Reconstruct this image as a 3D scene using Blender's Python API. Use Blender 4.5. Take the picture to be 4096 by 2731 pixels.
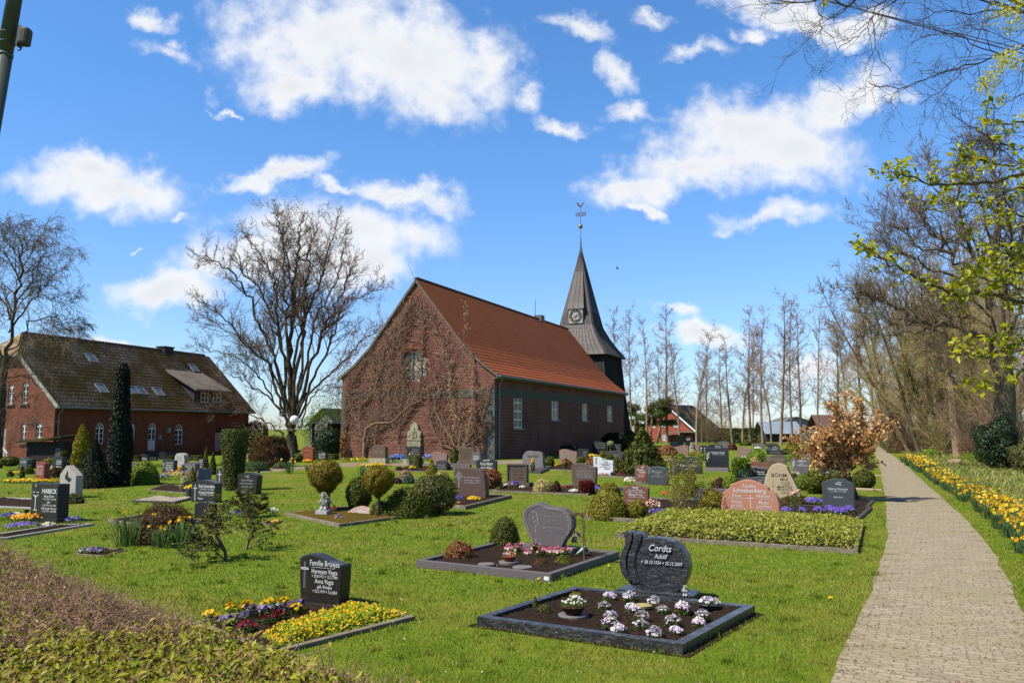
import bpy, bmesh, math, random
import numpy as np
from mathutils import Vector, Matrix, geometry
for _o in list(bpy.data.objects):
 bpy.data.objects.remove(_o, do_unlink=True)
SC = bpy.context.scene
COL = SC.collection
R = math.radians
# ------------------------------------------------------------------ camera
FPX, CX, CY = 3306.0, 2048.0, 1365.5          # focal length and centre, in photo pixels
PITCH = math.atan(344.5 / FPX)
EYE = 2.2
cam_d = bpy.data.cameras.new('camera')
cam_d.sensor_width = 22.3
cam_d.lens = 18.0
cam_d.clip_start = 0.05
cam_d.clip_end = 4000
cam = bpy.data.objects.new('camera', cam_d)
COL.objects.link(cam)
cam.location = (0, 0, EYE)
cam.rotation_euler = (math.pi / 2 + PITCH, 0, 0)
SC.camera = cam
# ------------------------------------------------------------------ light
SUN_EL, SUN_AZ = R(51.5), R(26)                 # sun stands to the left and a little behind the camera
SV = Vector((-math.cos(SUN_AZ) * math.cos(SUN_EL), -math.sin(SUN_AZ) * math.cos(SUN_EL), math.sin(SUN_EL)))
sun_d = bpy.data.lights.new('sun', 'SUN')
sun_d.energy = 5.0
sun_d.angle = R(0.5)
sun_d.color = (1.0, 0.95, 0.87)
sun = bpy.data.objects.new('sun', sun_d)
COL.objects.link(sun)
sun.location = SV * 60
sun.rotation_euler = SV.to_track_quat('Z', 'Y').to_euler()
SC.view_settings.view_transform = 'Standard'
SC.view_settings.look = 'None'
SC.view_settings.exposure = 0.72
SC.view_settings.gamma = 1.0
SC.view_settings.use_curve_mapping = False
SC.cycles.max_bounces = 6
SC.cycles.diffuse_bounces = 3
SC.cycles.glossy_bounces = 3
SC.cycles.transmission_bounces = 3
SC.cycles.transparent_max_bounces = 8
FW = np.array([0, math.cos(PITCH), math.sin(PITCH)])
UP = np.array([0, -math.sin(PITCH), math.cos(PITCH)])
EYEP = np.array([0, 0, EYE])
def ray(sx, sy):
 return np.array([1.0, 0, 0]) * (sx - CX) / FPX + UP * (CY - sy) / FPX + FW
def G(sx, sy, z=0.0):
 """ground point under a photo position"""
 r = ray(sx, sy)
 return EYEP + r * ((z - EYE) / r[2])
def AT(sx, sy, Y):
 """point at world depth Y along a photo ray"""
 r = ray(sx, sy)
 return EYEP + r * (Y / r[1])
def mpp(p):
 """metres per photo pixel at a point"""
 return float(np.dot(np.array(p) - EYEP, FW)) / FPX
ALB = 0.58        # colours below are read off sunlit surfaces; this brings them to base colours
def lin(r, g, b):
 f = lambda c: (c / 255 / 12.92) if c / 255 <= 0.04045 else ((c / 255 + 0.055) / 1.055) ** 2.4
 return (f(r) * ALB, f(g) * ALB, f(b) * ALB)
# ------------------------------------------------------------------ world: sky and clouds
W = bpy.data.worlds.new('World')
SC.world = W
W.use_nodes = True
wn, wl = W.node_tree.nodes, W.node_tree.links
wn.clear()
def wmath(op, a, b=None, c=None):
 n = wn.new('ShaderNodeMath')
 n.operation = op
 for i, v in enumerate((a, b, c)):
  if v is None:
   continue
  if isinstance(v, (int, float)):
   n.inputs[i].default_value = v
  else:
   wl.new(v, n.inputs[i])
 return n.outputs[0]
sky = wn.new('ShaderNodeTexSky')
sky.sky_type = 'NISHITA'
sky.sun_disc = False
sky.sun_elevation = SUN_EL
sky.sun_rotation = R(270 - 26)
sky.air_density = 1.0
sky.dust_density = 0.3
sky.ozone_density = 2.5
tc = wn.new('ShaderNodeTexCoord')
sp = wn.new('ShaderNodeSeparateXYZ')
wl.new(tc.outputs['Generated'], sp.inputs[0])
yy = wmath('MAXIMUM', sp.outputs[1], 0.05)
pu = wmath('DIVIDE', sp.outputs[0], yy)
pv = wmath('DIVIDE', sp.outputs[2], yy)
cb = wn.new('ShaderNodeCombineXYZ')
wl.new(pu, cb.inputs[0])
wl.new(pv, cb.inputs[1])
# a warped copy of the direction, so cloud borders billow
nz = wn.new('ShaderNodeTexNoise')
nz.inputs['Scale'].default_value = 6.5
nz.inputs['Detail'].default_value = 9
nz.inputs['Roughness'].default_value = 0.62
wl.new(cb.outputs[0], nz.inputs['Vector'])
nz2 = wn.new('ShaderNodeTexNoise')
nz2.inputs['Scale'].default_value = 24
nz2.inputs['Detail'].default_value = 8
nz2.inputs['Roughness'].default_value = 0.6
wl.new(cb.outputs[0], nz2.inputs['Vector'])
# the outlines are also bent by coarse and fine noise
def wvec(op, a, b):
 n = wn.new('ShaderNodeVectorMath')
 n.operation = op
 wl.new(a, n.inputs[0])
 if isinstance(b, tuple):
  n.inputs[1].default_value = b
 else:
  wl.new(b, n.inputs[1])
 return n.outputs[0]
warped = cb.outputs[0]
for s_, amp in ((7.0, .12), (22.0, .055), (60.0, .012)):
 nw = wn.new('ShaderNodeTexNoise')
 nw.inputs['Scale'].default_value = s_
 nw.inputs['Detail'].default_value = 5
 nw.inputs['Roughness'].default_value = 0.6
 wl.new(cb.outputs[0], nw.inputs['Vector'])
 off = wvec('MULTIPLY', wvec('SUBTRACT', nw.outputs['Color'], (.5, .5, .5)), (amp, amp * .75, 0))
 warped = wvec('ADD', warped, off)
CLOUDS = [  # centre x, y, half width, half height (pixels of the 2352 wide photo), tilt, weight
 (770, 70, 270, 150, 0), (930, 130, 265, 135, 12), (700, 180, 170, 70, 0), (1010, 215, 120, 70, 30), (600, 90, 90, 70, 0),
 (1130, 120, 80, 60, 40),
 (260, 430, 235, 62, 5), (215, 380, 110, 55, 0), (420, 495, 45, 14, 0),
 (620, 400, 125, 30, -12), (770, 418, 90, 22, 10), (930, 448, 125, 36, 15),
 (730, 525, 260, 75, 5), (950, 540, 80, 50, 25), (610, 600, 200, 75, 0), (375, 662, 115, 48, 0), (800, 620, 120, 50, 0),
 (1690, 300, 190, 90, 0), (1800, 350, 200, 85, 10), (1610, 370, 190, 62, -8), (1450, 425, 110, 42, -5), (1940, 230, 160, 68, -35), (2050, 200, 70, 45, 0),
 (1770, 492, 110, 30, 0), (1470, 478, 60, 16, 20),
 (340, 48, 75, 38, 15), (385, 132, 85, 30, 15), (1330, 75, 90, 30, 15), (1615, 112, 80, 32, 0), (1495, 35, 85, 28, 0),
 (1420, 165, 70, 42, 20), (1290, 285, 65, 24, 10), (1215, 220, 62, 50, -30), (1450, 245, 90, 30, -10), (1780, 20, 150, 40, 10), (1940, 60, 110, 40, 0),
 (1548, 720, 42, 14, 0), (1610, 770, 110, 28, 0), (270, 792, 100, 18, 5), (518, 258, 38, 14, 30), (1880, 830, 130, 35, 0), (330, 552, 25, 8, 0),
 (1700, 70, 40, 24, 0), (-300, 300, 200, 80, 0), (2700, 500, 260, 100, 0), (2600, 100, 200, 80, 0), (-200, 700, 160, 50, 0),
]
field = None
for cx, cy, rx, ry, tilt in CLOUDS:
 d = ray(cx * 4096 / 2352, cy * 4096 / 2352)
 u, v = d[0] / d[1], d[2] / d[1]
 mp = wn.new('ShaderNodeMapping')
 mp.vector_type = 'TEXTURE'
 mp.inputs['Location'].default_value = (u, v, 0)
 mp.inputs['Rotation'].default_value = (0, 0, R(-tilt))
 k = 1.12 / 1898
 mp.inputs['Scale'].default_value = (rx * k, ry * k, 1)
 wl.new(warped, mp.inputs['Vector'])
 ln = wn.new('ShaderNodeVectorMath')
 ln.operation = 'LENGTH'
 wl.new(mp.outputs[0], ln.inputs[0])
 val = ln.outputs['Value'] if rx > 105 else wmath('ADD', wmath('MULTIPLY', ln.outputs['Value'], .9), .3 if rx < 100 else .15)
 if field is None:
  field = val
 else:
  n = wn.new('ShaderNodeMath')
  n.operation = 'SMOOTH_MIN'
  wl.new(field, n.inputs[0])
  wl.new(val, n.inputs[1])
  n.inputs[2].default_value = 0.25
  field = n.outputs[0]
na = wmath('MULTIPLY', wmath('SUBTRACT', nz.outputs[0], 0.5), 1.55)
nb = wmath('MULTIPLY', wmath('SUBTRACT', nz2.outputs[0], 0.5), 1.35)
dens = wmath('SUBTRACT', 1.0, wmath('ADD', field, wmath('ADD', na, nb)))
mr = wn.new('ShaderNodeMapRange')
mr.interpolation_type = 'SMOOTHSTEP'
wl.new(dens, mr.inputs['Value'])
mr.inputs['From Min'].default_value = -0.2
mr.inputs['From Max'].default_value = 0.75
front = wn.new('ShaderNodeMath')
front.operation = 'GREATER_THAN'
wl.new(sp.outputs[1], front.inputs[0])
front.inputs[1].default_value = 0.1
mask = wmath('MULTIPLY', mr.outputs[0], front.outputs[0])
mask = wmath('MULTIPLY', mask, 0.97)
# thick middles of clouds are a little greyer than their sunlit rims
mr2 = wn.new('ShaderNodeMapRange')
wl.new(wmath('ADD', dens, wmath('MULTIPLY', wmath('SUBTRACT', nz2.outputs[0], 0.5), 1.2)), mr2.inputs['Value'])
mr2.inputs['From Min'].default_value = 0.35
mr2.inputs['From Max'].default_value = 1.25
cmix = wn.new('ShaderNodeMixRGB')
wl.new(mr2.outputs[0], cmix.inputs[0])
cmix.inputs[1].default_value = (11.3, 11.4, 11.6, 1)
cmix.inputs[2].default_value = (8.8, 9.1, 9.7, 1)
hs = wn.new('ShaderNodeMixRGB')
hs.blend_type = 'MULTIPLY'
hs.inputs[0].default_value = 1
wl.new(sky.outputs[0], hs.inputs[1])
tint = wn.new('ShaderNodeMixRGB')     # clear blue above, milky towards the horizon
tmr = wn.new('ShaderNodeMapRange')
wl.new(sp.outputs[2], tmr.inputs['Value'])
tmr.inputs['From Min'].default_value = 0.0
tmr.inputs['From Max'].default_value = 0.38
wl.new(tmr.outputs[0], tint.inputs[0])
tint.inputs[1].default_value = (1.4, 1.6, 2.05, 1)
tint.inputs[2].default_value = (1.12, 1.82, 2.45, 1)
zen = wn.new('ShaderNodeMapRange')     # the unseen sky overhead is dimmed to weaken the ambient fill
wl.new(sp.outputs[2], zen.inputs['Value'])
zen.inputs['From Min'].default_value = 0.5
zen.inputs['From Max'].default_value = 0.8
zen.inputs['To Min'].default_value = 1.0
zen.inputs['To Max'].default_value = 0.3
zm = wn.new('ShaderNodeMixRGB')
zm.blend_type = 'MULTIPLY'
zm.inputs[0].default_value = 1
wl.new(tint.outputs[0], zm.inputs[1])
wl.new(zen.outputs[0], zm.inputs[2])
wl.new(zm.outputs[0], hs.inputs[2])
wm = wn.new('ShaderNodeMixRGB')
wl.new(mask, wm.inputs[0])
wl.new(hs.outputs[0], wm.inputs[1])
wl.new(cmix.outputs[0], wm.inputs[2])
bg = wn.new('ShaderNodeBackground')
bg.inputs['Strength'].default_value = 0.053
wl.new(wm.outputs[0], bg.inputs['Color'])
wo = wn.new('ShaderNodeOutputWorld')
wl.new(bg.outputs[0], wo.inputs['Surface'])
# ------------------------------------------------------------------ object helpers
def link(o, parent=None):
 COL.objects.link(o)
 if parent is not None:
  o.parent = parent
 return o
def tag(o, label=None, cat=None, group=None, kind=None):
 if label:
  o['label'] = label
 if cat:
  o['category'] = cat
 if group:
  o['group'] = group
 if kind:
  o['kind'] = kind
 return o
def empty(name, loc=(0, 0, 0), rz=0.0, label=None, cat=None, group=None):
 o = bpy.data.objects.new(name, None)
 o.empty_display_size = 0.2
 o.location = loc
 o.rotation_euler = (0, 0, rz)
 link(o)
 return tag(o, label, cat, group)
def copy_tree(o, parent=None):
 c = o.copy()
 COL.objects.link(c)
 c.parent = parent
 for ch in list(o.children):
  copy_tree(ch, c)
 return c
def place(o, loc, rz=0.0, s=1.0):
 o.location = loc
 o.rotation_euler = (0, 0, rz)
 o.scale = (s, s, s) if isinstance(s, (int, float)) else s
 return o
def mesh_np(name, V, faces_list, mat, parent=None, smooth=False, mats=None, midx=None):
 """V (n,3) array; faces_list = list of (m,k) index arrays"""
 me = bpy.data.meshes.new(name)
 V = np.asarray(V, dtype=np.float32)
 me.vertices.add(len(V))
 me.vertices.foreach_set('co', V.ravel())
 loops = np.concatenate([np.asarray(f, dtype=np.int32).ravel() for f in faces_list]) if faces_list else np.zeros(0, np.int32)
 tot = np.concatenate([np.full(len(f), np.asarray(f).shape[1], dtype=np.int32) for f in faces_list]) if faces_list else np.zeros(0, np.int32)
 start = np.concatenate([[0], np.cumsum(tot)[:-1]]).astype(np.int32)
 me.loops.add(len(loops))
 me.loops.foreach_set('vertex_index', loops)
 me.polygons.add(len(tot))
 me.polygons.foreach_set('loop_start', start)
 me.polygons.foreach_set('loop_total', tot)
 if smooth:
  me.polygons.foreach_set('use_smooth', np.ones(len(tot), dtype=bool))
 for m in (mats or [mat]):
  me.materials.append(m)
 if midx is not None:
  me.polygons.foreach_set('material_index', np.asarray(midx, dtype=np.int32))
 me.update(calc_edges=True)
 o = bpy.data.objects.new(name, me)
 return link(o, parent)
class MB:
 """collects boxes, prisms and tubes into one mesh"""
 def __init__(self):
  self.v, self.f, self.m = [], [], []
 def add(self, V, F, mi=0):
  b = len(self.v)
  self.v += [tuple(p) for p in V]
  for f in F:
   self.f.append([b + i for i in f])
   self.m.append(mi)
  return self
 def box(self, x0, x1, y0, y1, z0, z1, mi=0):
  V = [(x0, y0, z0), (x1, y0, z0), (x1, y1, z0), (x0, y1, z0), (x0, y0, z1), (x1, y0, z1), (x1, y1, z1), (x0, y1, z1)]
  return self.add(V, [(0, 3, 2, 1), (4, 5, 6, 7), (0, 1, 5, 4), (1, 2, 6, 5), (2, 3, 7, 6), (3, 0, 4, 7)], mi)
 def bar(self, a, b, w, h, up=(0, 0, 1), mi=0):
  a, b = Vector(a), Vector(b)
  d = (b - a).normalized()
  s = d.cross(Vector(up))
  if s.length < 1e-4:
   s = d.cross(Vector((1, 0, 0)))
  s = s.normalized() * w / 2
  u = s.cross(d).normalized() * h / 2
  V = [a - s - u, a + s - u, a + s + u, a - s + u, b - s - u, b + s - u, b + s + u, b - s + u]
  return self.add(V, [(0, 1, 2, 3), (4, 7, 6, 5), (0, 4, 5, 1), (1, 5, 6, 2), (2, 6, 7, 3), (3, 7, 4, 0)], mi)
 def tube(self, pts, rad, n=8, mi=0, cap=True):
  pts = [Vector(p) for p in pts]
  if isinstance(rad, (int, float)):
   rad = [rad] * len(pts)
  V, F = [], []
  prev = None
  for i, p in enumerate(pts):
   t = (pts[min(i + 1, len(pts) - 1)] - pts[max(i - 1, 0)]).normalized()
   if prev is None:
    prev = t.orthogonal().normalized()
   s = (prev - t * prev.dot(t))
   s = s.normalized() if s.length > 1e-6 else t.orthogonal().normalized()
   prev = s
   q = t.cross(s)
   for k in range(n):
    a = 2 * math.pi * k / n
    V.append(p + (s * math.cos(a) + q * math.sin(a)) * rad[i])
  for i in range(len(pts) - 1):
   for k in range(n):
    k2 = (k + 1) % n
    F.append((i * n + k, i * n + k2, (i + 1) * n + k2, (i + 1) * n + k))
  if cap:
   F.append(tuple(range(n - 1, -1, -1)))
   F.append(tuple((len(pts) - 1) * n + k for k in range(n)))
  return self.add(V, F, mi)
 def lathe(self, prof, n=16, c=(0, 0, 0), mi=0, sx=1, sy=1):
  V, F = [], []
  for r, z in prof:
   for k in range(n):
    a = 2 * math.pi * k / n
    V.append((c[0] + r * math.cos(a) * sx, c[1] + r * math.sin(a) * sy, c[2] + z))
  for i in range(len(prof) - 1):
   for k in range(n):
    k2 = (k + 1) % n
    F.append((i * n + k, i * n + k2, (i + 1) * n + k2, (i + 1) * n + k))
  F.append(tuple(range(n - 1, -1, -1)))
  F.append(tuple((len(prof) - 1) * n + k for k in range(n)))
  return self.add(V, F, mi)
 def ball(self, c, r, n=10, m=6, mi=0, s=(1, 1, 1)):
  V, F = [], []
  for i in range(m + 1):
   ph = math.pi * (i / m) - math.pi / 2
   ph = max(-math.pi / 2 + .02, min(math.pi / 2 - .02, ph))
   for k in range(n):
    a = 2 * math.pi * k / n
    V.append((c[0] + r * s[0] * math.cos(ph) * math.cos(a), c[1] + r * s[1] * math.cos(ph) * math.sin(a), c[2] + r * s[2] * math.sin(ph)))
  for i in range(m):
   for k in range(n):
    k2 = (k + 1) % n
    F.append((i * n + k, i * n + k2, (i + 1) * n + k2, (i + 1) * n + k))
  return self.add(V, F, mi)
 def prism(self, outline, y0, y1, mi=0):
  """outline (x,z) counter-clockwise seen from -y; extruded from y0 (front) to y1"""
  n = len(outline)
  V = [(x, y0, z) for x, z in outline] + [(x, y1, z) for x, z in outline]
  F = [tuple(range(n)), tuple(range(2 * n - 1, n - 1, -1))]
  for i in range(n):
   j = (i + 1) % n
   F.append((i, i + n, j + n, j))
  return self.add(V, F, mi)
 def build(self, name, mat, parent=None, smooth=False, bevel=0.0, seg=2, mats=None):
  me = bpy.data.meshes.new(name)
  me.from_pydata([tuple(p) for p in self.v], [], self.f)
  for m in (mats or [mat]):
   me.materials.append(m)
  if mats:
   for p, i in zip(me.polygons, self.m):
    p.material_index = i
  if bevel > 0:
   bm = bmesh.new()
   bm.from_mesh(me)
   ed = [e for e in bm.edges if len(e.link_faces) == 2 and e.calc_face_angle(0) > 0.6]
   bmesh.ops.bevel(bm, geom=ed, offset=bevel, segments=seg, affect='EDGES', profile=0.6, clamp_overlap=True)
   bm.to_mesh(me)
   bm.free()
  if smooth:
   for p in me.polygons:
    p.use_smooth = True
  me.update()
  o = bpy.data.objects.new(name, me)
  return link(o, parent)
# ------------------------------------------------------------------ material helpers
class NT:
 def __init__(self, name):
  self.mat = bpy.data.materials.new(name)
  self.mat.use_nodes = True
  self.t = self.mat.node_tree
  self.t.nodes.clear()
  self.out = self.t.nodes.new('ShaderNodeOutputMaterial')
  self.b = self.t.nodes.new('ShaderNodeBsdfPrincipled')
  self.l(self.b.outputs[0], self.out.inputs[0])
  self._obj = None
 def l(self, a, b):
  self.t.links.new(a, b)
 def n(self, typ, **kw):
  nd = self.t.nodes.new('ShaderNode' + typ)
  for k, v in kw.items():
   setattr(nd, k, v)
  return nd
 def set(self, sock, v):
  if isinstance(v, (int, float)):
   sock.default_value = v
  elif isinstance(v, (tuple, list)):
   sock.default_value = tuple(v) + ((1,) if len(v) == 3 and sock.type == 'RGBA' else ())
  else:
   self.l(v, sock)
 def math(self, op, a, b=0.0, c=None):
  nd = self.n('Math', operation=op)
  self.set(nd.inputs[0], a)
  self.set(nd.inputs[1], b)
  if c is not None:
   self.set(nd.inputs[2], c)
  return nd.outputs[0]
 def obj(self):
  if self._obj is None:
   self._obj = self.n('TexCoord')
  return self._obj.outputs['Object']
 def world(self):
  return self.n('NewGeometry').outputs['Position']
 def map(self, v, scale=(1, 1, 1), rot=(0, 0, 0), loc=(0, 0, 0)):
  m = self.n('Mapping')
  self.l(v, m.inputs[0])
  m.inputs['Scale'].default_value = scale
  m.inputs['Rotation'].default_value = rot
  m.inputs['Location'].default_value = loc
  return m.outputs[0]
 def noise(self, scale, detail=4, rough=.55, vec=None, dist=0.0):
  nd = self.n('TexNoise')
  nd.inputs['Scale'].default_value = scale
  nd.inputs['Detail'].default_value = detail
  nd.inputs['Roughness'].default_value = rough
  nd.inputs['Distortion'].default_value = dist
  self.l(vec if vec is not None else self.obj(), nd.inputs['Vector'])
  return nd.outputs[0]
 def voro(self, scale, vec=None, feature='F1', out='Distance'):
  nd = self.n('TexVoronoi', feature=feature)
  nd.inputs['Scale'].default_value = scale
  self.l(vec if vec is not None else self.obj(), nd.inputs['Vector'])
  return nd.outputs[out]
 def ramp(self, fac, stops, interp='LINEAR'):
  nd = self.n('ValToRGB')
  e = nd.color_ramp.elements
  nd.color_ramp.interpolation = interp
  while len(e) > len(stops):
   e.remove(e[-1])
  while len(e) < len(stops):
   e.new(1.0)
  for el, (p, c) in zip(e, stops):
   el.position = p
   el.color = tuple(c) + (1,) if len(c) == 3 else c
  self.l(fac, nd.inputs[0])
  return nd.outputs[0]
 def mix(self, fac, a, b, blend='MIX'):
  nd = self.n('MixRGB', blend_type=blend)
  self.set(nd.inputs[0], fac)
  self.set(nd.inputs[1], a)
  self.set(nd.inputs[2], b)
  return nd.outputs[0]
 def bump(self, h, strength=.3, dist=.02):
  nd = self.n('Bump')
  nd.inputs['Strength'].default_value = strength
  nd.inputs['Distance'].default_value = dist
  self.l(h, nd.inputs['Height'])
  self.l(nd.outputs[0], self.b.inputs['Normal'])
 def fin(self, col, rough=.7, spec=.3, metal=0.0):
  self.set(self.b.inputs['Base Color'], col)
  self.set(self.b.inputs['Roughness'], rough)
  self.b.inputs['Specular IOR Level'].default_value = spec
  self.b.inputs['Metallic'].default_value = metal
  return self.mat
 def island(self):
  return self.n('NewGeometry').outputs['Random Per Island']
 def objrand(self):
  return self.n('ObjectInfo').outputs['Random']
def plain(name, c1, c2=None, scale=6, rough=.7, spec=.3, metal=0.0, bump=0.0, bscale=40, bdist=.01):
 t = NT(name)
 c2 = c2 or tuple(x * .75 for x in c1)
 n = t.noise(scale, 6, .6)
 col = t.ramp(n, [(.3, c1), (.7, c2)])
 if bump:
  t.bump(t.noise(bscale, 5, .6), bump, bdist)
 return t.fin(col, rough, spec, metal)
def leafmat(name, cols, transl=.3, rough=.5, spec=.18, patch=.4, k=1.3):
 """colour varies leaf by leaf"""
 t = NT(name)
 cols = [tuple(min(.8, x * k) for x in c) for c in cols]
 isl = t.island()
 if patch:
  isl = t.math('ADD', t.math('MULTIPLY', isl, 1 - patch), t.math('MULTIPLY', t.noise(2.2, 2, .5), patch))
 k = len(cols)
 col = t.ramp(isl, [((i + .5) / k, c) for i, c in enumerate(cols)])
 t.fin(col, rough, min(spec, .2))
 tr = t.n('BsdfTranslucent')
 t.l(t.mix(1.0, col, (1.25, 1.3, .7), 'MULTIPLY'), tr.inputs['Color'])
 mx = t.n('MixShader')
 mx.inputs[0].default_value = transl
 t.l(t.b.outputs[0], mx.inputs[1])
 t.l(tr.outputs[0], mx.inputs[2])
 t.l(mx.outputs[0], t.out.inputs[0])
 return t.mat
def granite(name, c1, c2, c3=None, scale=260, rough=.25, spec=.5, blotch=.35, streak=None):
 t = NT(name)
 sp_ = t.noise(scale, 2, .7)
 big = t.noise(7, 4, .6)
 col = t.ramp(sp_, [(.36, c1), (.55, c2), (.68, c3 or c2)])
 col = t.mix(t.math('MULTIPLY', big, blotch), col, tuple(x * .55 for x in c1))
 if streak:
  v = t.map(t.obj(), scale=(3.0, 3.0, 11), rot=(0, R(25), 0))
  s = t.noise(3.2, 8, .68, v, 1.6)
  col = t.mix(t.ramp(s, [(.48, (0, 0, 0)), (.66, (1, 1, 1))]), col, streak)
 # weather film: pale dust and run marks
 film = t.noise(2.0, 6, .65, t.map(t.obj(), scale=(6, 6, 1.2)))
 col = t.mix(t.ramp(film, [(.5, (0, 0, 0)), (.8, (.25, .25, .25))]), col, tuple(min(1, x * 1.5 + .02) for x in c2))
 rg = t.ramp(big, [(.3, (rough,) * 3), (.75, (rough + .22,) * 3)])
 t.bump(t.noise(60, 3, .6), .04, .004)
 return t.fin(col, rg, spec)
def wallvec(t):
 """metres along a wall and up it, for walls square to their object's axes"""
 tcn = t.n('TexCoord')
 s = t.n('SeparateXYZ')
 t.l(tcn.outputs['Object'], s.inputs[0])
 nn = t.n('SeparateXYZ')
 t.l(tcn.outputs['Normal'], nn.inputs[0])
 u = t.math('ADD', t.math('MULTIPLY', s.outputs[0], t.math('ABSOLUTE', nn.outputs[1])), t.math('MULTIPLY', s.outputs[1], t.math('ABSOLUTE', nn.outputs[0])))
 c = t.n('CombineXYZ')
 t.l(u, c.inputs[0])
 t.l(s.outputs[2], c.inputs[1])
 return c.outputs[0]
def brick(name, c1, c2, mortar, dark, msize=.018, h=.075, w=.24, mcol=.6):
 t = NT(name)
 v = wallvec(t)
 b = t.n('TexBrick')
 b.offset = .5
 t.l(v, b.inputs['Vector'])
 b.inputs['Color1'].default_value = c1 + (1,)
 b.inputs['Color2'].default_value = c2 + (1,)
 b.inputs['Mortar'].default_value = mortar + (1,)
 b.inputs['Scale'].default_value = 1
 b.inputs['Mortar Size'].default_value = msize
 b.inputs['Mortar Smooth'].default_value = .2
 b.inputs['Brick Width'].default_value = w
 b.inputs['Row Height'].default_value = h
 n1 = t.noise(.55, 5, .6)
 n2 = t.noise(9, 3, .6, t.map(v, scale=(1, 3.2, 1)))
 col = t.mix(t.ramp(n1, [(.35, (0, 0, 0)), (.75, (mcol,) * 3)]), b.outputs[0], dark)
 col = t.mix(t.ramp(n2, [(.45, (0, 0, 0)), (.7, (.5, .5, .5))]), col, tuple(x * .45 for x in c1))
 t.bump(t.math('SUBTRACT', 1.0, b.outputs['Fac']), .5, .01)
 return t.fin(col, .85, .2)
def srgb_stops(*a):
 return [(p, lin(*c)) for p, c in a]
# ------------------------------------------------------------------ the setting: ground, path, verge
def hz(y):
 t = min(1.0, max(0.0, (y - 120) / 100.0))
 return -1.9 * t * t * (3 - 2 * t)
def GZ(sx, sy):
 """ground point on the falling ground far away"""
 p = G(sx, sy)
 for _ in range(30):
  p = G(sx, sy, hz(p[1])) if p[1] > 0 else p
 return p
xs = np.concatenate([np.linspace(-900, -60, 8), np.linspace(-50, 60, 23), np.linspace(70, 900, 8)])
ys = np.concatenate([np.linspace(-40, 115, 32), np.linspace(120, 230, 24), np.array([260, 400, 700, 1200, 2000])])
VX, VY = np.meshgrid(xs, ys)
VZ = np.vectorize(hz)(VY)
gv = np.stack([VX.ravel(), VY.ravel(), VZ.ravel()], 1)
nx_ = len(xs)
ii, jj = np.meshgrid(np.arange(len(ys) - 1), np.arange(nx_ - 1), indexing='ij')
q = (ii * nx_ + jj).ravel()
gf = np.stack([q, q + 1, q + 1 + nx_, q + nx_], 1)
def lawn_mat():
 t = NT('lawn')
 p = t.world()
 n1 = t.noise(.35, 5, .6, p)
 n2 = t.noise(2.6, 6, .65, p)
 n3 = t.noise(55, 3, .7, p)
 col = t.ramp(n2, [(.3, lin(104, 128, 22)), (.55, lin(130, 154, 34)), (.78, lin(166, 168, 58))])
 col = t.mix(t.ramp(n1, [(.48, (0, 0, 0)), (.66, (.65, .65, .65))]), col, lin(172, 152, 72))
 col = t.mix(t.ramp(n3, [(.35, (.55, .55, .55)), (.6, (0, 0, 0))]), col, lin(70, 80, 18))
 t.bump(n3, .6, .03)
 return t.fin(col, .9, .1)
LAWN = lawn_mat()
tag(mesh_np('lawn', gv, [gf], LAWN, smooth=True), kind='structure')
def soil_mat():
 t = NT('soil')
 p = t.world()
 n = t.noise(26, 7, .7, p)
 col = t.ramp(n, [(.3, lin(30, 23, 18)), (.52, lin(58, 43, 33)), (.75, lin(98, 77, 60))])
 t.bump(n, .9, .035)
 return t.fin(col, .95, .1)
SOIL = soil_mat()
def path_mat():
 t = NT('paving')
 p = t.world()
 # the path runs obliquely; small worn paving stones laid across it
 wob = t.n('VectorMath', operation='ADD')
 nw = t.n('TexNoise')
 nw.inputs['Scale'].default_value = 2.5
 t.l(p, nw.inputs['Vector'])
 sc_ = t.n('VectorMath', operation='SCALE')
 t.l(nw.outputs['Color'], sc_.inputs[0])
 sc_.inputs['Scale'].default_value = .16
 t.l(p, wob.inputs[0])
 t.l(sc_.outputs[0], wob.inputs[1])
 v = t.map(wob.outputs[0], rot=(0, 0, R(27)), scale=(1, 1, 1))
 b = t.n('TexBrick')
 b.offset = .5
 t.l(v, b.inputs['Vector'])
 for k, c in (('Color1', lin(196, 180, 154)), ('Color2', lin(172, 156, 132)), ('Mortar', lin(150, 133, 104))):
  b.inputs[k].default_value = c + (1,)
 b.inputs['Scale'].default_value = 1
 b.inputs['Mortar Size'].default_value = .011
 b.inputs['Mortar Smooth'].default_value = .5
 b.inputs['Brick Width'].default_value = .21
 b.inputs['Row Height'].default_value = .105
 n1 = t.noise(1.1, 5, .65, p)
 n2 = t.noise(30, 4, .7, p)
 n3 = t.noise(9, 5, .7, p)
 col = t.mix(t.ramp(n1, [(.4, (0, 0, 0)), (.7, (.75, .75, .75))]), b.outputs[0], lin(168, 158, 122))
 col = t.mix(t.ramp(n2, [(.5, (0, 0, 0)), (.72, (.7, .7, .7))]), col, lin(96, 84, 62))
 col = t.mix(t.ramp(n3, [(.55, (0, 0, 0)), (.7, (.55, .55, .55))]), col, lin(116, 112, 62))
 h = t.math('SUBTRACT', t.math('MULTIPLY', n2, .8), b.outputs['Fac'])
 t.bump(h, .55, .007)
 return t.fin(col, .9, .15)
PATH_L = [(3170, 3300), (3320, 2731), (3396, 2561), (3494, 2344), (3547, 2160), (3542, 1990), (3522, 1880), (3501, 1816), (3485, 1790)]
PATH_R = [(4620, 3300), (4215, 2731), (4096, 2469), (3981, 2213), (3856, 2068), (3692, 1923), (3613, 1850), (3560, 1814), (3520, 1788)]
pl = [G(*p)[:2] for p in PATH_L]
pr = [G(*p)[:2] for p in PATH_R]
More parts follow.
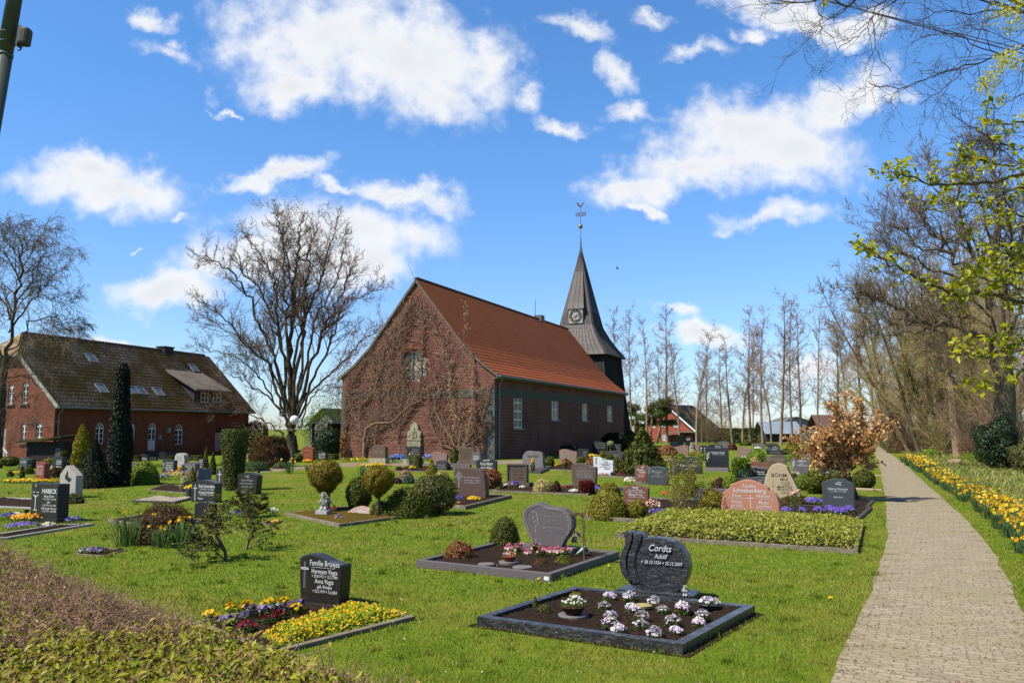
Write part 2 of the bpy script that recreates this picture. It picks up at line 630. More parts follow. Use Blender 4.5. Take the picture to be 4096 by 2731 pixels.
def resample(a, n):
 a = np.array(a)
 s = np.concatenate([[0], np.cumsum(np.linalg.norm(np.diff(a, axis=0), axis=1))])
 u = np.linspace(0, 1, n) ** 1.7 * s[-1]
 return np.stack([np.interp(u, s, a[:, k]) for k in range(2)], 1)
_rng = np.random.default_rng(5)
pl, pr = resample(pl, 90), resample(pr, 90)
def strip(name, a, b, z, mat, jit=0.05, nacross=5):
 n = len(a)
 a = a + _rng.normal(0, jit, a.shape) * np.array([1, .2])
 b = b + _rng.normal(0, jit, b.shape) * np.array([1, .2])
 V = []
 for i in range(n):
  for k in range(nacross):
   f = k / (nacross - 1)
   q = a[i] * (1 - f) + b[i] * f
   V.append((q[0], q[1], z))
 F = [(i * nacross + k, i * nacross + k + 1, (i + 1) * nacross + k + 1, (i + 1) * nacross + k) for i in range(n - 1) for k in range(nacross - 1)]
 return mesh_np(name, np.array(V), [np.array(F)], mat)
tag(strip('path', pl, pr, .008, path_mat(), .018), kind='structure')
PATH_POLY = np.concatenate([pl, pr[::-1]])
def wood_floor():
 t = NT('woodland_floor')
 p = t.world()
 n1 = t.noise(.8, 5, .65, p)
 n2 = t.noise(16, 6, .7, p)
 col = t.ramp(n2, [(.3, lin(82, 92, 26)), (.5, lin(132, 134, 58)), (.7, lin(196, 180, 130))])
 col = t.mix(t.ramp(n1, [(.42, (0, 0, 0)), (.62, (.85, .85, .85))]), col, lin(110, 140, 34))
 t.bump(n2, .8, .05)
 return t.fin(col, .95, .1)
DAFF_C = [(4330, 2330), (4096, 2130), (3960, 2035), (3840, 1965), (3740, 1910), (3640, 1850), (3590, 1818), (3560, 1803)]
dc = resample([G(*p)[:2] for p in DAFF_C], 90)
far_edge = dc + np.array([1.0, -.55]) * .55
outer = far_edge + np.stack([np.linspace(14, 90, 90), np.linspace(-6, 10, 90)], 1)
tag(strip('woodland_floor', far_edge, outer, .004, wood_floor(), .12, 8), kind='structure')
# walkway in front of the church and along its side
GRAVEL = plain('gravel_walk', lin(168, 152, 130), lin(140, 124, 104), 14, .95, .1, bump=.5, bscale=90, bdist=.01)
wa = [G(*p)[:2] for p in [(1020, 1893), (1200, 1876), (1420, 1864), (1760, 1862), (2010, 1856), (2140, 1853)]]
wb = [G(*p)[:2] for p in [(1020, 1880), (1200, 1862), (1420, 1850), (1760, 1848), (2010, 1842), (2160, 1836)]]
tag(strip('walkway', resample(wa, 24), resample(wb, 24), .006, GRAVEL, .06, 4), kind='structure')
# ------------------------------------------------------------------ buildings
class Frame:
 def __init__(self, o, yaw):
  self.o = np.array(o, float)
  self.yaw = yaw
  self.ex = np.array([math.cos(yaw), math.sin(yaw), 0])
  self.ey = np.array([-math.sin(yaw), math.cos(yaw), 0])
 def loc(self, p):
  d = np.array(p) - self.o
  return np.array([d @ self.ex, d @ self.ey, d[2]])
 def hit(self, axis, val, sx, sy):
  r = ray(sx, sy)
  e = self.ex if axis == 'x' else self.ey
  t = (val - (EYEP - self.o) @ e) / (r @ e)
  return self.loc(EYEP + r * t)
def front_map(y):        # wall facing -y at local y
 return lambda u, z, d: (u, y + d, z)
def right_map(x):        # wall facing +x at local x
 return lambda u, z, d: (x - d, u, z)
def ubox(mb, mp, u0, u1, z0, z1, d0, d1, mi=0):
 V = [mp(u, z, d) for d in (d0, d1) for u, z in ((u0, z0), (u1, z0), (u1, z1), (u0, z1))]
 mb.add(V, [(0, 1, 2, 3), (7, 6, 5, 4), (0, 4, 5, 1), (1, 5, 6, 2), (2, 6, 7, 3), (3, 7, 4, 0)], mi)
def ubar(mb, mp, a, b, w, d0, d1):
 (u0, z0), (u1, z1) = a, b
 L = math.hypot(u1 - u0, z1 - z0)
 nx, nz = -(z1 - z0) / L * w / 2, (u1 - u0) / L * w / 2
 V = [mp(u, z, d) for d in (d0, d1) for u, z in ((u0 - nx, z0 - nz), (u1 - nx, z1 - nz), (u1 + nx, z1 + nz), (u0 + nx, z0 + nz))]
 mb.add(V, [(0, 1, 2, 3), (7, 6, 5, 4), (0, 4, 5, 1), (1, 5, 6, 2), (2, 6, 7, 3), (3, 7, 4, 0)])
def rect_hole(u0, u1, z0, z1):
 return [(u0, z0), (u1, z0), (u1, z1), (u0, z1)]
def arch_hole(u0, u1, z0, z1, n=12):
 r = (u1 - u0) / 2
 c = (u0 + u1) / 2
 zs = z1 - r
 return [(u0, z0), (u1, z0)] + [(c + r * math.cos(math.pi * i / n), zs + r * math.sin(math.pi * i / n)) for i in range(n + 1)]
def wall_panel(mb, outline, holes, mp, reveal):
 loops = [[Vector((u, z, 0)) for u, z in outline]] + [[Vector((u, z, 0)) for u, z in h] for h in holes]
 flat = [v for lp in loops for v in lp]
 tris = geometry.tessellate_polygon(loops)
 mb.add([mp(v.x, v.y, 0) for v in flat], [tuple(t) for t in tris])
 for h in holes:
  n = len(h)
  V = [mp(u, z, 0) for u, z in h] + [mp(u, z, reveal) for u, z in h]
  mb.add(V, [(i, (i + 1) % n, (i + 1) % n + n, i + n) for i in range(n)])
def make_window(parent, mp, hole, kind, depth, fw, mats, sill=None, nx=2, nz=3, name='window', springs=None):
 """frame, bars and pane set back in a wall opening"""
 us = [p[0] for p in hole]
 zs = [p[1] for p in hole]
 u0, u1, z0, z1 = min(us), max(us), min(zs), max(zs)
 fr = MB()
 d0, d1 = depth - .05, depth
 n = len(hole)
 c = ((u0 + u1) / 2, (z0 + z1) / 2)
 # outer frame follows the opening
 k = lambda p: (p[0] + (c[0] - p[0]) * 0 + (fw if p[0] < c[0] - 1e-6 else -fw if p[0] > c[0] + 1e-6 else 0), p[1] + (fw if p[1] < c[1] else -fw))
 if kind == 'arch':
  r = (u1 - u0) / 2
  zsn = z1 - r
  def k(p):
   if p[1] <= zsn + 1e-6:
    return (p[0] + (fw if p[0] < c[0] else -fw), max(p[1], z0 + fw))
   a = math.atan2(p[1] - zsn, p[0] - c[0])
   return (c[0] + (r - fw) * math.cos(a), zsn + (r - fw) * math.sin(a))
 inner = [k(p) for p in hole]
 for d in (d0,):
  V = [mp(u, z, d) for u, z in hole] + [mp(u, z, d) for u, z in inner] + [mp(u, z, d1) for u, z in inner]
  fr.add(V, [(i, (i + 1) % n, (i + 1) % n + n, i + n) for i in range(n)] + [(i + n, (i + 1) % n + n, (i + 1) % n + 2 * n, i + 2 * n) for i in range(n)])
 b = fw * .7
 if kind == 'arch':
  r = (u1 - u0) / 2
  zsn = z1 - r
  ubox(fr, mp, u0 + fw, u1 - fw, zsn - b, zsn + b, d0 - .01, d1)
  ubox(fr, mp, c[0] - b, c[0] + b, z0 + fw, zsn - b, d0 - .006, d1)
  for s in (-1, 1):
   ubar(fr, mp, (c[0], zsn + b), (c[0] + s * r * .55, zsn + r * .8), b * 1.2, d0, d1)
  for i in range(1, nz):
   z = z0 + (zsn - z0) * i / nz
   for s in (0, 1):
    a0 = u0 + fw if s == 0 else c[0] + b
    a1 = c[0] - b if s == 0 else u1 - fw
    ubox(fr, mp, a0, a1, z - b * .5, z + b * .5, d0 + .005, d1)
 else:
  for i in range(1, nx):
   u = u0 + (u1 - u0) * i / nx
   ubox(fr, mp, u - b * .6, u + b * .6, z0 + fw, z1 - fw, d0 - .004, d1)
  for i in range(1, nz):
   z = z0 + (z1 - z0) * i / nz
   ubox(fr, mp, u0 + fw, u1 - fw, z - b * .6, z + b * .6, d0 + .004, d1)
 w = fr.build(name, mats[0], parent)
 pn = MB()
 pn.add([mp(u, z, d1 - .015) for u, z in hole], [tuple(range(n))])
 pn.build('pane', mats[1], w)
 if sill:
  sm = MB()
  ubox(sm, mp, u0 - .12, u1 + .12, z0 - .12, z0 - .002, -.12, depth)
  sm.build('sill', sill, w)
 return w
def tiled_roof(name, prof, y0, y1, course, tile, amp, mat, parent, sub=4, lift=.045, flip=False, jit=0.0):
 """pantile roof slope: courses of tiles stepping down a profile (x,z) from ridge to eaves"""
 P = np.array(prof, float)
 s = np.concatenate([[0], np.cumsum(np.linalg.norm(np.diff(P, axis=0), axis=1))])
 nc = max(2, int(round(s[-1] / course)))
 u = np.linspace(0, s[-1], nc + 1)
 X, Z = np.interp(u, s, P[:, 0]), np.interp(u, s, P[:, 1])
 ny = int((y1 - y0) / tile * sub)
 Y = np.linspace(y0, y1, ny + 1)
 wave = amp * np.abs(np.sin(np.pi * (Y - y0) / tile)) ** .7
 rg = np.random.default_rng(3)
 V, F = [], []
 base = 0
 for i in range(nc):
  dx, dz = X[i + 1] - X[i], Z[i + 1] - Z[i]
  L = math.hypot(dx, dz)
  nx, nz = -dz / L, dx / L
  if nz < 0:
   nx, nz = -nx, -nz
  jt = rg.normal(0, jit, ny + 1) if jit else 0
  rows = []
  for (px, pz, off) in ((X[i], Z[i], wave * 1.0), (X[i + 1] + dx * .06, Z[i + 1] + dz * .06, wave + lift + jt), (X[i + 1] + dx * .06, Z[i + 1] + dz * .06, wave * 0 - .02)):
   rows.append(np.stack([px + nx * off * np.ones(ny + 1), Y, pz + nz * off * np.ones(ny + 1)], 1))
  V += rows
  a = np.arange(ny)
  n1 = ny + 1
  for r_ in (0, 1):
   F.append(np.stack([base + r_ * n1 + a, base + r_ * n1 + a + 1, base + (r_ + 1) * n1 + a + 1, base + (r_ + 1) * n1 + a], 1))
  base += 3 * n1
 return mesh_np(name, np.concatenate(V), F, mat, parent)
WHITE = plain('white_paint', (.6, .6, .58), (.52, .52, .5), 5, .5, .4)
def glass_mat(name, col):
 t = NT(name)
 n = t.noise(1.3, 3, .5)
 c = t.ramp(n, [(.35, col), (.65, tuple(x * 2.2 + .008 for x in col))])
 return t.fin(c, .12, .22)
GLASS = glass_mat('window_glass', (.012, .015, .018))
CONCRETE = plain('grey_render', lin(116, 114, 106), lin(84, 84, 78), 3, .85, .2, bump=.2)
LEAD = plain('lead_flashing', lin(120, 118, 110), lin(84, 84, 80), 4, .6, .4)
ZINC = plain('zinc', lin(150, 156, 158), lin(110, 116, 120), 4, .45, .5, metal=.4)
BRICK_CHURCH = brick('church_brick', lin(142, 66, 50), lin(106, 46, 38), lin(196, 168, 146), lin(86, 46, 38), msize=.013, h=.105, w=.3)
BRICK_BARN = brick('barn_brick', lin(164, 82, 56), lin(126, 54, 38), lin(162, 126, 100), lin(92, 44, 34), msize=.011)
BRICK_HOUSE = brick('house_brick', lin(188, 96, 68), lin(168, 78, 54), lin(170, 120, 95), lin(150, 74, 54), msize=.01)
def tile_mat(name, c1, c2, dark, moss=None, mosslo=.5, rough=.75):
 t = NT(name)
 isl = t.noise(3.2, 4, .6, t.map(t.obj(), scale=(1, 1.4, 1)))
 col = t.ramp(isl, [(.3, c1), (.7, c2)])
 n2 = t.noise(.5, 5, .6)
 col = t.mix(t.ramp(n2, [(.45, (0, 0, 0)), (.75, (.6, .6, .6))]), col, dark)
 n3 = t.noise(14, 3, .6)
 col = t.mix(t.ramp(n3, [(.55, (0, 0, 0)), (.75, (.5, .5, .5))]), col, tuple(x * .5 for x in c1))
 if moss:
  n4 = t.noise(.42, 7, .68)
  n5 = t.noise(7, 4, .7)
  col = t.mix(t.ramp(t.math('ADD', n4, t.math('MULTIPLY', t.math('SUBTRACT', n5, .5), .5)), [(mosslo - .08, (0, 0, 0)), (mosslo + .08, (.92, .92, .92))]), col, t.mix(n5, moss, tuple(x * .5 for x in moss)))
  t.bump(n5, .5, .05)
 return t.fin(col, rough, .2)
TILE_RED = tile_mat('red_pantiles', (.8, .19, .055), (.72, .155, .045), (.6, .12, .036))
TILE_MOSS = tile_mat('mossy_tiles', lin(216, 190, 162), lin(156, 130, 108), lin(116, 88, 62), lin(150, 120, 44), .455)
# ---- church
CH = Frame(G(1977, 1838), R(-22.8))
GW, EZ, RZ, LEN = 12.6, 5.95, 12.96, 34.2
church = empty('church', CH.o, CH.yaw, 'red brick church with orange tiled roof, round gable window and dark timber tower', 'church')
rprof = [(-6.3, 13.08), (-2.35, 8.12), (-1.0, 6.86), (.38, 5.86)]
lprof = [(-6.3, 13.08), (-10.25, 8.12), (-11.6, 6.86), (-12.98, 5.86)]
gable_out = [(-GW, 0), (0, 0), (0, 5.98), (-1.0, 6.76), (-2.35, 8.02), (-6.3, RZ), (-10.25, 8.02), (-11.6, 6.76), (-GW, 5.98)]
rc = CH.hit('y', 0, 1660, 1463)
re_ = CH.hit('y', 0, 1660, 1396)
RR = (re_[2] - rc[2]) * 1.0
circ = [(rc[0] + RR * math.cos(2 * math.pi * i / 40), rc[2] + RR * math.sin(2 * math.pi * i / 40)) for i in range(40)]
mb = MB()
wall_panel(mb, gable_out, [circ], front_map(0), .32)
# side wall with its windows
SIDE_W = [((2055, 1712), (2089, 1583)), ((2207, 1679), (2234, 1597)), ((2330, 1683), (2350, 1608)), ((2430, 1684), (2449, 1617))]
sholes = []
for (a, b) in SIDE_W:
 p = CH.hit('x', 0, a[0], a[1])
 q_ = CH.hit('x', 0, b[0], b[1])
 sholes.append([p[1], q_[1], p[2], q_[2]])
zt = [sholes[1][3], sholes[1][2]]
for i in (2, 3):
 sholes[i][3], sholes[i][2] = zt
sholes[0][3] = zt[0] + .1
wall_panel(mb, [(0, 0), (LEN, 0), (LEN, 5.98), (0, 5.98)], [rect_hole(*h) for h in sholes], right_map(0), .16)
# far gable and left wall
mb.add([(x, LEN, z) for x, z in gable_out], [tuple(range(len(gable_out)))])
mb.add([(-GW, 0, 0), (-GW, LEN, 0), (-GW, LEN, 5.98), (-GW, 0, 5.98)], [(0, 1, 2, 3)])
mb.build('wall', BRICK_CHURCH, church)
mb = MB()   # brick ring round the round window
N = 64
for i in range(N):
 a0, a1 = 2 * math.pi * i / N, 2 * math.pi * (i + .86) / N
 V = []
 for d in (-.03, .06):
  for r_, a in ((RR + .002, a0), (RR + .002, a1), (RR + .3, a1), (RR + .3, a0)):
   V.append((rc[0] + r_ * math.cos(a), d, rc[2] + r_ * math.sin(a)))
 mb.add(V, [(0, 1, 2, 3), (0, 4, 5, 1), (1, 5, 6, 2), (2, 6, 7, 3), (3, 7, 4, 0)])
mb.build('brick_arch', plain('arch_brick', lin(158, 90, 72), lin(128, 64, 52), 9, .85, .2), church)
def leaded():
 t = NT('leaded_glass')
 v = t.map(t.obj(), scale=(1, 0, 1))
 w = t.noise(2.2, 3, .6, v, 1.5)
 n = t.voro(2.1, t.mix(.25, v, w), 'DISTANCE_TO_EDGE')
 cell = t.noise(1.6, 2, .5, v, 2.5)
 pale = t.ramp(cell, [(.36, lin(22, 22, 22)), (.41, lin(214, 210, 186)), (.58, lin(232, 226, 200)), (.62, lin(26, 26, 28))], 'CONSTANT')
 col = t.mix(t.ramp(n, [(.025, (1, 1, 1)), (.05, (0, 0, 0))]), pale, lin(22, 22, 22))
 return t.fin(col, .8, .1)
rw = MB()
for u in (-.28, .32):
 h = math.sqrt(RR ** 2 - (u * RR) ** 2)
 ubox(rw, front_map(0), rc[0] + u * RR - .05, rc[0] + u * RR + .05, rc[2] - h, rc[2] + h, .2, .27)
rw_o = rw.build('round_window', plain('window_bars', lin(170, 176, 178), lin(150, 156, 158), 4, .6), church)
pn = MB()
pn.add([(u, .29, z) for u, z in circ], [tuple(range(len(circ)))])
pn.build('pane', leaded(), rw_o)
for i, h in enumerate(sholes):
 make_window(church, right_map(0), rect_hole(*h), 'rect', .09, .13, (WHITE, GLASS), plain('stone_sill', lin(176, 176, 170)) if i == 0 else bpy.data.materials['stone_sill'], 2, 4 if i == 0 else 2)
# grey bands and pilasters
mb = MB()
zb0, zb1 = 4.42, 5.02
ubox(mb, right_map(0), .9, LEN, zb0, zb1, -.035, .05)
for sx in (2153, 2284, 2394):
 p = CH.hit('x', 0, sx, 1640)
 ubox(mb, right_map(0), p[1] - .16, p[1] + .16, 0, zb0 - .002, -.03, .05)
ubox(mb, right_map(0), 0.0, .9, 0, 4.95, -.05, .05)
ubox(mb, right_map(0), LEN - .35, LEN - .0, 0, zb0 - .002, -.03, .05)
ubox(mb, front_map(0), -.75, .05, 0, 4.95, -.05, .05)
ubox(mb, front_map(0), -GW - .03, -.752, zb0 - .12, zb1 - .12, -.03, .05)
ubox(mb, front_map(0), -GW - .03, -GW + .4, 0, zb0 - .122, -.03, .05)
mb.build('grey_band', CONCRETE, church, bevel=.01, seg=1)
rf = tiled_roof('roof', rprof, -.12, LEN + .15, .41, .25, .012, TILE_RED, church, 6, .03)
tiled_roof('roof', lprof, -.12, LEN + .15, .36, .235, .03, TILE_RED, church, 2)
mb = MB()
for k in range(int(LEN / .38)):
 y = -.12 + k * .38
 mb.tube([(-6.3, y, 13.1), (-6.3, y + .42, 13.13)], [.12, .14], 8)
mb.build('ridge_tiles', plain('ridge_tile', lin(120, 66, 46), lin(84, 56, 46), 6, .8, .2), rf)
mb = MB()   # verge boards and mortared edge of the gable
for pr_ in (rprof, lprof):
 for (x0, z0), (x1, z1) in zip(pr_[:-1], pr_[1:]):
  mb.bar((x0, -.1, z0 - .12), (x1, -.1, z1 - .12), .12, .16)
mb.build('verge', plain('verge_mortar', lin(140, 128, 112), lin(96, 84, 72), 4, .9, .2), church)
mb = MB()
mb.tube([(.5, -.15, 5.78), (.5, LEN + .1, 5.78)], .075, 8)
mb.tube([(.5, .55, 5.75), (.3, .55, 5.5), (.13, .55, 5.3), (.13, .55, .0)], .06, 8)
for z in (1.2, 3.0, 4.7):
 mb.box(.06, .2, .47, .63, z, z + .06)
mb.build('gutter', ZINC, church)
mb = MB()
mb.box(-.05, .42, -.1, LEN + .1, 5.62, 5.7)
mb.build('soffit', plain('soffit_board', lin(150, 142, 120), lin(110, 104, 90), 3, .8), church)
mb = MB()
mb.tube([(-6.5, -.05, 13.1), (-6.95, -.1, 14.2)], .012, 5)
mb.tube([(-6.3, 24.2, 13.1), (-6.3, 24.2, 15.0)], .03, 5)
mb.box(-6.7, -5.9, 24.9, 25.8, 12.9, 13.55)
mb.build('lightning_rod', LEAD, church)
# ---- tower, built on to the church
TY = 39.2
tower = empty('tower', (0, 0, 0))
tower.parent = church
tower.location = (-6.3, TY, 0)
DARKWOOD = plain('tarred_boards', (.018, .016, .015), (.03, .026, .024), 5, .75, .25, bump=.4, bscale=18)
lv = [(0, 4.9), (2, 4.55), (6, 4.1), (10.4, 3.72)]
mb = MB()
V = []
for z, h in lv:
 V += [(-h, -h, z), (h, -h, z), (h, h, z), (-h, h, z)]
mb.add(V, [(4 * i + k, 4 * i + (k + 1) % 4, 4 * i + 4 + (k + 1) % 4, 4 * i + 4 + k) for i in range(3) for k in range(4)])
for k in range(4):        # cover strips over the board joints
 for j in range(1, 22):
  f = j / 11 - 1
  pts = []
  for z, h in lv:
   p = {0: (f * h, -h - .02), 1: (h + .02, f * h), 2: (f * h, h + .02), 3: (-h - .02, f * h)}[k]
   pts.append((p[0], p[1], z))
  for a, b in zip(pts[:-1], pts[1:]):
   mb.bar(a, b, .06, .05)
mb.build('wall', DARKWOOD, tower)
SPL = [(10.3, 4.3, .28), (10.75, 4.02, .26), (11.6, 3.38, .25), (12.6, 2.75, .24), (13.9, 2.1, .2), (15.4, 1.76, .14), (23.0, .1, .02)]
def copper():
 t = NT('weathered_sheet_metal')
 n = t.noise(1.1, 5, .6)
 n2 = t.noise(.5, 4, .6, t.map(t.obj(), scale=(4, 4, 1)))
 col = t.ramp(n, [(.3, lin(96, 87, 82)), (.7, lin(79, 71, 67))])
 col = t.mix(t.ramp(n2, [(.4, (0, 0, 0)), (.7, (.5, .5, .5))]), col, lin(78, 66, 60))
 t.bump(n, .15, .05)
 return t.fin(col, .6, .35, .0)
COPPER = copper()
def oct_ring(z, h, c):
 return [(-h + c, -h, z), (h - c, -h, z), (h, -h + c, z), (h, h - c, z), (h - c, h, z), (-h + c, h, z), (-h, h - c, z), (-h, -h + c, z)]
mb = MB()
V = []
for s_ in SPL:
 V += oct_ring(*s_)
mb.add(V, [(8 * i + k, 8 * i + (k + 1) % 8, 8 * i + 8 + (k + 1) % 8, 8 * i + 8 + k) for i in range(len(SPL) - 1) for k in range(8)] + [tuple(range(7, -1, -1))])
spire = mb.build('spire', COPPER, tower)
mb = MB()
nse = 13
for side in range(4):
 ca, sa = round(math.cos(side * math.pi / 2)), round(math.sin(side * math.pi / 2))
 rot = lambda x, y, z: (x * ca - y * sa, x * sa + y * ca, z)
 for j in range(1, nse):
  f = j / nse * 2 - 1
  pts = [rot(f * (h - c), -h - .012, z) for z, h, c in SPL]
  for a, b in zip(pts[:-1] if j % 2 == 0 else pts[:6], pts[1:] if j % 2 == 0 else pts[1:6]):
   mb.bar(a, b, .035, .05)
  for i, (zz_, ) in enumerate([(11.0,), (12.0,), (13.1,), (14.3,), (16.6,), (18.2,), (19.8,)]):
   zz_ += .45 * (j % 2)
   hh = np.interp(zz_, [s[0] for s in SPL], [s[1] for s in SPL])
   f0 = f - 2 / nse
   mb.bar(rot(f0 * hh * .95, -hh - .008, zz_), rot(f * hh * .95, -hh - .008, zz_), .02, .02)
mb.build('standing_seams', COPPER, spire)
hs_ = lambda z: float(np.interp(z, [s[0] for s in SPL], [s[1] for s in SPL]))
# clock dormer
mb = MB()
mb.box(-.92, .92, -2.12, -1.2, 14.1, 15.85)
mb.add([(-1.02, -2.3, 15.8), (1.02, -2.3, 15.8), (.9, -1.98, 16.5), (-.9, -1.98, 16.5), (-.45, -hs_(20.4) - .03, 20.4), (.45, -hs_(20.4) - .03, 20.4),
  (-1.02, -1.5, 15.8), (1.02, -1.5, 15.8), (-.9, -1.2, 16.5), (.9, -1.2, 16.5), (-.45, -.3, 20.4), (.45, -.3, 20.4)],
  [(0, 1, 2, 3), (3, 2, 5, 4), (0, 3, 8, 6), (1, 7, 9, 2), (3, 4, 10, 8), (2, 9, 11, 5), (0, 6, 7, 1)])
for u in (-.32, .32):
 mb.bar((u, -2.31, 15.82), (u * .9, -1.995, 16.5), .03, .05)
 mb.bar((u * .9, -1.995, 16.5), (u * .5, -hs_(20.4) - .045, 20.4), .03, .05)
mb.build('clock_dormer', COPPER, tower)
mb = MB()
mb.box(-.84, .84, -2.17, -2.125, 14.12, 15.8)
clk = mb.build('clock_face', plain('clock_plate', lin(190, 196, 196), lin(170, 176, 178), 3, .5), tower)
mb = MB()
for i in range(12):
 a = math.pi / 6 * i + math.pi / 12
 mb.tube([(.62 * math.sin(a), -2.19, 14.96 + .62 * math.cos(a)), (.62 * math.sin(a), -2.172, 14.96 + .62 * math.cos(a))], .14, 12)
mb.build('dark_dots', plain('black_paint', (.02, .02, .02)), clk)
mb = MB()
GOLD = plain('gilding', lin(214, 176, 88), lin(180, 140, 62), 5, .4, .5, metal=.3)
for i in range(48):
 for r_, w_ in ((.77, .02), (.47, .012)):
  a0, a1 = 2 * math.pi * i / 48, 2 * math.pi * (i + 1) / 48
  mb.bar((r_ * math.sin(a0), -2.18, 14.96 + r_ * math.cos(a0)), (r_ * math.sin(a1), -2.18, 14.96 + r_ * math.cos(a1)), .012, w_ * 2, (0, 1, 0))
romans = ['XII', 'I', 'II', 'III', 'IIII', 'V', 'VI', 'VII', 'VIII', 'IX', 'X', 'XI']
for i, nm in enumerate(romans):
 a = math.pi / 6 * i
 for j, ch in enumerate(nm):
  off = (j - (len(nm) - 1) / 2) * .035
  for dx in ((-.012, .012),) if ch == 'I' else ((-.02, .02),):
   lean = 0 if ch == 'I' else .02
   for sgn in ((1,) if ch == 'I' else (1, -1)):
    p0 = (off - sgn * lean, .5)
    p1 = (off + sgn * (lean if ch == 'X' else 0 if ch == 'I' else lean), .72) if ch != 'V' else (off + sgn * lean, .72)
    if ch == 'V':
     p0 = (off, .5)
    q0 = [p0[0] * math.cos(a) + p0[1] * math.sin(a), -p0[0] * math.sin(a) + p0[1] * math.cos(a)]
    q1 = [p1[0] * math.cos(a) + p1[1] * math.sin(a), -p1[0] * math.sin(a) + p1[1] * math.cos(a)]
    mb.bar((q0[0], -2.185, 14.96 + q0[1]), (q1[0], -2.185, 14.96 + q1[1]), .02, .02)
mb.bar((-.5, -2.2, 14.96 - .26), (.42, -2.2, 14.96 + .3), .03, .05, (0, 1, 0))
mb.bar((-.04, -2.21, 14.96 - .02), (.0, -2.21, 14.96 - .42), .03, .06, (0, 1, 0))
mb.bar((.0, -2.205, 14.96), (.4, -2.205, 14.96 + .05), .03, .05, (0, 1, 0))
mb.build('numerals_and_hands', GOLD, clk)
VERDI = plain('green_copper', lin(98, 128, 112), lin(70, 96, 88), 6, .6, .4)
mb = MB()
mb.tube([(0, 0, 22.8), (0, 0, 23.6), (0, 0, 24.7)], [.2, .1, .04], 10)
fin = mb.build('finial', VERDI, tower)
mb = MB()
mb.ball((0, 0, 25.95), .26, 16, 10)
mb.build('gold_ball', plain('tarnished_gold', lin(170, 160, 84), lin(130, 128, 62), 5, .4, .5, metal=.5), fin, smooth=True)
mb = MB()
mb.tube([(0, 0, 24.6), (0, 0, 28.3)], .03, 6)
mb.bar((-.6, 0, 27.2), (.62, 0, 27.2), .03, .03)
mb.build('rod', plain('iron', (.05, .055, .06), (.08, .08, .085), 5, .6), fin)
cock = [(-.42, 28.62), (-.5, 28.85), (-.36, 28.95), (-.2, 28.72), (-.05, 28.55), (.12, 28.52), (.22, 28.66), (.26, 28.8), (.34, 28.84), (.42, 28.76), (.34, 28.62), (.24, 28.4), (.08, 28.3), (-.1, 28.3), (-.28, 28.42)]
mb = MB()
mb.prism(cock, -.02, .02)
mb.build('weathercock', bpy.data.materials['iron'], fin)
# ---- long brick house with a mossy roof
BA = Frame(G(208, 1846), R(-18))
BW, BE, BR, BL = 9.5, 3.78, 8.65, 20.8
barn = empty('brick_house', BA.o, BA.yaw, 'long red brick house under a mossy brown tiled roof with skylights', 'house')
fx = right_map(0)
gy = front_map(0)
def bu(sx, sy):       # facade
 p = BA.hit('x', 0, sx, sy)
 return p[1], p[2]
def bg_(sx, sy):      # gable
 p = BA.hit('y', 0, sx, sy)
 return p[0], p[2]
fh = []
for x0, x1, yt, yb in ((380, 418, 1690, 1775), (520, 541, 1694, 1780), (590, 626, 1692, 1802), (698, 733, 1696, 1778)):
 (u0, z0), (u1, z1) = bu(x0, yb), bu(x1, yt)
 fh.append((u0, u1, z0, z1))
zt_ = fh[3][3]
dh = bu(858, 1806) + bu(890, 1706)
fholes = [arch_hole(*h) for h in fh] + [arch_hole(dh[0], dh[2], .25, dh[3])]
mb = MB()
wall_panel(mb, [(0, 0), (BL, 0), (BL, BE), (0, BE)], fholes, fx, .14)
gh = []
for x0, x1, yt, yb in ((86, 116, 1526, 1612), (30, 57, 1535, 1615), (140, 171, 1688, 1770), (81, 107, 1690, 1770)):
 (u0, z0), (u1, z1) = bg_(x0, yb), bg_(x1, yt)
 gh.append((u0, u1, z0, z1))
dg = bg_(2, 1815) + bg_(26, 1704)
gholes = [arch_hole(*h) for h in gh] + [rect_hole(dg[0], dg[2], .3, dg[3])]
hipz = 7.2
hx = (BR - hipz) / (BR - BE) * BW / 2
gout = [(-BW, 0), (0, 0), (0, BE), (-BW / 2 + hx, hipz), (-BW / 2 - hx, hipz), (-BW, BE)]
wall_panel(mb, gout, gholes, gy, .16)
mb.add([(-BW, BL, 0), (0, BL, 0), (0, BL, BE), (-BW / 2, BL, BR), (-BW, BL, BE)], [(0, 1, 2, 3, 4)])
mb.add([(-BW, 0, 0), (-BW, BL, 0), (-BW, BL, BE), (-BW, 0, BE)], [(0, 1, 2, 3)])
mb.build('wall', BRICK_BARN, barn)
for i, h in enumerate(fh):
 if i == 2:
  make_window(barn, fx, arch_hole(*h), 'arch', .1, .07, (WHITE, GLASS), None, 2, 4, 'door')
  d_ = barn.children[-1]
  m2 = MB()
  ubox(m2, fx, h[0] + .06, h[1] - .06, h[2] + .02, h[2] + (h[3] - h[2]) * .36, .03, .085)
  for k in range(9):
   u = h[0] + .1 + (h[1] - h[0] - .2) * k / 8
   ubox(m2, fx, u - .02, u + .02, h[2] + .05, h[2] + (h[3] - h[2]) * .34, .018, .03)
  m2.build('door_panel', WHITE, d_)
 else:
  make_window(barn, fx, arch_hole(*h), 'arch', .1, .07, (WHITE, GLASS), None, 2, 3)
for h in gh:
 make_window(barn, gy, arch_hole(*h), 'arch', .12, .06, (WHITE, GLASS), plain('brick_sill', lin(150, 120, 104)) if 'brick_sill' not in bpy.data.materials else bpy.data.materials['brick_sill'], 2, 3)
PALE = plain('pale_door', lin(196, 186, 186), lin(180, 170, 170), 3, .6)
m2 = MB()
ubox(m2, gy, dg[0], dg[2], .3, dg[3], .1, .16)
m2.build('door', PALE, barn)
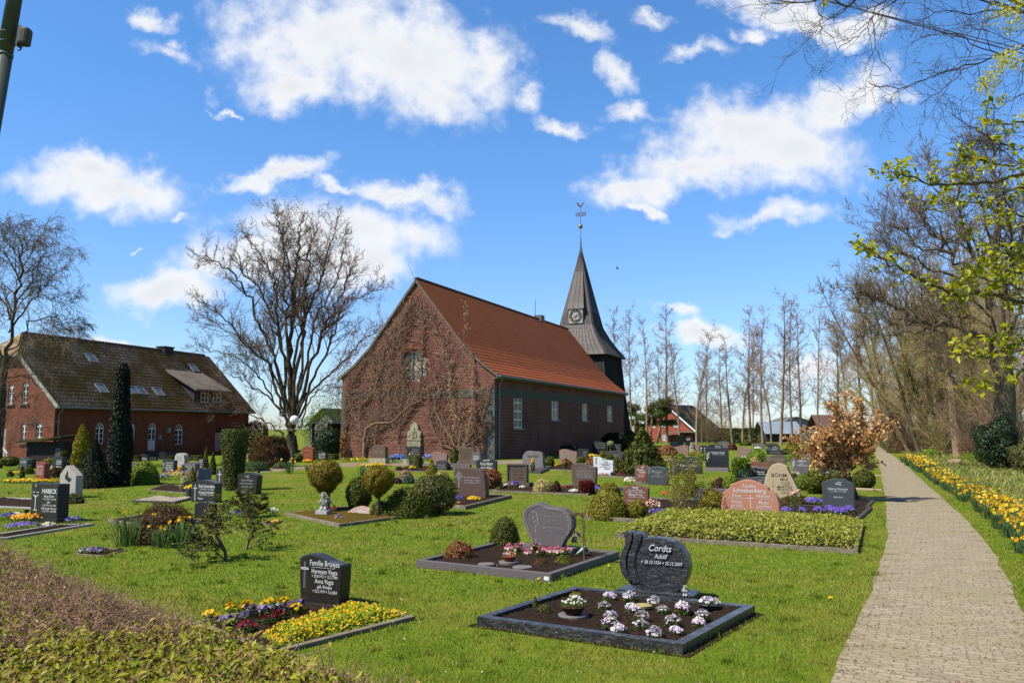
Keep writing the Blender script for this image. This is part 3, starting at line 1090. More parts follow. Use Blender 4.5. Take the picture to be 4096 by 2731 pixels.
m2 = MB()
ubox(m2, fx, dh[0], dh[2], .25, dh[3] - .5, .08, .14)
m2.build('door', PALE, barn)
m2 = MB()
m2.add([fx(u, z, .1) for u, z in arch_hole(dh[0], dh[2], dh[3] - .6, dh[3])], [tuple(range(15))])
m2.build('fanlight', GLASS, barn)
# roof
yh = 1.6
bprof = [(-BW / 2, BR + .06), (.42, BE - .18)]
b2prof = [(-BW / 2, BR + .06), (-BW - .42, BE - .18)]
r_ = tiled_roof('roof', bprof, .0 + yh * .0 - .22, BL + .3, .37, .3, .026, TILE_MOSS, barn, 6, .028, jit=.01)
# cut the ridge back where the half-hip rises
me = r_.data
for v in me.vertices:
 if v.co.z > hipz - .1:
  lim = -.22 + (v.co.z - hipz + .1) / (BR - hipz) * yh
  if v.co.y < lim:
   v.co.y = lim
r2 = tiled_roof('roof', b2prof, -.22, BL + .3, .37, .3, .04, TILE_MOSS, barn, 1)
for v in r2.data.vertices:
 if v.co.z > hipz - .1:
  lim = -.22 + (v.co.z - hipz + .1) / (BR - hipz) * yh
  if v.co.y < lim:
   v.co.y = lim
mb = MB()
mb.add([(-BW / 2 - hx - .25, -.35, hipz - .12), (-BW / 2 + hx + .25, -.35, hipz - .12), (-BW / 2 + .1, yh - .25, BR + .09), (-BW / 2 - .1, yh - .25, BR + .09)], [(0, 1, 2, 3)])
mb.build('half_hip', TILE_MOSS, barn)
mb = MB()
mb.bar((.42, -.2, BE - .26), (-BW / 2 + hx + .1, -.2, hipz - .16), .06, .24)
mb.bar((-BW - .42, -.2, BE - .26), (-BW / 2 - hx - .1, -.2, hipz - .16), .06, .24)
mb.bar((-BW / 2 - hx - .25, -.38, hipz - .2), (-BW / 2 + hx + .25, -.38, hipz - .2), .1, .12)
mb.build('bargeboard', plain('worn_white_board', lin(196, 200, 190), lin(150, 150, 136), 7, .7), barn)
mb = MB()
for k in range(int((BL - yh) / .34)):
 y = yh - .2 + k * .34
 mb.tube([(-BW / 2, y, BR + .08), (-BW / 2, y + .38, BR + .11)], [.1, .13], 7)
mb.build('ridge_tiles', plain('grey_ridge', lin(112, 104, 96), lin(84, 74, 66), 4, .85), barn)
mb = MB()
mb.tube([(.5, -.2, BE - .28), (.5, BL + .25, BE - .28)], .07, 8)
mb.tube([(.45, .25, BE - .3), (.1, .25, BE - .75), (.1, .25, 0)], .055, 8)
mb.build('gutter', ZINC, barn)
def slope_pt(f, y, off=0.0):      # f = 0 at the ridge, 1 at the eaves
 x = -BW / 2 + f * (.42 + BW / 2)
 z = BR + .06 + f * (BE - .18 - BR - .06)
 n = np.array([BR + .24 - BE, 0, .42 + BW / 2])
 n /= np.linalg.norm(n)
 return np.array([x, y, z]) + n * off
def slope_hit(sx, sy):
 r = ray(sx, sy)
 d = np.array([r @ BA.ex, r @ BA.ey, r[2]])
 o = BA.loc(EYEP)
 p0, n = slope_pt(0, 0), slope_pt(0, 0, 1) - slope_pt(0, 0)
 t = ((p0 - o) @ n) / (d @ n)
 p = o + d * t
 return (p[0] + BW / 2) / (.42 + BW / 2), p[1]
SKYG = glass_mat('skylight_glass', (.05, .075, .1))
for (a, b) in (((336, 1418), (392, 1453)), ((376, 1539), (430, 1574)), ((505, 1549), (535, 1578)), ((537, 1550), (588, 1581)), ((606, 1554), (656, 1586)), ((750, 1460), (794, 1490))):
 f0, y0 = slope_hit(*a)
 f1, y1 = slope_hit(*b)
 ya, yb = (y0, max(y0 + .7, y0 + .72))
 mb = MB()
 c0, c1, c2, c3 = slope_pt(f0, ya), slope_pt(f0, yb), slope_pt(f1, yb), slope_pt(f1, ya)
 nn = slope_pt(0, 0, 1) - slope_pt(0, 0)
 ring = [c0, c1, c2, c3]
 for i in range(4):
  mb.bar(ring[i] + nn * .1, ring[(i + 1) % 4] + nn * .1, .08, .12, tuple(nn))
 s_ = mb.build('skylight', plain('skylight_frame', lin(150, 156, 160), lin(120, 124, 126), 4, .4) if 'skylight_frame' not in bpy.data.materials else bpy.data.materials['skylight_frame'], barn)
 mb = MB()
 mb.add([p + nn * .13 for p in ring], [(0, 1, 2, 3)])
 mb.build('pane', SKYG, s_)
# shed dormer
SLATE = plain('slate_cladding', lin(62, 66, 72), lin(40, 44, 50), 9, .6, .4, bump=.4, bscale=14)
xd = -.25
pL, pR = BA.hit('x', xd, 778, 1560), BA.hit('x', xd, 930, 1560)
y0, y1 = pL[1], pL[1] + 3.9
zt2 = BA.hit('x', xd, 790, 1552)[2]
zb = BE + .0
# where the dormer roof meets the main slope
fb = .34
xb, zbk = slope_pt(fb, 0)[0], slope_pt(fb, 0)[2]
mb = MB()
mb.add([(xd, y0, zb), (xd, y1, zb), (xd, y1, zt2), (xd, y0, zt2), (xb, y0, zbk - .1), (xb, y1, zbk - .1)], [(0, 1, 2, 3), (0, 3, 4), (1, 5, 2)])
dm = mb.build('dormer', SLATE, barn)
mb = MB()
a, b = np.array([xd + .45, 0, zt2 - .1]), np.array([xb - .15, 0, zbk + .12])
mb.add([(a[0], y0 - .35, a[2]), (a[0], y1 + .35, a[2]), (b[0], y1 + .35, b[2]), (b[0], y0 - .35, b[2]), (a[0], y0 - .35, a[2] - .16), (a[0], y1 + .35, a[2] - .16), (b[0], y1 + .35, b[2] - .16), (b[0], y0 - .35, b[2] - .16)],
  [(0, 1, 2, 3), (7, 6, 5, 4), (0, 4, 5, 1), (1, 5, 6, 2), (2, 6, 7, 3), (3, 7, 4, 0)])
mb.build('dormer_roof', tile_mat('grey_tiles', lin(150, 140, 126), lin(120, 108, 94), lin(96, 86, 74)), dm)
for (sx0, sx1) in ((799, 833), (849, 881)):
 p, q_ = BA.hit('x', xd, sx0, 1608), BA.hit('x', xd, sx1, 1556)
 make_window(dm, right_map(xd), rect_hole(p[1], p[1] + 1.0, p[2], q_[2]), 'rect', -.02, .07, (WHITE, GLASS), None, 2, 3)
f, y = slope_hit(660, 1408)
mb = MB()
mb.box(-BW / 2 - .4, -BW / 2 + .4, y - .4, y + .7, BR - .8, BR + .34)
mb.box(-BW / 2 - .47, -BW / 2 + .47, y - .47, y + .77, BR + .342, BR + .44)
mb.build('chimney', plain('slate_chimney', lin(60, 62, 66), lin(44, 46, 50), 6, .7), barn)
f, y = slope_hit(420, 1415)
p = slope_pt(f, y)
mb = MB()
mb.tube([p, p + np.array([0, 0, .75])], .07, 8)
mb.tube([p + np.array([0, 0, .7]), p + np.array([0, 0, .82])], .1, 8)
mb.build('vent_pipe', SLATE, barn)
mb = MB()     # wall lamps, letter box, step rail
u, z = bu(667, 1720)
ubox(mb, fx, u - .1, u + .15, z - .2, z + .2, -.25, -.02)
u, z = bu(638, 1748)
ubox(mb, fx, u - .12, u + .12, z - .16, z + .16, -.1, -.0)
mb.build('wall_lamp', plain('lamp_grey', lin(180, 182, 184)), barn)
mb = MB()
u0, z0 = bu(590, 1806)
ubox(mb, fx, u0 - .1, u0 + 2.3, 0, z0 - .05, -1.3, -.01)
for k in range(14):
 u = u0 + .05 + k * .17
 mb.bar(fx(u, z0, -1.25), fx(u, z0 + .95, -1.25), .025, .025)
mb.bar(fx(u0 + .05, z0 + .97, -1.25), fx(u0 + 2.26, z0 + .97, -1.25), .04, .04)
mb.build('steps', CONCRETE, barn)
mb = MB()
a, b = bg_(26, 1766), bg_(62, 1812)
mb.bar(gy(a[0], a[1], -.6), gy(b[0], b[1], -.6), .09, .09)
mb.bar(gy(b[0] - .05, b[1], -.6), gy(b[0], 0, -.6), .06, .06)
mb.build('handrail', WHITE, barn)
# ---- old shed in front of the house
shp = G(184, 1858)
SH = Frame(shp, R(-18))
shed = empty('garden_shed', shp, R(-18), 'low black wooden shed with a mossy sagging roof before the brick house', 'shed')
mb = MB()
mb.box(-1.55, 1.25, 0, 1.3, 0, 1.34)
for k in range(17):
 mb.box(-1.55 + k * .165, -1.53 + k * .165, -.02, 0, 0.02, 1.32)
for k in range(8):
 mb.box(1.252, 1.27, .05 + k * .16, .07 + k * .16, .02, 1.32)
mb.build('wall', DARKWOOD, shed)
mb = MB()
xs_ = np.linspace(-1.95, 1.5, 12)
V = []
for x in xs_:
 t_ = (x + 1.95) / 3.45
 zf = 1.36 + .3 * t_ + .05 * math.sin(t_ * 9)
 V += [(x, -.45, zf), (x, 1.6, zf + .16), (x, -.45, zf - .1), (x, 1.6, zf + .06)]
F = []
for i in range(11):
 o = 4 * i
 F += [(o, o + 4, o + 5, o + 1), (o + 2, o + 3, o + 7, o + 6), (o, o + 2, o + 6, o + 4), (o + 1, o + 5, o + 7, o + 3)]
F += [(0, 1, 3, 2), (44, 46, 47, 45)]
mb.add(V, F)
MOSSR = plain('moss_felt', lin(92, 84, 30), lin(52, 46, 24), 3.5, .95, .1, bump=.8, bscale=22, bdist=.05)
mb.build('roof', MOSSR, shed)
mb = MB()
mb.box(.7, 1.1, -.035, -.022, .5, 1.0)
mb.build('window', plain('dim_pane', lin(120, 118, 112), lin(60, 60, 60), 9, .3), shed)
# ---- gable house beyond the graves
hp = AT(2660, 1765, 160)
HS = Frame((hp[0], hp[1], hz(160)), R(-38))
hou = empty('brick_house', HS.o, HS.yaw, 'distant orange brick house with a steep black roof and white windows', 'house')
z_ = lambda sy: HS.hit('y', 0, 2660, sy)[2]
x_ = lambda sx: HS.hit('y', 0, sx, 1700)[0]
xl, xr, xa = x_(2540), x_(2783), x_(2668)
ze, za = z_(1722), z_(1620)
mb = MB()
hh_ = [rect_hole(x_(2646), x_(2667), z_(1708), z_(1686)), rect_hole(x_(2694), x_(2715), z_(1708), z_(1684)), rect_hole(x_(2606), x_(2620), z_(1710), z_(1690)), rect_hole(x_(2649), x_(2667), z_(1762), z_(1740))]
wall_panel(mb, [(xl, 0), (xr, 0), (xr, ze), (xa, za), (xl, ze)], hh_, front_map(0), .12)
mb.add([(xr, 0, 0), (xr, 11, 0), (xr, 11, ze), (xr, 0, ze), (xl, 0, 0), (xl, 11, 0), (xl, 11, ze), (xl, 0, ze), (xa, 11, za)], [(0, 1, 2, 3), (4, 7, 6, 5), (5, 1, 2, 8, 6)])
mb.build('wall', BRICK_HOUSE, hou)
for h in hh_:
 us = [p[0] for p in h]
 zs = [p[1] for p in h]
 make_window(hou, front_map(0), h, 'rect', .08, .14, (WHITE, plain('bright_pane', lin(170, 180, 186), lin(60, 70, 76), 1.2, .2) if 'bright_pane' not in bpy.data.materials else bpy.data.materials['bright_pane']), None, 2, 1)
TILE_BLK = tile_mat('black_tiles', lin(66, 60, 58), lin(48, 44, 42), lin(40, 36, 34), rough=.5)
sl = (za - ze) / (xr - xa)
tiled_roof('roof', [(xa, za + .15), (xr + .6, ze - .6 * sl + .15)], -.5, 11.4, .4, .35, .05, TILE_BLK, hou, 4, .06)
sl2 = (za - ze) / (xa - xl)
tiled_roof('roof', [(xa, za + .15), (xl - .6, ze - .6 * sl2 + .15)], -.5, 11.4, .4, .35, .05, TILE_BLK, hou, 4, .06)
mb = MB()
mb.bar((xa, -.55, za + .02), (xr + .6, -.55, ze - .6 * sl + .02), .1, .28)
mb.bar((xa, -.55, za + .02), (xl - .6, -.55, ze - .6 * sl2 + .02), .1, .28)
mb.build('bargeboard', WHITE, hou)
mb = MB()
mb.box(x_(2712), x_(2830), -4.5, -.1, 2.0, 2.12)
mb.box(x_(2660), x_(2740), -3.2, -.1, 1.5, 1.62)
for sx in (2700, 2760, 2826):
 mb.box(x_(sx), x_(sx) + .12, -3.1, -2.98, 0, 2.0 if sx > 2712 else 1.5)
mb.build('carport', plain('green_sheet', lin(128, 142, 128), lin(104, 116, 108), 2, .5), hou)
# ---- farm sheds, wall hedge, van
fp = AT(3120, 1748, 190)
FS = Frame((fp[0], fp[1], hz(190)), R(-6))
fs = empty('farm_shed', FS.o, FS.yaw, 'low farm shed with pale grey sheet roof behind bare alders', 'shed')
fz = lambda sy: FS.hit('y', 0, 3120, sy)[2]
fxx = lambda sx: FS.hit('y', 0, sx, 1740)[0]
mb = MB()
mb.box(fxx(3062), fxx(3215), 0, 14, 0, fz(1736))
mb.build('wall', plain('dark_planks', lin(70, 58, 46), lin(44, 38, 32), 2, .8), fs)
mb = MB()
z0, z1, z2 = fz(1736), fz(1722), fz(1698)
X0, X1 = fxx(3056), fxx(3220)
mb.add([(X0, -1.0, z0 + .1), (X1, -1.0, z0 + .1), (X1, .5, z1), (X0, .5, z1), (X1, 8, z2 + .8), (X0, 8, z2 + .8), (X0, 15, z0), (X1, 15, z0)], [(0, 1, 2, 3), (3, 2, 4, 5), (5, 4, 7, 6)])
mb.build('roof', plain('sheet_roof', lin(160, 172, 184), lin(136, 146, 158), 1.2, .55), fs)
mb = MB()
mb.box(fxx(3152), fxx(3166), -.08, -.01, .1, fz(1744))
mb.build('door', plain('red_door', lin(150, 40, 40), lin(120, 34, 34), 2), fs)
fp = AT(3190, 1748, 215)
F2 = Frame((fp[0], fp[1], hz(215)), R(-6))
f2 = empty('barn', F2.o, F2.yaw, 'taller grey gabled barn behind the low sheet roofed shed', 'barn')
fz = lambda sy: F2.hit('y', 0, 3180, sy)[2]
fxx = lambda sx: F2.hit('y', 0, sx, 1700)[0]
xa_, xb_ = fxx(3132), fxx(3240)
xm = (xa_ + xb_) / 2
mb = MB()
wall_panel(mb, [(xa_, 0), (xb_, 0), (xb_, fz(1686)), (xm, fz(1668)), (xa_, fz(1686))], [], front_map(0), .1)
mb.add([(xa_, 0, 0), (xa_, 18, 0), (xa_, 18, fz(1686)), (xa_, 0, fz(1686)), (xb_, 0, 0), (xb_, 18, 0), (xb_, 18, fz(1686)), (xb_, 0, fz(1686))], [(0, 1, 2, 3), (4, 5, 6, 7)])
mb.build('wall', plain('grey_cladding', lin(150, 156, 160), lin(128, 134, 140), 1, .7), f2)
mb = MB()
for s in (-1, 1):
 mb.add([(xm, -.8, fz(1668) + .15), (xm + s * (xb_ - xm + .8), -.8, fz(1687)), (xm + s * (xb_ - xm + .8), 19, fz(1687)), (xm, 19, fz(1668) + .15)], [(0, 1, 2, 3)])
mb.build('roof', plain('dull_sheet', lin(128, 124, 120), lin(100, 98, 96), 1, .7), f2)
# white delivery van on the far road
vp = AT(2984, 1770, 185)
van = empty('van', (vp[0], vp[1], hz(185)), R(8), 'small white delivery van with a red sill parked by the far hedge', 'van')
vs = [(-2.2, .35), (2.1, .35), (2.2, .9), (1.9, 1.15), (1.15, 1.3), (.6, 1.9), (.3, 2.0), (-2.0, 2.0), (-2.2, 1.8)]
mb = MB()
mb.prism(vs, -.9, .9)
body = mb.build('body', plain('white_enamel', (.5, .5, .51), (.46, .46, .48), 2, .25, .5), van, bevel=.06)
mb = MB()
mb.prism([(1.12, 1.28), (1.2, 1.27), (.66, 1.86), (.58, 1.86)], -.8, .8)
mb.prism([(.2, 1.3), (.95, 1.3), (.55, 1.8), (.2, 1.8)], -.92, -.905)
mb.build('windscreen', GLASS, van)
mb = MB()
mb.box(-2.18, 2.0, -.915, -.902, .36, .62)
mb.build('red_stripe', plain('red_paint', lin(190, 30, 36), lin(170, 26, 30), 2, .4), van)
for x in (-1.45, 1.35):
 for y in (-.88, .7):
  mb = MB()
  mb.tube([(x, y, .33), (x, y + .18, .33)], .33, 16)
  mb.build('wheel', plain('rubber', (.02, .02, .02)) if 'rubber' not in bpy.data.materials else bpy.data.materials['rubber'], van)
# small brown house behind the copper beech
p = AT(3400, 1760, 150)
sh2 = empty('cottage', (p[0], p[1], hz(150)), R(-5), 'brown roofed cottage half hidden behind the copper beech', 'house')
mb = MB()
mb.box(-5, 3, 0, 8, 0, 2.3)
mb.build('wall', plain('dun_render', lin(140, 126, 112), lin(112, 100, 90), 2, .8), sh2)
mb = MB()
mb.add([(-5.6, -.6, 2.2), (3.6, -.6, 2.2), (3.6, 4, 5.0), (-5.6, 4, 5.0), (3.6, 8.6, 2.2), (-5.6, 8.6, 2.2)], [(0, 1, 2, 3), (3, 2, 4, 5)])
mb.build('roof', plain('brown_roof', lin(120, 92, 80), lin(96, 74, 64), 2, .8), sh2)
# pale house and pergola between tree and church
p = AT(1290, 1800, 100)
s3 = empty('garden_house', (p[0], p[1], 0), R(-20), 'pale house with a dark roof glimpsed between bare tree and church', 'house')
mb = MB()
mb.prism([(-2, 0), (2, 0), (2, 2.6), (0, 4.4), (-2, 2.6)], 0, 5)
mb.build('wall', plain('pale_render', lin(150, 148, 140), lin(128, 126, 120), 2, .8), s3)
mb = MB()
for s in (-1, 1):
 mb.bar((0, -.3, 4.5), (s * 2.4, -.3, 2.34), .1, .1)
 mb.add([(0, -.4, 4.55), (s * 2.4, -.4, 2.38), (s * 2.4, 5.4, 2.38), (0, 5.4, 4.55)], [(0, 1, 2, 3)])
mb.build('roof', plain('anthracite', lin(60, 62, 68), lin(48, 50, 54), 2, .7), s3)
p = AT(1265, 1822, 72)
s4 = empty('open_shelter', (p[0], p[1], 0), R(-22), 'low flat roofed open shelter of brown timber behind the trunk', 'shelter')
mb = MB()
mb.box(-.3, 4.2, -1, 2.5, 2.55, 2.68)
mb.build('roof', plain('flat_felt', lin(180, 182, 180), lin(150, 150, 146), 2, .7), s4)
mb = MB()
TIMB = plain('brown_timber', lin(92, 62, 44), lin(64, 44, 34), 3, .8)
for x in (0, 1.6, 3.9):
 mb = MB()
 mb.box(x, x + .14, -.7, -.56, 0, 2.548)
 mb.build('post', TIMB, s4)
mb = MB()
mb.box(-.1, 4.1, 2.2, 2.3, 0, 2.548)
mb.build('back_wall', TIMB, s4)
# ------------------------------------------------------------------ trees
def tubes_mesh(name, branches, mat, parent, sides=(8, 6, 4, 3, 3)):
 """branches: (points, radii, level) polylines turned into one tapered tube mesh"""
 groups = {}
 for pts, rad, lv_ in branches:
  groups.setdefault((len(pts), sides[min(lv_, len(sides) - 1)]), []).append((pts, rad))
 VV, FF, base = [], [], 0
 for (n, k), lst in groups.items():
  P = np.array([[tuple(p) for p in b[0]] for b in lst], dtype=np.float64)
  Rr = np.array([b[1] for b in lst])
  T = np.empty_like(P)
  T[:, 1:-1] = P[:, 2:] - P[:, :-2]
  T[:, 0] = P[:, 1] - P[:, 0]
  T[:, -1] = P[:, -1] - P[:, -2]
  T /= np.linalg.norm(T, axis=2, keepdims=True) + 1e-9
  ref = np.where(np.abs(T[:, :1, 2:3]) > .9, np.array([1.0, 0, 0]), np.array([0, 0, 1.0]))
  S = np.cross(T, np.broadcast_to(ref, T.shape))
  S /= np.linalg.norm(S, axis=2, keepdims=True) + 1e-9
  Q = np.cross(T, S)
  a = np.arange(k) * 2 * np.pi / k
  ring = P[:, :, None, :] + Rr[:, :, None, None] * (S[:, :, None, :] * np.cos(a)[:, None] + Q[:, :, None, :] * np.sin(a)[:, None])
  B = len(lst)
  VV.append(ring.reshape(-1, 3))
  idx = base + np.arange(B * n * k).reshape(B, n, k)
  i0, i1 = idx[:, :-1], idx[:, 1:]
  FF.append(np.stack([i0, np.roll(i0, -1, 2), np.roll(i1, -1, 2), i1], -1).reshape(-1, 4))
  base += B * n * k
 return mesh_np(name, np.concatenate(VV), FF, mat, parent, smooth=True)
def grow(rng, out, p, d, L, r, lv_, P):
 n = P['seg'][lv_]
 step = L / n
 pts, rad = [p.copy()], [r]
 last = len(P['seg']) - 1
 w, tr = P['wig'][lv_], P['trop'][lv_]
 kids = []
 tip = P['tip'][lv_]
 for i in range(n):
  d = Vector((d.x + rng.gauss(0, w), d.y + rng.gauss(0, w), d.z + rng.gauss(0, w) + tr)).normalized()
  p = p + d * step
  f = (i + 1) / n
  rr = r * (1 - f * (1 - tip))
  pts.append(p.copy())
  rad.append(rr)
  if lv_ < last and f >= P['start'][lv_]:
   k = P['nch'][lv_] / (n * (1 - P['start'][lv_]) + 1)
   kk = int(k) + (1 if rng.random() < k - int(k) else 0)
   for _ in range(kk):
    kids.append((p - d * step * rng.random(), d.copy(), f, rr))
 out.append((pts, rad, lv_))
 for q, dd, f, rr in kids:
  a = R(rng.gauss(P['ang'][lv_], P['ang'][lv_] * .22))
  ax = dd.orthogonal().normalized()
  ax.rotate(Matrix.Rotation(rng.random() * 2 * math.pi, 3, dd))
  nd = dd.copy()
  nd.rotate(Matrix.Rotation(a, 3, ax))
  ln = L * P['ratio'][lv_] * (1 - P['fall'][lv_] * f) * rng.uniform(.7, 1.25)
  grow(rng, out, q, nd, ln, max(P['rmin'], min(rr * .95, r * P['rr'][lv_] * (1 - .5 * f))), lv_ + 1, P)
def bark_mat(name, c1, c2, moss=None):
 t = NT(name)
 v = t.map(t.obj(), scale=(1, 1, .25))
 n = t.noise(14, 6, .65, v)
 col = t.ramp(n, [(.3, c2), (.65, c1)])
 if moss:
  col = t.mix(t.ramp(t.noise(1.6, 4, .6), [(.45, (0, 0, 0)), (.7, (.7, .7, .7))]), col, moss)
 t.bump(n, .6, .03)
 return t.fin(col, .9, .15)
BARK_GREY = bark_mat('grey_bark', lin(150, 130, 106), lin(84, 70, 55), lin(104, 100, 60))
BARK_DARK = bark_mat('dark_bark', lin(120, 104, 86), lin(62, 53, 43), lin(76, 78, 44))
BARK_BROWN = bark_mat('brown_bark', lin(190, 164, 132), lin(122, 98, 74))
BARK_ALDER = bark_mat('alder_bark', lin(190, 164, 140), lin(124, 104, 86))
BARK_BIRCH = bark_mat('birch_bark', lin(196, 190, 176), lin(110, 100, 90))
TWIG = bark_mat('twig_bark', lin(156, 134, 108), lin(108, 90, 72))
TWIG_RED = bark_mat('reddish_twigs', lin(184, 150, 124), lin(138, 106, 86))
TWIG_OLIVE = bark_mat('olive_twigs', lin(206, 186, 120), lin(160, 140, 88))
def tree(name, label, loc, seed, P, L, r, mats, d0=(0, 0, 1), cat='tree', group=None, split=1, sides=(10, 7, 4, 3, 3)):
 rng = random.Random(seed)
 out = []
 grow(rng, out, Vector((0, 0, 0)), Vector(d0).normalized(), L, r, 0, P)
 root = empty(name, loc, 0, label, cat, group)
 big = [b for b in out if b[2] <= split]
 # the foot of the trunk flares out and goes a little into the ground
 pts, rad, l0 = big[0]
 pts.insert(0, pts[0] - Vector(d0).normalized() * .3)
 rad.insert(0, r * 1.35)
 tubes_mesh('trunk', big, mats[0], root, sides)
 tubes_mesh('branches', [b for b in out if b[2] > split], mats[1], root, sides)
 return root, out
def limb_tree(name, label, foot, trunk, limbs, P, mats, seed, r0, spread=3.0, split=1, sides=(12, 8, 5, 4, 3), cat='tree', lr=None, dens=1.0):
 """a tree whose stem and main limbs follow given courses; the finer wood grows from them.
 courses are photo positions; each limb also reaches nearer or farther by its own amount"""
 rng = random.Random(seed)
 f0 = G(*foot)
 Y0 = f0[1]
 root = empty(name, f0, 0, label, cat)
 O = Vector(f0)
 out = []
 def course(pts, dep, r_a, r_b, wob):
  Q = [Vector(AT(x, y, Y0 + dep * (i / max(1, len(pts) - 1)))) - O for i, (x, y) in enumerate(pts)]
  C = spl3(Q, 5)
  n = len(C)
  C = [c + Vector((rng.gauss(0, wob), rng.gauss(0, wob), rng.gauss(0, wob))) * (0 if i in (0,) else 1) for i, c in enumerate(C)]
  return C, [r_a * (1 - i / (n - 1)) + r_b * i / (n - 1) for i in range(n)]
 C, Rd = course(trunk, 0, r0, r0 * .55, .02)
 C[0].z = -.2
 Rd[0] = r0 * 1.45
 out.append((C, Rd, 0))
 for k, lb in enumerate(limbs):
  pts, ra = lb[0], lb[1]
  dep = lb[2] if len(lb) > 2 else rng.uniform(-1, 1) * spread
  C, Rd = course(pts, dep, ra * .7, ra * .1, .11)
  out.append((C, Rd, 0))
  n = len(C)
  L = sum((C[i + 1] - C[i]).length for i in range(n - 1))
  cnt = int(P['n0'] * L * dens)
  for m in range(cnt):
   f = 1 - (1 - P['start0']) * rng.random() ** .85
   i = min(n - 2, int(f * (n - 1)))
   q = C[i].lerp(C[i + 1], rng.random())
   dd = (C[i + 1] - C[i]).normalized()
   ax = dd.orthogonal().normalized()
   ax.rotate(Matrix.Rotation(rng.random() * 2 * math.pi, 3, dd))
   nd = dd.copy()
   nd.rotate(Matrix.Rotation(R(rng.gauss(P['ang0'], 12)), 3, ax))
   nd.z += P.get('up0', .15)
   nd.normalize()
   grow(rng, out, q, nd, P['len0'] * (1.15 - .8 * f) * rng.uniform(.6, 1.3), max(P['rmin'], Rd[i] * rng.uniform(.3, .55)), 1, P)
 tubes_mesh('trunk', [b for b in out if b[2] < split], mats[0], root, sides)
 tubes_mesh('branches', [b for b in out if b[2] >= split], mats[1], root, sides)
 return root, out
def spl3(Q, n):
 out = []
 k = len(Q)
 for i in range(k - 1):
  p0, p1, p2, p3 = Q[max(0, i - 1)], Q[i], Q[i + 1], Q[min(k - 1, i + 2)]
  for s in range(n):
   t = s / n
   out.append(.5 * ((2 * p1) + (p2 - p0) * t + (2 * p0 - 5 * p1 + 4 * p2 - p3) * t * t + (3 * p1 - p0 - 3 * p2 + p3) * t ** 3))
 out.append(Q[-1].copy())
 return out
# the great bare tree between the two brick buildings
def cr(pts, ox, oy, k):
 return [(ox + x / k, oy + y / k) for x, y in pts]
PB = dict(seg=[1, 7, 5, 4], wig=[0, .16, .22, .24], trop=[0, .06, .07, .06], nch=[0, 9, 6], ang=[0, 42, 44], ratio=[0, .46, .5], fall=[0, .35, .3], start=[0, .18, .12], tip=[0, .28, .4, .5], rr=[0, .5, .6], rmin=.011,
   n0=1.7, start0=.26, ang0=42, len0=3.7)
BL_ = [([(690, 1400), (630, 1230), (570, 1010), (440, 880), (330, 740), (220, 640), (100, 590)], .2), ([(690, 1340), (640, 1100), (590, 930), (500, 740), (430, 560), (330, 430), (210, 350), (120, 320)], .24),
  ([(690, 1320), (660, 1000), (610, 760), (600, 520), (560, 400), (470, 280), (400, 170)], .22), ([(700, 1300), (690, 950), (700, 700), (710, 450), (740, 320), (740, 200), (770, 90)], .3),
  ([(700, 1300), (740, 950), (770, 700), (780, 500), (800, 380), (820, 240), (860, 130)], .24), ([(720, 1300), (790, 1050), (860, 820), (940, 680), (990, 560), (1060, 420), (1150, 290)], .22),
  ([(720, 1300), (830, 1050), (920, 880), (960, 760), (1010, 600), (1120, 575), (1260, 520)], .17), ([(740, 1300), (860, 1100), (980, 990), (1100, 850), (1200, 800), (1260, 700)], .15),
  ([(720, 1360), (620, 1250), (500, 1050), (400, 960), (250, 900), (110, 860)], .13), ([(690, 1320), (600, 1050), (480, 900), (300, 760), (140, 700)], .15),
  ([(700, 1250), (720, 900), (840, 560), (900, 380), (930, 230), (970, 150)], .2), ([(690, 1300), (650, 900), (540, 600), (400, 420), (370, 250)], .2),
  ([(650, 1400), (560, 1340), (430, 1270), (280, 1230), (200, 1330)], .1), ([(690, 1370), (560, 1180), (420, 1080), (330, 1050), (200, 1000)], .12),
  ([(700, 1280), (670, 800), (660, 600), (650, 400), (640, 230), (600, 110)], .2), ([(710, 1300), (760, 800), (700, 560), (660, 300), (620, 120), (580, 70)], .17),
  ([(720, 1250), (800, 900), (850, 700), (960, 500), (1000, 330), (1010, 200)], .17), ([(740, 1360), (800, 1200), (880, 1120), (990, 1060), (1060, 960)], .1), ([(700, 1340), (760, 1180), (820, 1140), (900, 1150), (990, 1170)], .08)]
big, bo = limb_tree('bare_tree', 'great bare multi-stemmed tree standing between the two brick buildings', (1172, 1818), cr([(705, 1545), (695, 1440), (700, 1290)], 700, 800, 1.4933),
     [(cr(a, 700, 800, 1.4933), b) for a, b in BL_], PB, (BARK_DARK, TWIG), 11, .6, 2.0)
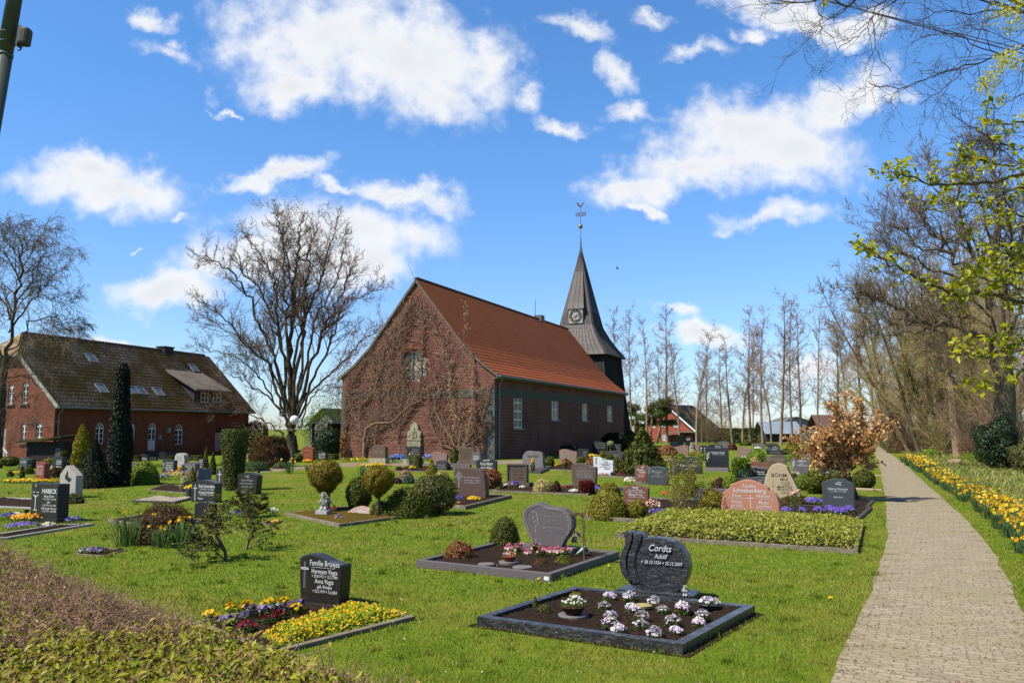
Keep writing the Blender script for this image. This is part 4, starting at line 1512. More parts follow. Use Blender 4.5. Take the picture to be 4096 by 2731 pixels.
# alders in a loose row beyond the graves
PA = dict(seg=[14, 5, 4, 3], wig=[.026, .12, .18, .2], trop=[.015, .07, .05, .03], nch=[46, 8, 5], ang=[52, 45, 45], ratio=[.23, .42, .5],
   fall=[.66, .3, .3], start=[.22, .15, .2], tip=[.12, .3, .4, .5], rr=[.22, .5, .6], rmin=.014)
protos = []
AL = [(2528, 1770, 1225), (2587, 1772, 1290), (2668, 1772, 1240), (2720, 1775, 1330), (2787, 1778, 1300), (2808, 1772, 1420), (2829, 1770, 1390), (2930, 1776, 1345), (2970, 1778, 1290),
  (3001, 1774, 1250), (3012, 1770, 1320), (3051, 1776, 1235), (3123, 1780, 1200), (3169, 1778, 1215), (3205, 1772, 1260), (3273, 1774, 1218), (3085, 1768, 1380), (2890, 1768, 1400), (2640, 1768, 1390), (2455, 1770, 1250)]
for i, (sx, sy, st) in enumerate(AL):
 p = G(sx, sy)
 hgt = AT(sx, st, p[1])[2] - p[2]
 if i < 4:
  o, _ = tree('alder', 'slender bare alder in the loose row along the far edge of the churchyard', (0, 0, 0), 40 + i, PA, 16.5, .16, (BARK_ALDER, TWIG_RED), cat='tree', group='bare alders along the far edge', split=0, sides=(7, 4, 3, 3))
  protos.append(o)
 else:
  o = copy_tree(protos[i % 4])
 s = hgt / 16.5
 place(o, (p[0], p[1], -.1), i * 1.3, (s * (.8 + .12 * (i * 7 % 5)),) * 2 + (s,))
 o.rotation_euler = (.012 * math.sin(i * 2.7), .016 * math.cos(i * 1.9), i * 1.3)
# birch at the left edge, its outer twigs hanging
PBI = dict(seg=[1, 7, 6, 5], wig=[0, .15, .15, .12], trop=[0, -.01, -.09, -.16], nch=[0, 9, 6], ang=[0, 42, 40], ratio=[0, .5, .6], fall=[0, .3, .3], start=[0, .15, .1], tip=[0, .3, .4, .5], rr=[0, .5, .6], rmin=.008,
   n0=3.0, start0=.15, ang0=44, len0=2.6, up0=.25)
BI_ = [([(25, 1420), (60, 1250), (80, 1080), (85, 960), (70, 870)], .14), ([(30, 1400), (120, 1300), (200, 1270), (270, 1310), (310, 1345)], .07), ([(35, 1330), (130, 1200), (200, 1120), (235, 1060)], .08), ([(50, 1250), (130, 1100), (190, 1000), (220, 950)], .07),
  ([(20, 1440), (-60, 1300), (-120, 1200), (-160, 1150)], .09), ([(40, 1280), (-20, 1120), (-60, 1000), (-70, 900)], .08), ([(15, 1520), (100, 1510), (165, 1560), (205, 1565)], .06), ([(15, 1480), (70, 1400), (140, 1360), (240, 1380), (290, 1400)], .06),
  ([(10, 1560), (60, 1600), (110, 1680), (130, 1700)], .04), ([(60, 1200), (130, 1180), (200, 1210), (250, 1240)], .05), ([(70, 1100), (20, 980), (30, 900)], .06), ([(70, 1120), (140, 980), (150, 900)], .06), ([(5, 1600), (-40, 1560), (-120, 1540)], .05), ([(20, 1450), (-40, 1440), (-110, 1480)], .05)]
bi, bio = limb_tree('birch', 'bare birch with fine hanging twigs at the left edge of the churchyard', (-22, 1872), [(-22, 1872), (2, 1640), (8, 1540), (25, 1420)], BI_, PBI, (BARK_DARK, TWIG), 8, .3, 2.0)
# oak on the right with long limbs reaching over the path
PO = dict(PB, n0=3.1, start0=.22, len0=3.2, ang0=44, wig=[0, .18, .22, .24], rmin=.010)
OK_ = [([(1400, 760), (1280, 690), (1100, 625), (880, 590), (770, 520), (640, 460), (520, 420), (420, 400)], .26, -2), ([(1240, 700), (1150, 760), (1000, 655), (850, 680), (680, 700), (600, 690)], .1, -1.5), ([(1390, 600), (1200, 470), (1000, 455), (900, 480)], .14, -3),
  ([(1400, 540), (1200, 320), (1100, 170), (980, 30), (900, -80), (800, -200)], .24, 1), ([(1400, 540), (1300, 300), (1230, 150), (1180, -50), (1150, -300), (1180, -450)], .24, 2), ([(1420, 500), (1390, 150), (1400, -100), (1380, -400), (1340, -560)], .26, -1),
  ([(1440, 500), (1500, 200), (1560, 0), (1620, -250)], .22, 1), ([(1450, 720), (1560, 500), (1700, 350), (1800, 200)], .2, 0), ([(1120, 180), (900, 130), (800, 40), (700, 0), (560, -20)], .12, 0), ([(1180, 330), (950, 260), (840, 180), (700, 170), (560, 200)], .13, -1),
  ([(1200, 100), (1050, -150), (980, -300), (960, -420)], .14, 2), ([(1400, 100), (1280, -150), (1250, -350), (1260, -520)], .14, 0), ([(1390, 640), (1250, 590), (1100, 560), (950, 350), (800, 300), (640, 290)], .13, 2), ([(1420, 800), (1300, 830), (1180, 800), (1050, 830)], .09, -2),
  ([(1500, 200), (1450, -50), (1470, -350)], .14, -2), ([(1430, 850), (1560, 760), (1680, 740)], .13, -1), ([(880, 590), (760, 600), (640, 560), (520, 560)], .06, -1)]
oak, oo = limb_tree('oak', 'tall bare oak with spreading limbs at the right of the path', (4030, 1880), cr([(1470, 1530), (1440, 1250), (1440, 980), (1405, 830), (1395, 680), (1400, 520)], 3100, 900, 1.568), [(cr(a, 3100, 900, 1.568), b * .8, c) for a, b, c in OK_], PO, (BARK_GREY, TWIG), 17, .58, 3)
O2_ = [([(1105, 1010), (1120, 900), (1200, 760), (1260, 700)], .09, 1), ([(1100, 950), (1080, 850), (1040, 740), (1030, 640), (1010, 540)], .12, 0), ([(1085, 880), (1010, 800), (900, 790), (860, 780)], .07, -1), ([(1110, 1050), (1020, 920), (930, 880)], .06, 1), ([(1090, 860), (1130, 740), (1150, 600), (1180, 480)], .08, 1),
  ([(1120, 1020), (1200, 900), (1230, 800)], .06, -1), ([(1040, 740), (960, 680), (900, 600), (880, 500)], .06, 0)]
o2, _ = limb_tree('oak', 'pale trunked bare tree beside the stump behind the daffodils', (3838, 1830), cr([(1150, 1460), (1125, 1250), (1110, 1080), (1100, 950)], 3100, 900, 1.568), [(cr(a, 3100, 900, 1.568), b, c) for a, b, c in O2_], PO, (BARK_BROWN, TWIG_OLIVE), 23, .36, 2)
# woodland edge: young trees leaning over the end of the path
PW = dict(seg=[12, 6, 5, 4], wig=[.04, .12, .17, .2], trop=[.015, .05, .05, .04], nch=[38, 10, 6], ang=[42, 42, 42], ratio=[.27, .45, .5],
   fall=[.55, .3, .3], start=[.2, .12, .15], tip=[.12, .3, .4, .5], rr=[.28, .5, .6], rmin=.011)
wp = []
rng = random.Random(77)
WD = [(3600, 1806, 1180, -.22), (3640, 1815, 1080, -.3), (3682, 1822, 1060, -.26), (3560, 1795, 1200, -.1), (3520, 1790, 1260, -.05), (3460, 1785, 1230, -.08), (3400, 1782, 1290, 0), (3345, 1780, 1300, .02), (3735, 1822, 1100, -.15), (3760, 1820, 1000, -.05), (3790, 1822, 1050, .0), (3705, 1812, 1000, .0),
  (3880, 1822, 1100, .03), (3920, 1826, 980, .05), (3975, 1830, 1040, 0), (4060, 1835, 900, 0), (4120, 1850, 800, 0), (3655, 1800, 1150, -.1), (3615, 1792, 1250, 0), (3745, 1800, 1130, 0), (3810, 1798, 1100, 0), (3860, 1800, 1050, 0), (3940, 1802, 1000, 0), (4010, 1806, 950, 0),
  (4080, 1808, 1000, 0), (4160, 1820, 900, 0), (3560, 1782, 1300, 0), (3690, 1786, 1200, 0), (3780, 1785, 1180, 0), (3900, 1786, 1150, 0), (4040, 1788, 1100, 0), (3840, 1778, 1200, 0), (3640, 1778, 1280, 0), (3960, 1778, 1180, 0)]
for i, (sx, sy, st, lean) in enumerate(WD):
 p = G(sx, sy)
 h = AT(sx, st, p[1])[2]
 if i < 5:
  o, _ = tree('woodland_tree', 'thin bare young tree in the brown woodland right of the path', (0, 0, 0), 60 + i, PW, 13.0, .15, ((BARK_DARK, BARK_BROWN, BARK_GREY)[i % 3], (TWIG_OLIVE, TWIG_RED, TWIG_OLIVE, TWIG_OLIVE, TWIG_OLIVE)[i]), d0=(lean * .0, 0, 1), cat='tree', group='bare woodland trees right of the path', split=0, sides=(7, 4, 3, 3))
  wp.append(o)
 else:
  o = copy_tree(wp[i % 5])
 s = h / 13.0
 place(o, (p[0], p[1], -.1), 0, (s, s, s))
 o.rotation_euler = (0, lean * 1.15, 0) if abs(lean) > .01 else (0, 0, rng.random() * 6)
# bare bushes of the understorey
PU = dict(seg=[1, 5, 4, 4], wig=[.0, .1, .16, .2], trop=[0, .06, .05, .03], nch=[26, 9, 7], ang=[34, 38, 42], ratio=[9, .5, .5], fall=[0, .3, .3], start=[0, .1, .1],
   tip=[.9, .3, .4, .5], rr=[.4, .5, .6], rmin=.006)
up_ = []
US = [(3540, 1800, 150), (3600, 1800, 210), (3660, 1815, 260), (3720, 1818, 300), (3770, 1825, 280), (3900, 1845, 330), (3960, 1852, 420), (4060, 1850, 430), (4110, 1870, 430), (3820, 1815, 330), (3860, 1812, 360), (3930, 1815, 400), (4000, 1815, 380), (4090, 1812, 360),
  (3690, 1796, 260), (3750, 1795, 280), (3640, 1795, 240), (3480, 1785, 130), (3420, 1784, 120), (3360, 1783, 110), (3580, 1785, 200), (2862, 1775, 150), (2835, 1774, 170), (2880, 1775, 110)]
for i, (sx, sy, hp_) in enumerate(US):
 p = G(sx, sy)
 if i < 3:
  o, _ = tree('bare_bush', 'bare many stemmed bush in the undergrowth of the woodland edge', (0, 0, 0), 90 + i, PU, .3, .09, ((TWIG, TWIG_OLIVE, TWIG_RED)[i],) * 2, cat='bush', group='bare bushes of the undergrowth', split=1, sides=(4, 4, 3, 3))
  up_.append(o)
 else:
  o = copy_tree(up_[i % 3])
 s = hp_ * mpp(p) / 3.4
 place(o, (p[0], p[1], -.05), i * 2.1, (s, s, s))
# far treeline
def far_wood():
 rg = np.random.default_rng(4)
 br = []
 for i in range(420):
  x = rg.uniform(-420, 460)
  y = rg.uniform(380, 560)
  h = rg.uniform(5, 11)
  b = Vector((x, y, -2))
  pts = [b, b + Vector((rg.normal(0, .3), 0, h * .5)), b + Vector((rg.normal(0, .6), 0, h))]
  br.append((pts, [.22, .16, .05], 0))
  for k in range(16):
   f = rg.uniform(.25, 1)
   q = b + Vector((0, 0, h * f))
   e = q + Vector((rg.normal(0, 1.4), rg.normal(0, 1), rg.uniform(.4, 1.8)))
   br.append(([q, (q + e) / 2 + Vector((0, 0, -.1)), e], [.12, .09, .06], 1))
 return tubes_mesh('far_wood', br, TWIG_OLIVE, None, (4, 3, 3))
tag(far_wood(), 'hazy line of bare far trees along the horizon', 'woodland', kind='stuff')
# the vines that climb the church gable
def gab(sx, sy):
 q_ = CH.hit('y', 0, sx, sy)
 return (q_[0], q_[2])
def roofz(x):
 xx = x if x > -6.3 else -12.6 - x
 return float(np.interp(xx, [-6.3, -2.35, -1.0, 0], [RZ, 8.02, 6.76, 5.98]))
def vine(label, stems, seed, dens, wide, leaves, over=False):
 rng = random.Random(seed)
 out = []
 lv_ = []
 for path, r0 in stems:
  pts = [gab(*p) for p in path]
  # smooth resample with wobble
  fine = []
  for a, b in zip(pts[:-1], pts[1:]):
   L = math.hypot(b[0] - a[0], b[1] - a[1])
   n = max(2, int(L / .3))
   for i in range(n):
    f = i / n
    fine.append((a[0] + (b[0] - a[0]) * f + rng.gauss(0, .04), a[1] + (b[1] - a[1]) * f + rng.gauss(0, .03)))
  fine.append(pts[-1])
  P3 = [Vector((x, -.1 - r0, z)) for x, z in fine]
  n = len(P3)
  out.append((P3, [r0 * (1 - .75 * i / n) for i in range(n)], 0))
  for i in range(2, n):
   for _ in range(dens):
    if rng.random() > .8:
     continue
    x, z = fine[i]
    a = rng.gauss(math.pi / 2 + .1, .85)
    q = [Vector((x, -.07, z))]
    L = rng.uniform(.5, 1.7) * wide
    m = 6
    for k in range(m):
     a += rng.gauss(0, .38)
     a += (math.pi / 2 - a) * .08
     x += math.cos(a) * L / m
     z += math.sin(a) * L / m
     if not over and (z > roofz(min(-.05, max(-12.5, x))) - .15 or x > -.05 or x < -12.5):
      break
     q.append(Vector((x, -.06 - rng.random() * .16, z)))
     if rng.random() < leaves * .8:
      lv_.append((x + rng.gauss(0, .06), -.1 - rng.random() * .14, z + rng.gauss(0, .06)))
    if len(q) > 2:
     out.append((q, [.017 * (1 - .6 * j / len(q)) for j in range(len(q))], 1))
 root = empty('climbing_vine', CH.o, CH.yaw, label, 'vine')
 tubes_mesh('stems', out, TWIG_RED, root, (6, 3, 3))
 if lv_:
  V, F = leaf_arrays(np.array(lv_), np.tile([0, -1, .3], (len(lv_), 1)), .1, .6, np.random.default_rng(seed))
  mesh_np('leaves', V, [F], DEADLEAF, root)
 return root
def leaf_arrays(P, N, size, asp, rng, droop=0.0, szvar=.35):
 """diamond leaves with a raised fold, one per point, facing roughly along N"""
 n = len(P)
 N = N + rng.normal(0, .45, (n, 3))
 N /= np.linalg.norm(N, axis=1, keepdims=True) + 1e-9
 T = rng.normal(0, 1, (n, 3))
 T[:, 2] += .25 - droop
 T -= N * np.sum(T * N, axis=1, keepdims=True)
 T /= np.linalg.norm(T, axis=1, keepdims=True) + 1e-9
 B = np.cross(N, T)
 s = size * (1 + rng.uniform(-szvar, szvar, n))[:, None]
 w = s * asp * .5
 v0 = P - T * s * .5
 v2 = P + T * s * .5 - N * s * .12
 v1 = P + B * w + N * s * .1
 v3 = P - B * w + N * s * .1
 V = np.stack([v0, v1, v2, v3], 1).reshape(-1, 3)
 i = np.arange(n) * 4
 F = np.concatenate([np.stack([i, i + 2, i + 1], 1), np.stack([i, i + 3, i + 2], 1)])
 return V, F
DEADLEAF = leafmat('dead_leaves', [lin(150, 92, 56), lin(176, 120, 76), lin(112, 68, 46), lin(190, 146, 96)], .25)
COPPERLEAF = leafmat('copper_leaves', [lin(176, 124, 78), lin(212, 164, 112), lin(132, 88, 54), lin(238, 202, 150), lin(190, 138, 88)], .3, .35, .5, k=1.5, patch=0)
vine('old climbing vine rooted at the left of the gable with thick dark stems', [
 ([(1462, 1835), (1460, 1760), (1470, 1712), (1510, 1690), (1560, 1690), (1600, 1668), (1640, 1622), (1690, 1600)], .09),
 ([(1460, 1800), (1440, 1700), (1445, 1630), (1500, 1560), (1530, 1480), (1540, 1400), (1580, 1330)], .05),
 ([(1462, 1810), (1480, 1740), (1550, 1700), (1580, 1640), (1600, 1500)], .04),
 ([(1440, 1690), (1400, 1620), (1410, 1540), (1450, 1470), (1490, 1400)], .03), ([(1600, 1680), (1620, 1560), (1600, 1380), (1640, 1290)], .03), ([(1600, 1800), (1590, 1720), (1640, 1660), (1680, 1560)], .025), ([(1380, 1790), (1385, 1650), (1400, 1520)], .025), ([(1500, 1800), (1520, 1620), (1500, 1450)], .025),
 ([(1555, 1690), (1556, 1600), (1560, 1520), (1570, 1420), (1610, 1300), (1640, 1230)], .03)], 3, 11, 1.2, .16)
vine('climbing vine with tangled stems on the right half of the church gable', [
 ([(1835, 1800), (1800, 1740), (1770, 1690), (1740, 1640), (1760, 1560), (1740, 1500)], .06),
 ([(1838, 1790), (1850, 1700), (1820, 1620), (1800, 1520), (1790, 1400), (1750, 1330), (1720, 1250)], .05),
 ([(1840, 1800), (1890, 1740), (1930, 1680), (1950, 1620), (1965, 1560)], .045),
 ([(1842, 1800), (1880, 1750), (1910, 1660), (1925, 1600)], .04),
 ([(1838, 1800), (1770, 1780), (1735, 1720), (1720, 1640), (1715, 1560)], .045),
 ([(1845, 1795), (1910, 1760), (1960, 1720), (1975, 1700)], .035),
 ([(1700, 1560), (1680, 1500), (1700, 1330), (1690, 1270), (1660, 1220)], .03)], 5, 8, 1.2, .18)
# slender young tree in front of the gable, reaching past the roof edge
PV = dict(seg=[1, 13, 5, 4], wig=[0, .035, .13, .18], trop=[0, .09, .12, .1], nch=[6, 26, 4], ang=[14, 32, 35], ratio=[28, .1, .5], fall=[0, .5, .3], start=[0, .18, .1], tip=[.9, .15, .3, .5], rr=[.6, .3, .6], rmin=.014)
p = CH.o + CH.ey * -1.1 + CH.ex * CH.hit('y', -1.1, 1845, 1800)[0]
yt, yo = tree('young_tree', 'slender upright young tree with brown buds rising before the church gable', p, 15, PV, .3, .1, (BARK_BROWN, TWIG), split=1)
lp = np.array([tuple(q) for pts, rad, l_ in yo if l_ >= 1 for q in pts[1:]])
lp = lp[np.random.default_rng(2).random(len(lp)) < .7]
V, F = leaf_arrays(lp + np.random.default_rng(3).normal(0, .05, lp.shape), np.tile([0, -.5, .6], (len(lp), 1)), .12, .5, np.random.default_rng(4))
mesh_np('buds', V, [F], leafmat('pale_buds', [lin(160, 128, 92), lin(196, 168, 132), lin(130, 96, 64)], .2), yt)
# copper beech that has kept last year's leaves
PC = dict(seg=[3, 6, 5, 4], wig=[.05, .16, .2, .22], trop=[0, .05, .03, .02], nch=[13, 8, 6], ang=[47, 42, 42], ratio=[1.12, .48, .5], fall=[.1, .3, .3], start=[.6, .25, .15], tip=[.8, .25, .3, .5], rr=[.45, .5, .55], rmin=.007)
cb, co = tree('copper_beech', 'low spreading beech still covered in curled copper brown leaves', G(3425, 2001), 19, PC, 1.5, .12, (BARK_DARK, TWIG_RED), d0=(-.32, 0, 1), split=1)
rg = np.random.default_rng(8)
lp = np.array([tuple(q) for pts, rad, l_ in co if l_ >= 2 for q in pts[1:]])
lp = np.repeat(lp, 5, axis=0)
lp = lp + rg.normal(0, .06, lp.shape)
lp = lp[rg.random(len(lp)) < .8]
V, F = leaf_arrays(lp, np.tile([0, 0, .4], (len(lp), 1)), .1, .62, rg, 1.2)
mesh_np('leaves', V, [F], COPPERLEAF, cb)
# ------------------------------------------------------------------ shrubs, flowers
def unit_dirs(rg, n):
 v = rg.normal(0, 1, (n, 3))
 return v / np.linalg.norm(v, axis=1, keepdims=True)
def lump(rg, k=9):
 A = rg.normal(0, 1, (k, 3)) * 4.6
 ph = rg.uniform(0, 6.28, k)
 am = rg.uniform(.3, 1, k)
 return lambda D: (np.sin(D @ A.T + ph) * am).sum(1) / am.sum()
def shrub_points(shape, rg, n, w, d, h, rough=.16):
 """points and outward normals in a crown of the given form standing on z=0"""
 lf = lump(rg)
 D = unit_dirs(rg, n)
 dep = 1 - np.abs(rg.normal(0, .14, n))
 dep = np.clip(dep, .45, 1.02)
 if shape in ('ball', 'dome', 'flat', 'egg'):
  if shape == 'egg':
   D[:, :2] *= (1.0 + .2 * D[:, 2:3]) * np.clip(1.25 + D[:, 2:3] * .5, .75, 1.1)
  if shape == 'dome':
   D[:, 2] = np.abs(D[:, 2]) * 1.0 - .12
  m = (1 + rough * lf(D) + rg.normal(0, .03, n)) * dep
  S = np.array([w / 2, d / 2, h * (.9 if shape == 'dome' else .5)])
  P = D * m[:, None] * S
  P[:, 2] += h * (.1 if shape == 'dome' else .5)
  N = D / S
 elif shape in ('cone', 'spire', 'yewcol', 'column', 'tub'):
  z = rg.uniform(0, 1, n) ** (1.35 if shape == 'cone' else 1.0)
  a = rg.uniform(0, 2 * np.pi, n)
  if shape == 'cone':
   prof = np.interp(z, [0, .1, .5, .85, 1], [.8, 1, .62, .2, .02])
  elif shape == 'spire':
   prof = np.interp(z, [0, .12, .55, .85, 1], [.7, 1, .85, .4, .05])
  elif shape == 'yewcol':
   prof = np.interp(z, [0, .1, .3, .5, .75, .93, 1], [.88, 1, .92, .74, .6, .52, .25])
  elif shape == 'tub':
   prof = np.interp(z, [0, .06, .5, .93, 1], [.6, .66, .82, 1, .88])
  else:
   prof = np.interp(z, [0, .1, .9, 1], [.9, 1, .95, .5])
  cap = rg.random(n) < .08
  D3 = np.stack([np.cos(a), np.sin(a), z * 2], 1)
  m = prof * (1 + rough * lf(D3 * 1.4)) * dep
  m = np.where(cap, m * np.sqrt(rg.random(n)), m)
  z = np.where(cap & (shape in ('tub', 'column')), 1 - .03 * rg.random(n), z)
  P = np.stack([np.cos(a) * m * w / 2, np.sin(a) * m * d / 2, z * h], 1)
  N = np.stack([np.cos(a), np.sin(a), np.full(n, .35)], 1)
 elif shape == 'box':
  P = rg.uniform(-1, 1, (n, 3))
  ax = rg.choice(3, n, p=[.2, .4, .4])
  sg = np.where(rg.random(n) < .5, -1.0, 1.0)
  sg = np.where(ax == 2, 1.0, sg)
  P[np.arange(n), ax] = sg * dep
  N = np.zeros((n, 3))
  N[np.arange(n), ax] = sg
  P = P * (1 + .05 * lf(P * 2))[:, None] * np.array([w / 2, d / 2, h / 2]) + np.array([0, 0, h / 2])
 N = N / (np.linalg.norm(N, axis=1, keepdims=True) + 1e-9)
 return P, N
CORE = plain('shaded_inner_twigs', (.02, .022, .010), (.035, .028, .015), 20, .95, .05)  # solid body for the inner twigs, their shade put into its dark colour
def shrub_mesh(name, shape, w, d, h, n, leaf, mat, seed, asp=.55, rough=.16, core=.5, parent=None, sprigs=None):
 rg = np.random.default_rng(seed)
 P, N = shrub_points(shape, rg, n, w, d, h, rough)
 # loose shoots stand out of the clipped form, and small bites are missing
 sh = rg.random(n) < .07
 P = P + N * (sh * rg.uniform(0, .07, n) * min(w, h))[:, None]
 K = P[rg.integers(0, n, 9)]
 gone = (np.linalg.norm(P[:, None] - K[None], axis=2).min(1) < .07 * min(w, h)) & (rg.random(n) < .75)
 P, N = P[~gone], N[~gone]
 V, F = leaf_arrays(P, N, leaf, asp, rg)
 Vs, Fs, mi = [V], [F], [np.zeros(len(F), int)]
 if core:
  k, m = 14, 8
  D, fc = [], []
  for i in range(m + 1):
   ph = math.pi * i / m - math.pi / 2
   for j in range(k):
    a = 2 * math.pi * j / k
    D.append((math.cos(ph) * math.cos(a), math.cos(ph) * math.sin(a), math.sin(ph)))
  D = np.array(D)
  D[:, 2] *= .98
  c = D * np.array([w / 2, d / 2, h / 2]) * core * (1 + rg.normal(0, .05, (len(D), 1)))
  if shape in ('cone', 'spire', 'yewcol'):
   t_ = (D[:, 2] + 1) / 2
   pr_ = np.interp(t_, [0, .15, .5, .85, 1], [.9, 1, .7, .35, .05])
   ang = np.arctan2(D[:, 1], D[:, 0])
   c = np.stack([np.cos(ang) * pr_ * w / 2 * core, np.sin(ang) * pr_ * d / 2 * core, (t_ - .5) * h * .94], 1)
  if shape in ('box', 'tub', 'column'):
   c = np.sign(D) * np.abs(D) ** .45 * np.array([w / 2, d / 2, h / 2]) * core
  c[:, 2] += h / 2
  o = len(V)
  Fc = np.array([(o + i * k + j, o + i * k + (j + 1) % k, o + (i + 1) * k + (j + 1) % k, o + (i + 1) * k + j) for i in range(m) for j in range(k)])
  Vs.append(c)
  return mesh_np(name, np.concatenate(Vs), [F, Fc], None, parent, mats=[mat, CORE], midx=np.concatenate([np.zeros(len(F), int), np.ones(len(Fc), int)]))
 return mesh_np(name, V, [F], mat, parent)
LV = {
 'yew': leafmat('yew_green', [lin(52, 66, 22), lin(80, 88, 30), lin(108, 110, 38), lin(44, 56, 20)], .15, .5, .3),
 'yewgold': leafmat('golden_yew', [lin(82, 86, 24), lin(130, 124, 36), lin(164, 148, 50), lin(62, 68, 22)], .2, .5, .3),
 'box': leafmat('box_green', [lin(80, 90, 24), lin(110, 116, 34), lin(56, 68, 20), lin(142, 138, 50)], .2, .5, .25),
 'bright': leafmat('bright_green', [lin(112, 140, 36), lin(140, 160, 50), lin(86, 112, 26), lin(168, 176, 84)], .3, .45, .4),
 'gold': leafmat('golden_cypress', [lin(150, 138, 22), lin(178, 160, 34), lin(116, 110, 18)], .25, .5, .3),
 'dark': leafmat('dark_conifer', [lin(22, 32, 16), lin(34, 46, 22), lin(16, 24, 12), lin(46, 58, 28)], .1, .5, .3),
 'blue': leafmat('bluegreen_juniper', [lin(62, 82, 60), lin(84, 106, 78), lin(42, 60, 42)], .15, .5, .3),
 'bronze': leafmat('bronze_globe', [lin(136, 112, 26), lin(160, 132, 36), lin(106, 96, 24), lin(140, 136, 40)], .25, .45, .4),
 'rhodo': leafmat('rhododendron', [lin(64, 74, 32), lin(88, 92, 44), lin(112, 108, 60), lin(72, 78, 32)], .2, .45, .3),
 'redtip': leafmat('red_tipped', [lin(178, 84, 60), lin(146, 66, 46), lin(104, 104, 44), lin(198, 128, 92), lin(84, 84, 36)], .25, .4, .4),
 'hydr': leafmat('pale_gold_leaves', [lin(206, 186, 108), lin(180, 158, 80), lin(222, 204, 140), lin(120, 112, 46)], .3, .5, .3),
 'brown': leafmat('brown_twigs', [lin(112, 84, 54), lin(104, 76, 50), lin(150, 120, 84)], .15, .7, .2),
 'maroon': leafmat('maroon_leaves', [lin(84, 52, 32), lin(108, 72, 40), lin(64, 42, 28), lin(92, 82, 42)], .2, .45, .4),
 'redgrass': leafmat('red_stems', [lin(126, 40, 30), lin(98, 30, 26), lin(146, 60, 44)], .2, .5, .3),
 'beige': leafmat('dry_heads', [lin(196, 170, 140), lin(172, 144, 112), lin(150, 120, 92)], .3, .7, .2),
 'ground': leafmat('ground_cover', [lin(124, 132, 34), lin(160, 162, 54), lin(92, 104, 26), lin(206, 198, 100), lin(146, 150, 44)], .25, .4, .2, patch=0, k=1.25),
 'creep': leafmat('creeping_juniper', [lin(74, 98, 56), lin(98, 122, 74), lin(52, 72, 42)], .15, .5, .3),
 'variegated': leafmat('variegated', [lin(168, 172, 112), lin(200, 196, 150), lin(112, 122, 60)], .3, .45, .4),
 'moss': leafmat('moss_cushion', [lin(122, 92, 36), lin(150, 112, 44), lin(98, 84, 32), lin(112, 112, 40)], .2, .7, .1),
 'heather': leafmat('heather', [lin(104, 66, 56), lin(86, 54, 46), lin(122, 84, 66)], .2, .6, .2),
 'holly': leafmat('holly', [lin(26, 40, 22), lin(40, 56, 30), lin(60, 78, 46), lin(20, 30, 16)], .1, .4, .35),
 'fresh': leafmat('fresh_leaves', [lin(150, 172, 34), lin(176, 190, 56), lin(118, 144, 26)], .4, .45, .35),
}
_sd = [100]
def shrub(label, sx, sy, wp_, hp2, shape, mk, name='shrub', cat='shrub', group=None, n=None, leaf=None, asp=.55, depth=1.0, rough=.18, core=.52, lift=0.0):
 """a clipped or grown shrub given where it stands and how large it looks"""
 p = GZ(sx, sy)
 m = mpp(p)
 w, h = wp_ * m, hp2 * m
 _sd[0] += 1
 n = n or int(min(11000, max(900, wp_ * hp2 * .6)))
 leaf = leaf or max(.022, 7.5 * m)
 o = shrub_mesh(name, shape, w, w * depth, h, n, leaf, LV[mk], _sd[0], asp, rough, core)
 # the near side of the crown, not its middle, stands over the given point
 off = min(.35 * w * depth, 1.5)
 o.location = (p[0] + off * p[0] / p[1] * .8, p[1] + off * .8, p[2] + lift * h)
 o.rotation_euler = (0, 0, _sd[0] * 1.7)if shape not in ('box',) else (0, 0, R(-25))
 return tag(o, label, cat, group)
# left part
shrub('dark spreading juniper at the foot of the columnar yew', 372, 1953, 150, 200, 'cone', 'dark', 'juniper', n=8000, rough=.55, asp=.4)
shrub('very tall dark columnar yew in front of the brick house', 470, 1944, 100, 492, 'yewcol', 'dark', 'yew_column', 'conifer', n=13000, leaf=.1, asp=.4, rough=.05)
shrub('golden yellow cypress beside the dark shed', 323, 1872, 74, 176, 'spire', 'gold', 'golden_cypress', 'conifer', rough=.2)
shrub('rounded light green bush right of the columnar yew', 573, 1936, 126, 100, 'dome', 'bright')
shrub('thin dark thuja behind the columnar yew', 518, 1850, 26, 150, 'spire', 'dark', 'thuja', 'conifer')
shrub('clipped dark yew block wider at the top before the house', 932, 1962, 112, 244, 'tub', 'yew', 'yew_block', 'conifer', n=10000, leaf=.07, asp=.4, rough=.09, core=.62)
shrub('small pointed green thuja left of the yew block', 822, 1873, 24, 84, 'cone', 'yewgold', 'thuja', 'conifer')
shrub('small dark pointed thuja touching the yew block', 850, 1898, 34, 88, 'cone', 'yew', 'thuja', 'conifer')
shrub('variegated bush behind the flower tub', 737, 1966, 38, 62, 'ball', 'variegated')
shrub('small golden thuja behind the flower tub', 768, 1946, 44, 76, 'cone', 'yewgold', 'thuja', 'conifer', rough=.3)
shrub('leafy low bush at the foot of the pale pointed stone', 290, 2014, 88, 42, 'dome', 'rhodo')
shrub('flat topped round green bonsai shrub at the far left', 38, 1880, 80, 40, 'flat', 'box', lift=.35)
shrub('low dark bush below the flat topped shrub', 40, 1906, 24, 24, 'dome', 'yew')
shrub('small bush with yellowish leaves beside the blue grey stone', 118, 1896, 34, 38, 'dome', 'box')
shrub('thin sprig of a shrub before the blue grey stone', 88, 1915, 18, 50, 'spire', 'yew', core=0)
shrub('brown leafed shrub under the dark stone with the round ornament', 222, 1908, 56, 42, 'dome', 'maroon')
shrub('round topped green shrub beneath the golden cypress', 302, 1850, 56, 34, 'flat', 'box', lift=.3)
shrub('dark spreading bush beneath the house gable', 15, 1854, 50, 24, 'dome', 'dark')
shrub('dark low juniper before the shed wall', 130, 1872, 100, 34, 'dome', 'dark')
